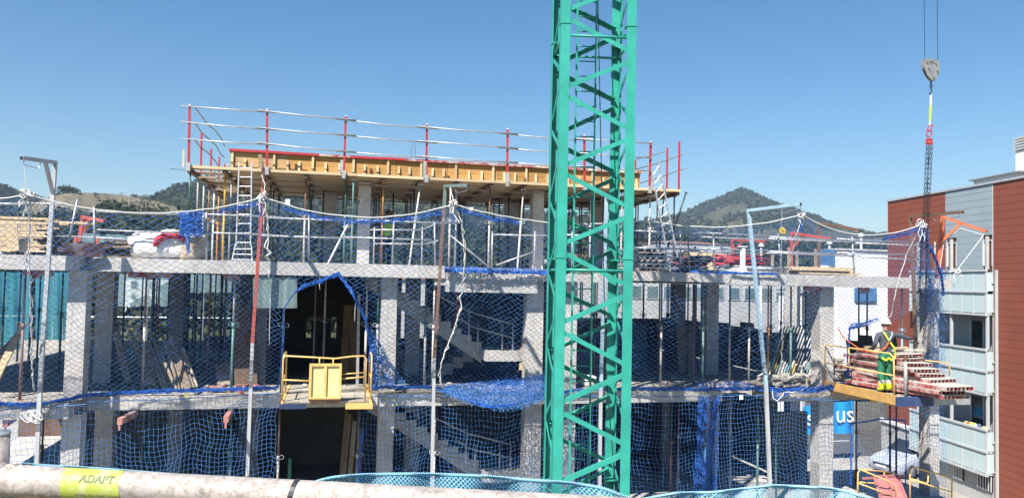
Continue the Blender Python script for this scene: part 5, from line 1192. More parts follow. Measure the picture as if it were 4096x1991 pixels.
e1, e2 = P(3700, 1440, -1.2), P(3795, 1452, -1.2); ytube([e1, e2, e2+V(.02, 0, -.05), P(3798, 1500, -1.2)], .016, 'rail', RP)
# stacked red-edged panels, ends towards us
ST = thing('panel_stack', 'big strapped stack of red-edged formwork panels lifted beside the worker', 'formwork', (13.75, -1.4, rz))
def redpanel_mesh(L, W_=.8, H=.1):
    b = MB(); b.bx(-W_/2, W_/2, -L/2, L/2, H-.018, H, 1)
    for s in (-1, 1):
        b.bx(s*W_/2-(.022 if s > 0 else 0), s*W_/2+(.022 if s < 0 else 0), -L/2, L/2, 0, H-.018)
        b.bx(s*W_/2-.0-(.05 if s > 0 else -.022), s*W_/2-(.022 if s > 0 else -.05), -L/2, L/2, 0, .014)
    for k in range(1, 6):
        yy = -L/2+L*k/6; b.bx(-W_/2+.022, W_/2-.022, yy-.012, yy+.012, .01, H-.018)
    for k in range(1, 7):
        xx = -W_/2+W_*k/7; b.bx(xx-.011, xx+.011, -L/2+.004, L/2-.004, .004, H-.019)
    return meshof(b, 'panel', [M['redpanel'], M['concdebris']])
L3 = redpanel_mesh(3.0); L2 = redpanel_mesh(2.3, .74, .085); L1 = redpanel_mesh(1.5, .7, .07); LA = redpanel_mesh(2.8, .76, .09)
sd_ = .07
for k in range(9):
    for c in range(1):
        if k < 3: me, yc = ((L3, LA, L3)[k], -1.95)
        elif k < 6: me, yc = (L3 if k == 3 else L2, -1.55)
        else: me, yc = (L2 if k == 6 else L1, -1.25)
        inst('panel', me, (13.62+(.06 if k > 5 else 0)+random.uniform(-.09, .09), yc+random.uniform(-.16, .16), rz+.05+k*.104), ST, rot=(random.uniform(-.006, .006), random.uniform(-.02, .02), sd_+random.uniform(-.07, .07)))
for c in range(2): inst('panel', L3, (13.64+.64*c, -.1, rz+.05+.52), ST, rot=(0, 0, .05)) if False else None
for k, (x, y, z, r) in enumerate(((13.62, -1.0, 1.1, .5), (13.8, -.6, 1.12, .2), (14.1, -1.5, 1.09, -.3), (13.7, -1.5, 1.1, .15))):
    MB().beam((x-.35*math.cos(r), y-.35*math.sin(r), z+.03*k), (x+.35*math.cos(r), y+.35*math.sin(r), z+.03*k+.02), .12, .05).build('offcut', M['plank'] if k % 2 else M['concdebris'], ST)
MB().bx(13.4, 14.7, -2.3, -2.2, rz+.002, rz+.05).bx(13.4, 14.7, -.6, -.5, rz+.002, rz+.05).build('bearer', M['oldwood'], ST)
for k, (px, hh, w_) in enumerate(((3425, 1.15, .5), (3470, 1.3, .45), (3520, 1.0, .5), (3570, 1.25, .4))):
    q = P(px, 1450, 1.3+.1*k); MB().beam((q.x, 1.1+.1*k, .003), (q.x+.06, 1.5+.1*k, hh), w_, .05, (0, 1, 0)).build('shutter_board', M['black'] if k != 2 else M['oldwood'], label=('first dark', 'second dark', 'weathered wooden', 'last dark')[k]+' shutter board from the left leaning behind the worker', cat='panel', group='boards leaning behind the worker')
# lower right: yellow barriers and pink gate
LB = thing('loading_platform', 'loading platform with pink gate and yellow rails at the bottom right', 'platform', (13.2, -1, -3.0))
MB().bx(12.3, 14.9, -2.4, .1, -3.03, -2.97).build('deck_board', M['deckboard'], LB)
def yp(pts, Ys, r=.02): return ytube([P(px, py, y) for (px, py), y in zip(pts, Ys)], r, 'rail', LB)
yp([(3430, 2010), (3432, 1890), (3440, 1876), (3560, 1925), (3582, 1940), (3586, 2010)], [-1.6]*6); yp([(3440, 1876), (3490, 1880), (3572, 1888)], [-1.6, -1.3, -.9]); yp([(3432, 1926), (3530, 1934), (3537, 1926), (3537, 1888)], [-1.5, -1.2, -1.2, -1.1], .016); yp([(3432, 1930), (3580, 1985)], [-1.6, -1.6], .017)
yp([(3640, 2010), (3640, 1880), (3650, 1866), (3790, 1905), (3808, 1920), (3806, 2010)], [-1.6]*6); yp([(3640, 1912), (3706, 1932), (3712, 1925), (3714, 1885)], [-1.6]*4, .017); yp([(3640, 1915), (3806, 1966)], [-1.6, -1.6], .017)
pkm = plain('pink_primer', (.42, .17, .17), (.34, .13, .13), 3, .6)
ga = [P(3494, 1903, -1.2), P(3586, 1898, -1.2), P(3625, 2000, -1.7), P(3525, 2010, -1.7)]
MB().prism(ga, (0, .015, 0)).build('gate_sheet', pkm, LB)
for a, b in ((0, 1), (1, 2), (2, 3), (3, 0)): MB().beam(ga[a]+V(0, -.03, 0), ga[b]+V(0, -.03, 0), .05, .05, (0, 1, 0)).build('gate_frame', pkm, LB)
MB().beam((ga[0]+ga[1])/2+V(0, -.03, 0), (ga[2]+ga[3])/2+V(0, -.03, 0), .05, .045, (0, 1, 0)).build('gate_frame', pkm, LB)
MB().beam(P(3450, 1912, -1.0), P(3620, 1902, -1.0), .05, .05).build('gate_frame', pkm, LB)
# ================================================================== people
M['skin'] = plain('skin', (.30, .155, .10), (.24, .12, .08), 20, .6); M['jumper'] = plain('grey_jumper', (.085, .095, .12), (.055, .062, .08), 14, .95, bmp=.3)
M['trouser'] = plain('green_trousers', (.03, .20, .10), (.018, .13, .065), 9, .9, bmp=.3); M['hivis'] = plain('hi_vis_yellow', (.62, .78, .03), (.5, .64, .02), 12, .7)
M['glove'] = plain('dark_glove', (.02, .02, .022), rough=.8); M['reflect'] = plain('grey_tape', (.5, .5, .48), rough=.5); M['harness'] = plain('harness_lime', (.62, .75, .05), (.5, .6, .04), 20, .7); M['strap'] = plain('orange_strap', (.75, .16, .03), (.6, .12, .02), 20, .7)
M['vest'] = plain('lime_vest', (.36, .62, .03), (.26, .48, .02), 8, .8); M['navy'] = plain('navy_trousers', (.015, .02, .05), (.01, .013, .035), 8, .9)
def skin_body(name, joints, edges, mats, pick, parent, loc, rz):
    me = bpy.data.meshes.new(name); me.from_pydata([j[:3] for j in joints], edges, []); o = bpy.data.objects.new(name, me); col.objects.link(o)
    m = o.modifiers.new('skin', 'SKIN'); m.use_smooth_shade = True; m.branch_smoothing = .3
    for sv, j in zip(me.skin_vertices[0].data, joints): sv.radius = (j[3], j[4] if len(j) > 4 else j[3])
    me.skin_vertices[0].data[0].use_root = True
    s = o.modifiers.new('sub', 'SUBSURF'); s.levels = s.render_levels = 2
    bpy.context.view_layer.update(); dg = bpy.context.evaluated_depsgraph_get(); nm = bpy.data.meshes.new_from_object(o.evaluated_get(dg)); bpy.data.objects.remove(o)
    nm.materials.clear()
    for q in mats: nm.materials.append(q)
    nm.polygons.foreach_set('material_index', [pick(p.center) for p in nm.polygons]); nm.polygons.foreach_set('use_smooth', [True]*len(nm.polygons))
    ob = bpy.data.objects.new(name, nm); col.objects.link(ob); ob.parent = parent; return ob
def fingers(mb, wrist, d, r=.0085, palm=.09):
    d = Vector(d).normalized(); sd = d.cross(V(0, 0, 1)).normalized(); up = sd.cross(d)
    for k, (o, l) in enumerate(((-.033, .065), (-.011, .08), (.011, .076), (.033, .055))):
        b = wrist+d*palm*.8+sd*o*.3+up*o; mb.tube([b, b+d*l*.5, b+d*l*.75-sd*.02-up*.01, b+d*l*.8-sd*.045-up*.01], [r, r, r*.9, r*.7], 6)
    b = wrist+d*.03+up*.035; mb.tube([b, b+d*.03+up*.03-sd*.01, b+d*.06+up*.035-sd*.03], [r*1.1, r, r*.8], 6)
wk = thing('person', 'worker in white helmet, grey jumper and green trousers steadying the red panels', 'person', (13.03, -1.95, rz))
J = [(0, 0, .93, .135, .105), (0, .0, 1.06, .15, .115), (.01, .01, 1.22, .185, .13), (.02, .02, 1.38, .195, .13), (.03, .04, 1.475, .085, .075), (.04, .055, 1.53, .055, .058), (.05, .07, 1.60, .072, .085), (.055, .075, 1.68, .08, .092), (.055, .075, 1.74, .06, .07),
     (-.19, .02, 1.41, .075, .07), (-.30, -.02, 1.19, .058), (-.22, .17, 1.05, .046), (-.19, .24, 1.04, .038, .03),
     (.22, .02, 1.42, .08, .075), (.46, .0, 1.37, .064), (.70, .0, 1.31, .048), (.77, .0, 1.31, .04, .032),
     (-.095, .0, .86, .105), (-.105, .03, .48, .085), (-.11, -.01, .16, .082), (-.11, -.01, .10, .06), (-.12, .13, .045, .042),
     (.095, .01, .86, .105), (.105, .04, .48, .085), (.11, .01, .16, .082), (.11, .01, .10, .06), (.12, .15, .045, .042)]
Ed = [(0, 1), (1, 2), (2, 3), (3, 4), (4, 5), (5, 6), (6, 7), (7, 8), (3, 9), (9, 10), (10, 11), (11, 12), (3, 13), (13, 14), (14, 15), (15, 16), (0, 17), (17, 18), (18, 19), (19, 20), (20, 21), (0, 22), (22, 23), (23, 24), (24, 25), (25, 26)]
def pickw(c):
    if c.x > .68 or (c.y > .16 and .95 < c.z < 1.15 and c.x < -.1): return 3
    if c.z > 1.525: return 0
    if c.z > 1.0: return 1
    if c.z < .075: return 5
    if c.z < .26: return 4
    if c.z < .31: return 6
    return 2
bd = skin_body('body', J, Ed, [M['skin'], M['jumper'], M['trouser'], M['glove'], M['hivis'], M['rubber'], M['reflect']], pickw, wk, None, 0)
W0 = wloc(wk)
f = MB(); fingers(f, W0+V(.74, 0, 1.31), (1, .0, -.1)); f.build('glove_fingers', M['glove'], bd)
f = MB(); fingers(f, W0+V(-.2, .2, 1.04), (.3, 1, 0)); f.build('glove_fingers', M['glove'], bd)
def face(parent, base, hd, dirv, mat):
    """nose, ears, brow on a head at hd looking along dirv"""
    d = Vector(dirv).normalized(); s = d.cross(V(0, 0, 1)).normalized(); h = base+Vector(hd); b = MB()
    b.prism([h+d*.085+s*.012+V(0, 0, -.03), h+d*.085-s*.012+V(0, 0, -.03), h+d*.082+V(0, 0, .012)], d*.028)
    for q in (-1, 1): b.sphere(h+s*q*.083-d*.005+V(0, 0, -.012), .026, 8, 6, sc=(.6, .9, 1.2))
    b.build('nose_and_ears', mat, parent, smooth=True); e = MB()
    for q in (-1, 1): e.sphere(h+d*.082+s*q*.032+V(0, 0, .012), .009, 6, 5)
    e.bx(*(sorted(((h+d*.088-s*.02).x, (h+d*.094+s*.02).x))), *(sorted(((h+d*.088-s*.02).y, (h+d*.094+s*.02).y))), (h.z-.058), (h.z-.05))
    e.build('eyes_and_mouth', M['glove'], parent)
face(bd, W0, (.055, .075, 1.645), (.9, .45, 0), M['skin'])
def helmet(parent, base, c, dirv, mat):
    c = base+Vector(c); d = Vector(dirv).normalized(); b = MB(); n = 18; vs = []; rows = 7
    for i in range(rows+1):
        a = (math.pi/2)*i/rows
        for k in range(n):
            t = 2*math.pi*k/n; p = V(math.cos(t)*.125*math.cos(a), math.sin(t)*.112*math.cos(a), .135*math.sin(a)); q = V(d.x*p.x-d.y*p.y, d.y*p.x+d.x*p.y, p.z); vs.append(c+q)
    b.add(vs, [(i*n+k, i*n+(k+1) % n, (i+1)*n+(k+1) % n, (i+1)*n+k) for i in range(rows) for k in range(n)])
    vs = []
    for k in range(n):
        t = 2*math.pi*k/n; ex = .055*max(0, math.cos(t))**1.5+.012
        for rr, zz in ((.0, .006), (ex, -.012), (ex, -.018), (-.006, -.006)):
            p = V(math.cos(t)*(.125+rr), math.sin(t)*(.112+rr*.8), zz); vs.append(c+V(d.x*p.x-d.y*p.y, d.y*p.x+d.x*p.y, p.z))
    b.add(vs, [(k*4+j, ((k+1) % n)*4+j, ((k+1) % n)*4+(j+1) % 4, k*4+(j+1) % 4) for k in range(n) for j in range(4)])
    return b.build('helmet', mat, parent, smooth=True)
helmet(wk, W0, (.055, .072, 1.69), (.92, .4, 0), plain('white_helmet', (.82, .82, .8), (.76, .76, .74), 6, .35))
def strap(parent, pts, w_, mat, nm='harness_strap', base=W0): 
    b = MB(); p = [base+Vector(q) for q in pts]
    for a, c in zip(p[:-1], p[1:]): b.beam(a, c, w_, .008, (0, 1, 0))
    return b.build(nm, mat, parent)
strap(wk, [(-.11, -.075, 1.475), (-.09, -.12, 1.40), (-.005, -.135, 1.27), (.13, -.145, 1.10), (.19, -.11, .95), (.16, -.12, .84)], .045, M['harness'])
strap(wk, [(.13, -.065, 1.485), (.09, -.115, 1.41), (-.005, -.138, 1.27)], .045, M['reflect']); strap(wk, [(-.005, -.142, 1.27), (-.09, -.14, 1.13), (-.16, -.11, 1.06)], .045, M['strap'])
strap(wk, [(-.17, -.08, .86), (-.08, -.125, .80), (0, -.12, .86), (.08, -.13, .80), (.17, -.08, .88)], .045, M['harness'])
MB().bx(W0.x-.03, W0.x+.02, W0.y-.155, W0.y-.14, W0.z+1.25, W0.z+1.29).build('harness_ring', M['steel'], wk)
MB().tube(wob([W0+V(-.1, -.14, 1.1), W0+V(-.3, .0, .98), W0+V(-.46, .4, 1.05), W0+V(-.55, .9, 1.3), W0+V(-.58, 1.0, 1.5)], .006, .08), .012, 6, ).build('lanyard', M['strap'], wk); MB().tube([W0+V(-.58, 1.0, 1.5), W0+V(-.62, 1.15, 2.1)], .007, 5).build('lanyard_rope', M['rope'], wk)
# the second worker, back to us, among the props under the deck
hx = P(1546, 950, 6.0).x
w2 = thing('person', 'worker seen from behind in a lime yellow vest under the deck', 'person', (hx, 6.0, 3.002))
J2 = [list(j) for j in J]
for i, q in zip((13, 14, 15, 16), ((.2, .02, 1.41), (.26, .0, 1.17), (.24, .14, 1.05), (.22, .2, 1.03))): J2[i][:3] = q
def pick2(c):
    if c.y > .12 and .95 < c.z < 1.15: return 0
    if c.z > 1.51: return 0
    if c.z > .98: return 1 if abs(c.x) < .2 else 3
    return 2 if c.z > .1 else 3
b2 = skin_body('body', J2, Ed, [M['skin'], M['vest'], M['navy'], M['black']], pick2, w2, None, 0)
f = MB(); fingers(f, wloc(w2)+V(.22, .18, 1.03), (0, 1, 0)); fingers(f, wloc(w2)+V(-.2, .2, 1.04), (0, 1, 0)); f.build('hand_fingers', M['skin'], b2)
face(b2, wloc(w2), (.055, .075, 1.645), (0, 1, 0), M['skin']); helmet(w2, wloc(w2), (.055, .075, 1.69), (0, 1, 0), plain('dark_helmet', (.10, .08, .06), rough=.5))
for x in (-.07, .08): strap(w2, [(x-.02, -.1, 1.44), (x, -.137, 1.25), (x, -.13, 1.04)], .04, M['vest'], 'vest_stripe', wloc(w2))

# ================================================================== tower crane mast
MW = 1.47; ang = R_(-8.3); o0 = P(2228, 960, -4.25)
MA = thing('crane_mast', 'bright green lattice tower crane mast standing before the building', 'crane', (o0.x, -4.25, GZ))
MA.rotation_euler = (0, 0, ang); MB0 = V(0, 0, 0)
_w = wloc
def mast(mb, name, mat='green', smooth=False):                 # mast parts are modelled in the mast's own axes
    o = mb.build(name, M[mat], smooth=smooth); off = o.location.copy(); o.parent = MA; o.location = off; return o
H1 = 17.5; LW = .185; th = .018
def leg(cx, cy_, sx, sy):
    b = MB(); b.bx(min(cx, cx+sx*LW), max(cx, cx+sx*LW), min(cy_, cy_+sy*th), max(cy_, cy_+sy*th), 0, H1)
    b.bx(min(cx, cx+sx*th), max(cx, cx+sx*th), min(cy_+sy*th, cy_+sy*LW), max(cy_+sy*th, cy_+sy*LW), 0, H1); return mast(b, 'leg')
leg(0, 0, 1, 1); leg(MW, 0, -1, 1); leg(0, MW, 1, -1); leg(MW, MW, -1, -1)
zn = P(2285, 383, -4.25).z-GZ; PRD = 1.50
k = -8
def Lbar(p, q, w_, face_):                                     # an angle bar lying in a mast face
    b = MB(); n = Vector(face_); b.beam(p, q, .012, w_, n.cross(Vector(q)-Vector(p)).normalized()); 
    d = (Vector(q)-Vector(p)).normalized(); s = n.cross(d).normalized(); s = -s if s.z < 0 else s; p2, q2 = Vector(p)+s*(w_/2-.006)-n*.047, Vector(q)+s*(w_/2-.006)-n*.047
    b.beam(p2, q2, .082, .012, s); return b
while True:
    z = zn-PRD*k; k += 1
    if z < .8: break
    if z > H1: continue
    xa_, xb_ = .12, MW-.12; g_ = .014
    for (za, zb, f_) in ((z, z-.60, 1), (z-.80, z-1.34, 0)):
        a, b = (xa_, za), (xb_, zb)
        if not f_: a, b = (xb_, za), (xa_, zb)
        if min(za, zb) < .1: continue
        mast(Lbar((a[0], .027, a[1]), (b[0], .027, b[1]), .085, (0, -1, 0)), 'diagonal')
        mast(Lbar((MW-a[0], MW-.05, a[1]+.1), (MW-b[0], MW-.05, b[1]+.1), .085, (0, 1, 0)), 'diagonal')
        mast(MB().beam((.03, a[0], a[1]+.35), (.03, b[0], b[1]+.35), .014, .085, (0, 0, 1)), 'diagonal')
        mast(MB().beam((MW-.03, MW-a[0], a[1]+.2), (MW-.03, MW-b[0], b[1]+.2), .014, .085, (0, 0, 1)), 'diagonal')
zj = P(2400, 1082, -4.2).z-GZ
for z in (zj-4.5, zj, zj+4.5, zj+9):
    for s in ((.1, .03, MW-.1, .03), (.1, MW-.06, MW-.1, MW-.06), (.05, .1, .05, MW-.1), (MW-.05, .1, MW-.05, MW-.1)): mast(MB().tube([(s[0], s[1], z), (s[2], s[3], z)], .027, 8), 'cross_tube', smooth=True)
    for (cx, cy_) in ((0, 0), (MW, 0), (0, MW), (MW, MW)):
        sx, sy = (1 if cx == 0 else -1), (1 if cy_ == 0 else -1)
        mast(MB().bx(min(cx-sx*.012, cx+sx*.2), max(cx-sx*.012, cx+sx*.2), min(cy_-sy*.012, cy_+sy*.2), max(cy_-sy*.012, cy_+sy*.2), z+.22, z+.25), 'joint_plate')
lx_, lxr, ly = .47, .87, 1.0
mast(MB().beam((lx_, ly, .1), (lx_, ly, H1), .035, .05, (0, 1, 0)), 'ladder_stile'); mast(MB().beam((lxr, ly, .1), (lxr, ly, H1), .035, .05, (0, 1, 0)), 'ladder_stile')
rm = MB().tube([(lx_, ly, 0), (lxr, ly, 0)], .014, 6); rg = meshof(rm, 'rung', M['green'], True); z = .3
while z < H1: 
    o = bpy.data.objects.new('rung', rg); col.objects.link(o); o.parent = MA; o.location = (0, 0, z); z += .31
mast(MB().tube([(.74, .9, H1), (.84, .85, H1-3), (.98, .8, H1-7), (1.12, .7, H1-11), (1.38, .3, 3.0), (1.42, .2, .5)], .011, 6), 'power_cable', 'dark', True)
mast(MB().bx(-.5, MW+.5, -.5, MW+.5, -.0, .12), 'base_slab', 'concrete')
# ================================================================== hook block and chains
HY = -1.8; hk = thing('crane_hook', 'grey crane hook block hanging on two wires over the panel stack', 'hook block', P(3722, 330, HY))
M['blockgrey'] = plain('block_grey', (.34, .34, .33), (.22, .22, .215), 9, .6, .2)
def hb(pxs, y, w_, nm, mat, par=hk): return MB().prism([P(a, b, y) for a, b in pxs], (0, w_, 0)).build(nm, mat, par)
shape = [(3694, 240), (3706, 234), (3735, 236), (3756, 246), (3762, 268), (3756, 296), (3742, 322), (3726, 320), (3710, 300), (3698, 270)]
hb(shape, HY-.09, .03, 'cheek_plate', M['blockgrey']); hb([(a-8, b+3) for a, b in shape], HY+.09, .03, 'cheek_plate', M['blockgrey'])
cc = P(3727, 275, HY); MB().tube([cc+V(-.02, -.05, 0), cc+V(-.02, .08, 0)], .17, 16).build('sheave', M['black'], hk)
for a, b in ((3708, 248), (3720, 244), (3742, 252), (3714, 272), (3750, 284), (3735, 308), (3730, 243)):
    q = P(a, b, HY-.1); MB().tube([q+V(0, -.03, 0), q+V(0, .03, 0)], .018, 6).build('bolt', M['steel'], hk)
for a in (3699, 3751): MB().tube([P(a, 245, HY), P(a-3, -60, HY), P(a-8, -700, HY)], .007, 5).build('wire', M['dark'], hk)
MB().torus(P(3724, 346, HY), (0, 1, 0), .035, .014, 12, 6).tube([P(3724, 352, HY), P(3726, 362, HY), P(3724, 376, HY), P(3720, 380, HY), P(3720, 370, HY)], .016, 6).build('hook', M['dark'], hk)
MB().tube([P(3724, 325, HY), P(3724, 340, HY)], .02, 6).build('shank', M['dark'], hk)
sl = thing('lifting_sling', 'white and yellow webbing sling hanging on the crane hook', 'sling', P(3722, 490, HY))
MB().beam(P(3724, 370, HY), P(3723, 420, HY), .05, .012, (0, 1, 0)).build('webbing', M['white'], sl); MB().beam(P(3723, 421, HY), P(3720, 484, HY), .05, .014, (0, 1, 0)).build('sleeve', M['hivis'], sl); MB().beam(P(3720, 485, HY), P(3719, 500, HY), .04, .012, (0, 1, 0)).build('webbing', M['white'], sl)
ch = thing('chain_sling', 'four-leg chain sling with red fittings running down to the panels', 'chain', P(3660, 1400, HY))
MB().torus(P(3719, 512, HY), (0, 1, 0), .07, .017, 12, 6, sx=1.5, sy=.6).build('shackle', M['red'], ch); MB().torus(P(3717, 536, HY), (0, 1, 0), .075, .016, 14, 6, sx=1.2, sy=.8).build('master_link', M['red'], ch)
b = MB()
for k in range(4): q = P(3706+k*7, 570, HY); b.tube([q+V(0, 0, .1), q, q-V(0, 0, .06)], [.016, .026, .018], 6)
b.bx(P(3710, 560, HY).x, P(3725, 560, HY).x, HY-.02, HY+.02, P(3705, 560, HY).z, P(3705, 553, HY).z).build('chain_head', M['red'], ch)
def chain(a, b_, parent, nl=.062):
    a, b_ = Vector(a), Vector(b_); n = int((b_-a).length/nl); mb = MB(); d = (b_-a).normalized(); s = d.orthogonal().normalized(); t2 = d.cross(s)
    for i in range(n):
        c = a.lerp(b_, (i+.5)/n); ax = s if i % 2 else t2; u = d; v2 = ax.cross(u)
        pts = [c+u*(.036*math.cos(q))+v2*(.019*math.sin(q)) for q in [2*math.pi*j/8 for j in range(9)]]; mb.tube(pts, .0072, 4, cap=False)
    return mb.build('chain_leg', M['dark'], parent, kind='stuff')
top = [P(3707+k*7, 580, HY) for k in range(4)]; low = [V(13.55, -1.0, 1.2), V(14.3, -1.0, 1.2), V(13.55, -2.0, 1.2), V(14.35, -2.1, 1.2)]
for a, b_ in zip(top, [P(3668, 1385, -1.3), P(3700, 1360, -1.0), P(3655, 1390, -1.6), P(3692, 1380, -1.4)]): chain(a, b_, ch)

# ================================================================== red-brown apartment house on the right
E0 = V(25.4, 13.4, 0); az = R_(8); av = V(math.sin(az), math.cos(az), 0); nv_ = V(-math.cos(az), math.sin(az), 0)
def PW(px, py, off=0):
    d = ray(px, py); o = E0+nv_*off; return CAM+d*((o-CAM).dot(nv_)/d.dot(nv_))
def WP(s, z, off=0): p = E0-av*s+nv_*off; return V(p.x, p.y, z)     # s metres along the wall towards us
def SW(px, py, off=0): return (E0-PW(px, py, off)).dot(av)
zr0 = PW(3511, 814).z; zbase = -3.6
s1, s2, s3 = SW(3781, 780), SW(3972, 745), SW(4096, 710)+4.0
RB = thing('apartment_house', 'red-brown panelled apartment house with grey strip and glazed balconies', 'building', WP(3, GZ))
def wbox(s0, s1_, z0, z1, o0_, o1, nm, mat, par=RB, label=None):
    c = [WP(s0, z0, o0_), WP(s1_, z0, o0_), WP(s1_, z0, o1), WP(s0, z0, o1)]; return MB().prism(c, (0, 0, z1-z0)).build(nm, mat, par, label)
M['clad'] = plain('red_brown_panel', (.255, .068, .038), (.225, .06, .034), 1.2, .55); M['cladgrey'] = plain('grey_panel', (.30, .36, .385), (.275, .335, .36), 1.2, .6); M['joint'] = plain('joint_dark', (.15, .05, .032), rough=.8)
M['housegrey'] = plain('house_grey', (.43, .43, .41), (.37, .37, .36), .8, .85)
M['balpanel'] = plain('balcony_glass', (.50, .60, .60), (.46, .56, .565), .6, .12, spec=.5); M['frame'] = plain('balcony_frame', (.50, .515, .51), (.44, .455, .45), 3, .5)
M['glass'] = plain('window_glass', (.03, .04, .05), (.02, .025, .03), 2, .08, spec=.6); M['shutter'] = plain('shutter', (.22, .23, .24), rough=.6)
OB = .32; sL, sRr = SW(3640, 1080, OB), SW(3943, 1080, OB); zt0 = PW(3938, 1079, OB).z
wbox(0, s3, zbase, zr0-.01, -9.0, -.5, 'wall', M['housegrey']); wbox(0, sL-.02, zbase, zr0-.01, -.498, -.05, 'wall', M['joint']); wbox(sRr+.25, s3, zbase, zr0-.01, -.498, -.05, 'wall', M['joint']); wbox(sL-.018, sRr+.248, zt0-.1, zr0-.012, -.498, -.05, 'wall', M['joint'])
nr_ = 37; rh = (zr0-zbase)/nr_
wins = [(sL-.02, sRr+.25, -9, zt0-.1)]                                                     # (s0, s1, z0, z1) openings in the grey strip
zw = PW(3800, 1066).z
zwt = PW(3800, 985).z+.15
for lv in range(1):
    wins += [(SW(3786, 1020)+.0, SW(3826, 1020), zw-3.0*lv-.0, zwt-3.0*lv), (SW(3930, 1020), SW(3970, 1020), zw-3.0*lv-.0, zwt-3.0*lv)]
def clad(sa, sb, mat, ncol, openings=(), r0=0):
    cw = (sb-sa)/ncol; b = MB(); full = MB(); c = [WP(0, 0, -.045), WP(cw-.010, 0, -.045), WP(cw-.010, 0, -.001), WP(0, 0, -.001)]; q0 = WP(0, 0, 0)
    full.prism([p-q0 for p in c], (0, 0, rh-.010)); me = meshof(full, 'cladding_panel', mat)
    for r in range(r0, nr_):
        for k in range(ncol):
            off = sa+k*cw; z = zbase+r*rh+.004; hit = [w_ for w_ in openings if w_[0] < off+cw and w_[1] > off and w_[2] < z+rh and w_[3] > z]
            if hit:
                segs = []; cur = off
                for w_ in sorted(hit):
                    if w_[0] > cur: segs.append((cur, w_[0]))
                    cur = max(cur, w_[1])
                if cur < off+cw: segs.append((cur, off+cw-.006))
                for a, b2_ in segs:
                    if b2_-a > .03: wbox(a, b2_, z, z+rh-.006, -.045, -.001, 'cladding_panel', mat)
            else: inst('cladding_panel', me, WP(off+.002, z, 0), RB)
clad(0, s1-.01, M['clad'], 3, wins[:1]); clad(s1, s2-.01, M['cladgrey'], 1, wins); clad(s2, s3, M['clad'], 5, (), -6)
for (a, b_, z0, z1) in wins[1:]:
    fm = wbox(a, b_, z0, z1, -.30, -.22, 'window', M['white']); m_ = (a+b_)/2
    wbox(a+.06, b_-.06, z0+.06, z1-.28, -.219, -.212, 'pane', M['glass'], fm); wbox(a+.06, b_-.06, z1-.27, z1-.03, -.219, -.2, 'shutter_box', M['shutter'], fm)
    wbox(a+.001, a+.05, z0, z1, -.219, -.002, 'reveal', M['white'], fm); wbox(b_-.05, b_-.001, z0, z1, -.219, -.002, 'reveal', M['white'], fm); wbox(m_-.02, m_+.02, z0+.06, z1-.28, -.211, -.2, 'mullion', M['white'], fm); wbox(a+.05, b_-.05, z1-.03, z1-.001, -.219, -.002, 'reveal', M['white'], fm)
wbox(-.12, s3, zr0-.008, zr0+.07, -.5, .05, 'coping', plain('coping_grey', (.45, .47, .48), rough=.5)); wbox(s2-.04, s2+.0, zbase, zr0, -.002, .012, 'corner_trim', M['frame']); wbox(-.05, 0, zbase, zr0, -.4, .02, 'corner_trim', M['clad'])
# roof things
zq = zr0+.07
pz = PW(4080, 560, -2.2); sC = (E0-pz).dot(av)
wbox(sC-.25, sC+1.2, zq, PW(4080, 602, -2.2).z, -3.2, -2.2, 'chimney', M['render'])
zc = PW(4080, 602, -2.2).z
for k in range(5): wbox(sC-.32, sC+1.26, zc+.03+k*.11, zc+.1+k*.11, -3.26, -2.14, 'louvre', M['frame'])
wbox(sC-.2, sC+1.1, zc+.01, zc+.58, -3.1, -2.3, 'chimney_core', M['shutter'])
sa, sb = SW(3895, 740, -1.6), SW(4065, 720, -1.6); wbox(sa, sb, zq, PW(3900, 722, -1.6).z, -3.0, -1.6, 'rooflight', M['frame']); wbox(sa-.2, sb+.3, PW(3900, 722, -1.6).z, PW(3900, 722, -1.6).z+.05, -3.1, -1.5, 'rooflight_cap', M['shutter'])
sa = SW(3885, 735, -1.2); wbox(sa-.1, sa+.12, zq, zq+.22, -1.3, -1.1, 'vent', M['white'])
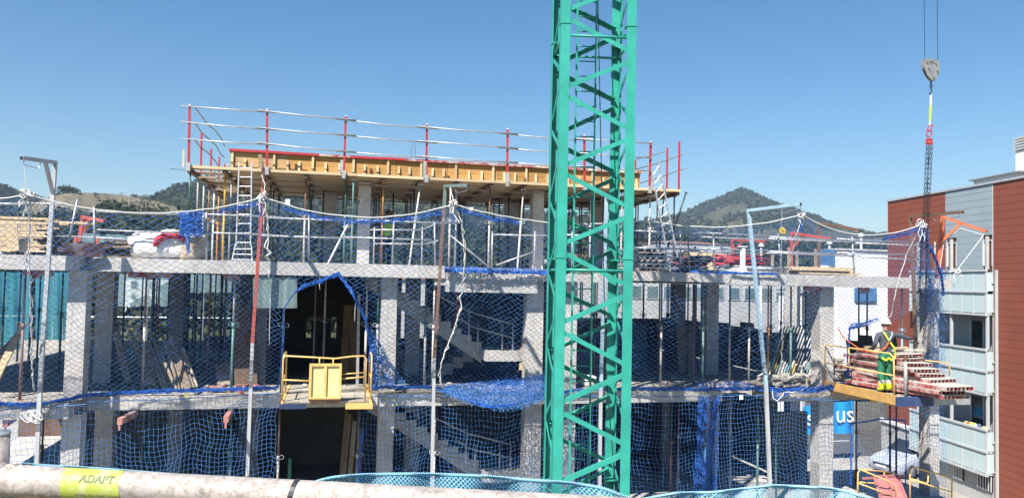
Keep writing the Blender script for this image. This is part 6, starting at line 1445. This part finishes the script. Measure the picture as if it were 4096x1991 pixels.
# balconies: frames of glazed panels, storey by storey
npn = 7
wbox(0.2, s2-.05, zbase, PW(3938, 1850, 0).z, -.4, -.02, 'plinth_wall', M['housegrey'])
for lv in range(3):
    zt = zt0-3.02*lv; zb_ = zt-1.72
    bl_ = wbox(sL, sRr, zb_, zb_+.16, .0, OB-.03, 'balcony', M['housegrey'])
    wbox(sL-.017, sRr+.24, zb_+.165, zb_+.3, -.497, -.06, 'balcony_floor', M['housegrey'], bl_)
    dv = (sRr-sL)/npn
    for k in range(npn):
        for r in range(2):
            z0 = zb_+.05+r*.83; wbox(sL+dv*k+.022, sL+dv*(k+1)-.022, z0+.03, z0+.80, OB-.02, OB, 'panel', M['balpanel'], bl_)
        wbox(sL+dv*k-.02, sL+dv*k+.02, zb_+.002, zt-.002, OB-.03, OB+.018, 'upright', M['frame'], bl_)
    wbox(sRr-.03, sRr+.03, zb_, zt, OB-.04, OB+.02, 'upright', M['frame'], bl_)
    for z0, h in ((zb_-.03, .08), (zb_+.84, .07), (zt-.06, .08)): wbox(sL-.02, sRr+.045, z0, z0+h, OB-.05, OB+.05, 'rail', M['frame'], bl_)
    for r in range(2): wbox(sRr-.01, sRr+.01, zb_+.08+r*.83, zb_+.8+r*.83, .02, OB-.05, 'panel', M['balpanel'], bl_)
    # storey behind: recessed wall with door and posts
    for so_ in (sRr-.02, (sL+sRr)/2+.3, sL+.5): wbox(so_-.045, so_+.045, zt+.02, zt+1.28, OB-.12, OB-.03, 'post', M['frame'], bl_)
    if lv: 
        a, b_ = sRr-1.9, sRr-1.2; wd = wbox(a, b_, zt-.5, zt+1.0, -.49, -.46, 'door', M['glass'], bl_); wbox(a-.06, a, zt-.5, zt+1.05, -.49, -.42, 'frame', M['white'], wd); wbox(b_, b_+.06, zt-.5, zt+1.05, -.49, -.42, 'frame', M['white'], wd)
    # open steel frame between balcony end and the red wall
    for so_ in (sRr+.22,): wbox(so_-.04, so_+.04, zb_-1.3, zt, OB-.3, OB-.22, 'post', M['frame'], bl_)
    for zz in (zb_+.1, zb_+1.2): wbox(sRr+.05, s2-.03, zz, zz+.08, OB-.3, OB-.22, 'rail', M['frame'], bl_)
# washing and pots on the middle balcony rail
wc = [(.7, .1, .1), (.8, .75, .2), (.75, .75, .75), (.15, .2, .35), (.6, .65, .2)]
pt = thing('balcony_washing', 'small coloured washing and pots along the lower balcony rail', 'washing', WP(sRr-.6, zt0-6.04)); 
for k in range(9):
    s0 = sRr-1.3+k*.15; wbox(s0, s0+random.uniform(.06, .13), zt0-6.04+.02, zt0-6.04+random.uniform(.06, .14), OB-.14, OB-.02, 'cloth', plain('cloth%d' % k, random.choice(wc), rough=.9), pt)
# low windows, grilles
for px, w_ in ((3838, .5), (3945, .75)):
    s0 = SW(px, 1900, .02); gw = wbox(s0-w_/2, s0+w_/2, -5.0+.1, -3.75, -.04+.06, .07, 'window', M['glass'])
    wbox(s0-w_/2-.05, s0+w_/2+.05, -3.75, -3.69, .02, .1, 'frame', M['white'], gw)
    for k in range(6): wbox(s0-w_/2+w_*k/5-.012, s0-w_/2+w_*k/5+.012, -4.9, -3.75, .09, .11, 'bar', M['white'], gw)
wbox(-.6, s2-.01, GZ, zbase-.001, -9.0, .0, 'plinth', M['housegrey']); wbox(s2-.005, s3, GZ, zbase-.001, -9.0, -.05, 'plinth', M['joint']); wbox(-.6, s1+.3, zbase, zbase+.16, -.001, .09, 'plinth_cap', M['white'])
# ------------------------------------------------------------------ white house behind the right-hand bay, banner, car
WH = thing('white_house', 'plain white house wall seen between the net and the red-brown house', 'building', (30, 24, GZ))
hx0, hx1, hz1 = P(3215, 1150, 23).x, P(3520, 1000, 23).x, P(3430, 1003, 23).z
MB().bx(P(3352, 1000, 23).x, hx1+4, 23, 24.8, GZ, hz1).build('wall', M['render'], WH); MB().bx(hx0-.6, P(3350, 1000, 23).x, 23.3, 24.7, GZ, 2.3).build('wall', M['render'], WH)
MB().bx(P(3352, 1000, 23).x-.1, hx1+4.1, 22.9, 24.9, hz1, hz1+.12).build('coping', M['concrete'], WH); MB().bx(hx0-.7, P(3350, 1000, 23).x-.12, 23.2, 24.8, 2.3, 2.42).build('coping', M['concrete'], WH)
bp = plain('blue_cladding', (.09, .2, .38), (.06, .15, .3), 2, .6)
for k, (a, b_, y0, y1) in enumerate(((3295, 3350, 995, 1062), (3420, 3505, 1150, 1205))):
    p, q = P(a, y0, 22.9), P(b_, y1, 22.9); MB().bx(p.x, q.x, 22.86+.3*(k == 0), 22.98+.3*(k == 0), q.z, p.z).build('blue_panel', bp, WH)
for k, (px, y) in enumerate(((3445, 945), (3318, 975), (3045, 985))):
    q = P(px, y, 26); v_ = thing('roof_vent', ('white cowl vent on the white house roof', 'second white cowl vent beside the blue panel', 'white cowl vent beyond the pile of red props')[k], 'vent', V(q.x, 26, 2.9), 'white roof vents')
    MB().tube([(q.x, 26, -1 if k == 2 else 2.5), (q.x, 26, q.z)], .08, 8).build('stack', M['white'], v_); MB().tube([(q.x, 26, q.z), (q.x, 26, q.z+.2)], [.2, .07], 10).build('cowl', M['white'], v_)
for a, b_ in ((3222, 3252), (3262, 3275)): 
    p, q = P(a, 1165, 22.9), P(b_, 1300, 22.9); MB().bx(p.x, q.x, 22.84, 22.96+.3, q.z, p.z).build('window', M['glass'], WH)
BW = thing('boundary_wall', 'dull grey boundary wall across the street below the white house', 'wall', (30, 21.5, GZ))
b0, b1 = P(3225, 1640, 21).x, P(3600, 1640, 21).x; bz = P(3450, 1592, 21).z
M['dullwall'] = concrete('dull_wall', (.20, .195, .185), (.13, .125, .12))
for k in range(4): MB().rough(b0+(b1-b0)*k/4+.01, b0+(b1-b0)*(k+1)/4-.01, 21, 21.2, GZ, bz-.1, .01, .6).build('wall_bay', M['dullwall'], BW)
MB().bx(b0, b1, 20.95, 21.25, bz-.1, bz).build('coping', M['concrete'], BW)
# long pale block with window band behind the right-hand bay
LBk = thing('long_building', 'long pale low building with a dark window band behind the right bay', 'building', (24, 34, GZ))
ax0, ax1 = P(2440, 1180, 34).x, P(3215, 1180, 34).x; zt1, zt2 = P(2800, 1150, 34).z, P(2800, 1212, 34).z
MB().bx(ax0, ax1, 34, 42, GZ, zt1+.6).build('wall', M['housegrey'], LBk)
nW = 12
for k in range(nW):
    a = ax0+(ax1-ax0)*(k+.12)/nW; b_ = ax0+(ax1-ax0)*(k+.88)/nW; wn = MB().bx(a, b_, 33.94, 34.02, zt2+.25, zt1+.1).build('window', M['frame'], LBk); MB().bx(a+.08, b_-.08, 33.92, 33.938, zt2+.33, zt1+.02).build('pane', plain('pane%d' % (k % 3), (.14, .2, .2), (.08, .12, .13), .8, .2), wn)
MB().bx(ax0-.2, ax1+.2, 33.8, 42.2, zt1+.6, zt1+.75).build('roof', M['frame'], LBk)
# houses in the valley at left
def house(label, px, y0, d, w_, h, mat, rfc, hip=1.2):
    q = PD(px, y0, d); b = thing('house', label, 'house', V(q.x, q.y, GZ), 'houses on the slope behind the site'); zb = GZ-.2; zt = q.z
    MB().bx(q.x-w_/2, q.x+w_/2, q.y, q.y+w_*.8, zb, zt).build('wall', M[mat], b)
    c = [(q.x-w_/2-.3, q.y-.3, zt), (q.x+w_/2+.3, q.y-.3, zt), (q.x+w_/2+.3, q.y+w_*.8+.3, zt), (q.x-w_/2-.3, q.y+w_*.8+.3, zt), (q.x-w_/4, q.y+w_*.4, zt+hip), (q.x+w_/4, q.y+w_*.4, zt+hip)]
    MB().add(c, [(0, 1, 5, 4), (1, 2, 5), (2, 3, 4, 5), (3, 0, 4), (3, 2, 1, 0)]).build('roof', rfc, b)
    for i in range(3):
        for j in range(max(1, int((zt-zb)/3))):
            x = q.x-w_/2+w_*(i+.5)/3; z = zt-1.2-3*j; wn = MB().bx(x-.5, x+.5, q.y-.05, q.y+.02, z-.6, z+.6).build('window', M['white'], b); MB().bx(x-.42, x+.42, q.y-.06, q.y-.051, z-.52, z+.52).build('pane', M['glass'], wn)
tile = plain('roof_tile', (.30, .14, .085), (.2, .09, .06), 1.5, .9)
house('white house seen through the left bay of the middle storey', 610, 1105, 120, 7, 6, 'render', tile); house('tan house low behind the bays left of the stair', 1760, 1120, 90, 9, 6, 'housegrey', tile)
house('small pale house in the trees at far left', 50, 968, 210, 8, 6, 'render', tile); house('beige block in the trees right of the ladder', 2780, 975, 240, 26, 9, 'housegrey', tile); house('white cottage among the trees below the mountain', 2300, 1030, 200, 14, 6, 'render', tile)
# banner
bn = thing('banner', 'bright blue banner with white letters tied along the street, lower right', 'banner', P(3310, 1790, 14))
M['banner'] = plain('banner_blue', (.015, .30, .72), (.012, .26, .64), 3, .5)
pa, pb = P(3215, 1625, 14), P(3415, 1600, 14); zb1 = P(3280, 1735, 14).z
bs = MB(); nn = 16
for i in range(nn):
    a, b_ = i/nn, (i+1)/nn; A_ = pa.lerp(pb, a); B_ = pa.lerp(pb, b_); wy = .05*math.sin(i*1.3); wy2 = .05*math.sin((i+1)*1.3)
    bs.add([(A_.x, 14+wy, zb1), (B_.x, 14+wy2, zb1), (B_.x, 14+wy2, B_.z), (A_.x, 14+wy, A_.z)], [(0, 1, 2, 3)])
bs.build('cloth', M['banner'], bn, smooth=True)
def text(s, size, mat, parent, m4, name='lettering', ext=.0, bend=None):
    c = bpy.data.curves.new(name, 'FONT'); c.body = s; c.size = size; c.align_x = 'CENTER'; c.extrude = ext; c.offset = size*.022 if bend else 0; o = bpy.data.objects.new(name, c); col.objects.link(o); bpy.context.view_layer.update()
    me = bpy.data.meshes.new_from_object(o.evaluated_get(bpy.context.evaluated_depsgraph_get())); bpy.data.objects.remove(o)
    if bend:
        bm_ = bmesh.new(); bm_.from_mesh(me); bmesh.ops.triangulate(bm_, faces=bm_.faces[:])
        for _ in range(2): bmesh.ops.subdivide_edges(bm_, edges=[e for e in bm_.edges if e.calc_length() > size*.12], cuts=2, use_grid_fill=True); bmesh.ops.triangulate(bm_, faces=bm_.faces[:])
        bm_.to_mesh(me); bm_.free()
        for v in me.vertices: v.co = bend(v.co)
    me.transform(m4); me.transform(Matrix.Translation(-wloc(parent))); me.materials.clear(); me.materials.append(mat); q = bpy.data.objects.new(name, me); col.objects.link(q); q.parent = parent; return q
up4 = lambda p: Matrix.Translation(p) @ Matrix.Rotation(math.pi/2, 4, 'X')
text('sc', 1.0, M['white'], bn, up4(P(3258, 1685, 13.92)+V(0, 0, -.15)), ext=.01); text('us', 1.15, M['white'], bn, up4(P(3380, 1670, 13.92)+V(0, 0, -.2)), ext=.01)
for px in (3212, 3418): q = P(px, 1650, 14.03); MB().tube([(q.x, 14.03, GZ), (q.x, 14.03, P(px, 1600, 14).z+.1)], .035, 8).build('post', M['steel'], bn)
# parked car, nose towards us
cq = PZ(3528, 1862, GZ+.45); cl = V(cq.x, cq.y, GZ+.008)
CR_ = thing('parked_car', 'pale silver-blue hatchback parked in the shade behind the lower right bay', 'car', cl); CR_.rotation_euler = (0, 0, R_(-78))
def car(mb, nm, mat, smooth=False, par=CR_):
    o = mb.build(nm, mat, smooth=smooth); off = o.location.copy(); o.parent = par
    o.location = off-(par.location if par is not CR_ else Vector()); return o
cm = plain('car_paint', (.50, .54, .66), (.46, .5, .62), 1, .28, .3, spec=.6)
def loft(secs, mat, nm, smooth=True):                         # sections along y: (y, half width, [z...], [x factor...])
    mb = MB(); n = len(secs[0][2]); vs = []
    for (y, hw, zs, xf) in secs:
        for z, x in zip(zs, xf): vs.append((-hw*x, y, z))
        for z, x in reversed(list(zip(zs, xf))): vs.append((hw*x, y, z))
    m = 2*n; fs = [(i*m+j, i*m+(j+1) % m, (i+1)*m+(j+1) % m, (i+1)*m+j) for i in range(len(secs)-1) for j in range(m)]; fs += [tuple(range(m)), tuple((len(secs)-1)*m+j for j in range(m))]
    mb.add(vs, fs); return car(mb, nm, mat, smooth)
xf = (.9, 1, 1, .96, .8)
loft([(-.05, .62, (.3, .4, .5, .58, .62), xf), (.12, .78, (.2, .35, .55, .68, .72), xf), (.5, .86, (.18, .35, .6, .78, .84), xf), (1.15, .88, (.18, .35, .62, .86, .94), xf), (2.4, .88, (.18, .35, .62, .88, .96), xf), (3.6, .87, (.18, .35, .62, .88, .97), xf), (4.0, .8, (.25, .4, .62, .85, .93), xf)], cm, 'body')
loft([(1.1, .78, (.9, .92, .93, .94, .95), (1, 1, .98, .96, .9)), (1.85, .7, (.92, 1.1, 1.25, 1.36, 1.41), (1.1, 1.02, .96, .9, .8)), (2.7, .7, (.92, 1.1, 1.28, 1.4, 1.45), (1.1, 1.02, .96, .9, .8)), (3.5, .68, (.92, 1.1, 1.25, 1.34, 1.38), (1.12, 1.04, .97, .9, .8)), (3.95, .68, (.9, .92, .94, .95, .96), (1.1, 1.05, 1, .95, .9))], cm, 'cabin')
car(MB().prism([(-.70, 1.16, .965), (.70, 1.16, .965), (.60, 1.80, 1.385), (-.60, 1.80, 1.385)], (0, -.03, .03)), 'windscreen', M['glass'])
for s in (-1, 1):
    car(MB().prism([(s*.80, 1.5, 1.0), (s*.80, 3.5, 1.0), (s*.70, 3.3, 1.3), (s*.70, 1.95, 1.33)], (s*.03, 0, 0)), 'side_window', M['glass'])
    car(MB().sphere((s*.62, .12, .62), .12, 10, 7, sc=(1.3, .9, .7)), 'headlight', M['bright'], True)
    for y in (.75, 3.2):
        wh = car(MB().tube([(s*.74, y, .30), (s*.90, y, .30)], .30, 18), 'wheel', M['rubber'], True); car(MB().tube([(s*.905, y, .30), (s*.915, y, .30)], .19, 14), 'rim', M['steel'], True, wh)
    car(MB().bx(s*.9-.08, s*.9+.08, 1.45, 1.55, .98, 1.1), 'mirror', cm)
car(MB().bx(-.42, .42, -.07, -.03, .48, .58), 'grille', M['black']); car(MB().bx(-.66, .66, -.04, .02, .3, .38), 'bumper_slot', M['black']); car(MB().bx(-.26, .26, -.09, -.071, .41, .5), 'number_plate', M['white'])
# ================================================================== scaffold we stand on: tube rail and debris mesh
def at(px, py, d): return CAM+ray(px, py)*d
M['pipe'] = plain('cement_pipe', (.62, .56, .50), (.40, .37, .345), 55, .75, 0, .5, lo=.4, hi=.6)
def pipe_mat():
    m, t, b = nodes('dusty_galvanised_tube'); v = coords(t); n1 = noise(t, v, 14, 6, .7); n2 = noise(t, v, 90, 6, .75); n3 = noise(t, v, 260, 3)
    r = ramp(t, n1, [(.35, (.30, .275, .255)), (.62, (.50, .44, .395))]); k = ramp(t, n2, [(.34, (.62, .55, .5)), (.56, (1.08,)*3)]); c = mix(t, 1.0, r.outputs[0], k.outputs[0], 'MULTIPLY')
    s = ramp(t, n1, [(.6, (0,)*3), (.72, (.8,)*3)]); c = mix(t, s.outputs[0], c, (.60, .56, .51)); t.links.new(c, b.inputs['Base Color']); b.inputs['Roughness'].default_value = .7; b.inputs['Metallic'].default_value = .15; bump(t, b, n2, .5, .002); return m
M['pipe'] = pipe_mat()
SC = thing('scaffold_rail', 'thick cement-spotted scaffold tube across the foreground', 'scaffold tube', at(1200, 1990, 1.21))
pA, pB = at(-500, 1892, 1.207), at(3300, 2094, 1.207); pr = .0243
MB().tube([pA.lerp(pB, k/40) for k in range(41)], pr, 28).build('tube', M['pipe'], SC, smooth=True)
ax_ = (pB-pA).normalized(); toC = (CAM-at(395, 1940, 1.207)); toC = (toC-ax_*toC.dot(ax_)).normalized(); upv = ax_.cross(toC).normalized()
if upv.z < 0: upv = -upv
def onpipe(px): d = ray(px, 1940); return pA+ax_*((px+500)/3800*(pB-pA).length)
def surf(px, angd, dr): c = onpipe(px); a = R_(angd); return c+(toC*math.cos(a)+upv*math.sin(a))*(pr+dr)
sm_ = MB(); vs = []; na, nxs = 20, 12
for i in range(nxs+1):
    for j in range(na+1): vs.append(surf(283+(515-283)*i/nxs+(2*math.sin(j*.9) if i in (0, nxs) else 0)-j*1.1, -95+j*172/na, .0004))
sm_.add(vs, [(i*(na+1)+j, i*(na+1)+j+1, (i+1)*(na+1)+j+1, (i+1)*(na+1)+j) for i in range(nxs) for j in range(na)])
def sticker_mat():
    m, t, b = nodes('lime_sticker'); v = coords(t); n = noise(t, v, 60, 5, .7); n2 = noise(t, v, 22, 3)
    r = ramp(t, n, [(.5, (.38, .44, .07)), (.62, (.46, .48, .24))]); k = ramp(t, n2, [(.62, (0,)*3), (.7, (.8,)*3)]); t.links.new(mix(t, k.outputs[0], r.outputs[0], (.55, .52, .46)), b.inputs['Base Color']); b.inputs['Roughness'].default_value = .5; return m
st_ = sm_.build('sticker', sticker_mat(), SC, smooth=True, fix=False)
M['ink'] = plain('faded_ink', (.10, .12, .05), (.17, .2, .07), 80, .6)
pxm = (pB-pA).length/3800                                     # metres along the tube for one print point
def letter(s, size, px, angd):
    c0 = onpipe(px)
    def bend(co): a = R_(angd)+co.y/pr; return c0+ax_*co.x+(toC*math.cos(a)+upv*math.sin(a))*(pr+.0012)
    text(s, size, M['ink'], st_, Matrix.Identity(4), bend=bend)
letter('ADAPT', .0165, 412, 8); letter('SISTEMA MULTIDIRECCIONAL', .0052, 422, -42)
tm = MB(); 
for k in range(2): 
    c = onpipe(1176+k*3); vs = [c+(toC*math.cos(a)+upv*math.sin(a))*(pr+.0016)+ax_*(.0035*q+.004*math.sin(a)) for a in [2*math.pi*i/24 for i in range(24)] for q in (-1, 1)]
    if k == 0: tm.add(vs, [(i*2, i*2+1, ((i+1) % 24)*2+1, ((i+1) % 24)*2) for i in range(24)])
tm.build('cable_tie', M['dark'], SC)
sp_ = thing('scaffold_post', 'pale scaffold post end at the left edge of the foreground', 'scaffold tube', at(-28, 2300, 1.26))
MB().tube([at(-28, 1732, 1.26), at(-52, 2500, 1.26)], .0242, 20).build('tube', M['pipe'], sp_, smooth=True); MB().tube([at(-28, 1738, 1.26), at(-28, 1730, 1.26)], .0255, 20).build('tube_lip', M['bright'], sp_, smooth=True)
cr = MB()
for k in range(26): q = surf(random.uniform(-40, 90), random.uniform(40, 110), -.001); cr.sphere(q, random.uniform(.002, .0045), 6, 4, sc=(1.8, 1, .7), jit=.6)
cr.build('cement_lumps', M['pipe'], SC, kind='stuff')
def weave():
    m = bpy.data.materials.new('blue_debris_mesh'); m.use_nodes = True; t = m.node_tree; t.nodes.clear(); o = t.nodes.new('ShaderNodeOutputMaterial')
    g_ = t.nodes.new('ShaderNodeNewGeometry'); sp = t.nodes.new('ShaderNodeSeparateXYZ'); t.links.new(g_.outputs['Position'], sp.inputs[0])
    def wv(a, b_, k):
        x = N(t, 'ShaderNodeMath', operation='MULTIPLY'); t.links.new(sp.outputs[0], x.inputs[0]); x.inputs[1].default_value = a
        z = N(t, 'ShaderNodeMath', operation='MULTIPLY'); t.links.new(sp.outputs[2], z.inputs[0]); z.inputs[1].default_value = b_
        s_ = N(t, 'ShaderNodeMath', operation='ADD'); t.links.new(x.outputs[0], s_.inputs[0]); t.links.new(z.outputs[0], s_.inputs[1])
        c = N(t, 'ShaderNodeMath', operation='SINE'); t.links.new(s_.outputs[0], c.inputs[0]); return c.outputs[0]
    mx = N(t, 'ShaderNodeMath', operation='MAXIMUM'); t.links.new(wv(950, 950, 0), mx.inputs[0]); t.links.new(wv(950, -950, 0), mx.inputs[1])
    r = ramp(t, mx.outputs[0], [(.55, (.10,)*3), (.8, (.88,)*3)])
    d = N(t, 'ShaderNodeBsdfDiffuse'); d.inputs[0].default_value = (.28, .60, .76, 1); tr = N(t, 'ShaderNodeBsdfTranslucent'); tr.inputs[0].default_value = (.22, .58, .76, 1); tp = t.nodes.new('ShaderNodeBsdfTransparent')
    m1 = N(t, 'ShaderNodeMixShader'); m1.inputs[0].default_value = .35; t.links.new(d.outputs[0], m1.inputs[1]); t.links.new(tr.outputs[0], m1.inputs[2])
    m2 = N(t, 'ShaderNodeMixShader'); t.links.new(r.outputs[0], m2.inputs[0]); t.links.new(tp.outputs[0], m2.inputs[1]); t.links.new(m1.outputs[0], m2.inputs[2]); t.links.new(m2.outputs[0], o.inputs[0]); return m
M['weave'] = weave(); M['hem'] = plain('pale_hem', (.42, .66, .74), (.25, .5, .64), 300, .7); M['hemblue'] = plain('blue_hem', (.07, .36, .55), (.04, .24, .42), 200, .7)
def mesh_strip(label, tops, d, drop):
    t = thing('debris_mesh', label, 'debris mesh', at(tops[len(tops)//2][0], 2050, d), 'blue debris mesh tied to the foreground tube'); xs = np.linspace(tops[0][0], tops[-1][0], 90); ys = np.interp(xs, [a for a, _ in tops], [b_ for _, b_ in tops])
    ys = np.convolve(np.pad(ys, 3, 'edge'), np.ones(7)/7, 'valid')
    mb = MB(); vs = []; nt_ = 8; edge = []
    for i, (x, y) in enumerate(zip(xs, ys)):
        for j in range(nt_+1):
            k = j/nt_; p = at(x, y+drop*k, d+.012*math.sin(i*.35+k*2)+.02*k*math.sin(i*.13)); vs.append(p)
            if j == 0: edge.append(p)
    mb.add(vs, [(i*(nt_+1)+j, i*(nt_+1)+j+1, (i+1)*(nt_+1)+j+1, (i+1)*(nt_+1)+j) for i in range(len(xs)-1) for j in range(nt_)]); mb.build('mesh_cloth', M['weave'], t, smooth=True, fix=False)
    MB().tube([p+V(0, 0, -.0012) for p in edge], .0026, 6).build('hem', M['hemblue'], t, smooth=True)
    st2 = MB()
    for p, q in zip(edge[:-1], edge[1:]):
        for f_ in (.0, .5): c = p.lerp(q, f_); st2.tube([c+V(-.0015, -.002, -.0012), c+V(.0015, -.0032, .0022)], .0011, 4)
    st2.build('hem_stitches', M['hem'], t, kind='stuff'); return t
mesh_strip('tight blue mesh edge with white stitching behind the left of the tube', [(88, 1852), (200, 1861), (400, 1872), (600, 1888), (800, 1904), (1000, 1922), (1100, 1944), (1170, 1962)], 1.24, 80)
mesh_strip('sagging blue debris mesh behind the middle of the foreground tube', [(1165, 1960), (1230, 1935), (1302, 1908), (1432, 1896), (1580, 1892), (1734, 1893), (1907, 1899), (2050, 1911), (2259, 1926), (2360, 1938), (2432, 1953), (2520, 1996)], 1.27, 150)
mesh_strip('blue debris mesh corner at the bottom right of the foreground', [(2560, 1995), (2700, 1968), (2850, 1966), (2994, 1948), (3080, 1938), (3200, 1942), (3342, 1952), (3420, 1972), (3480, 1996)], 1.45, 120)
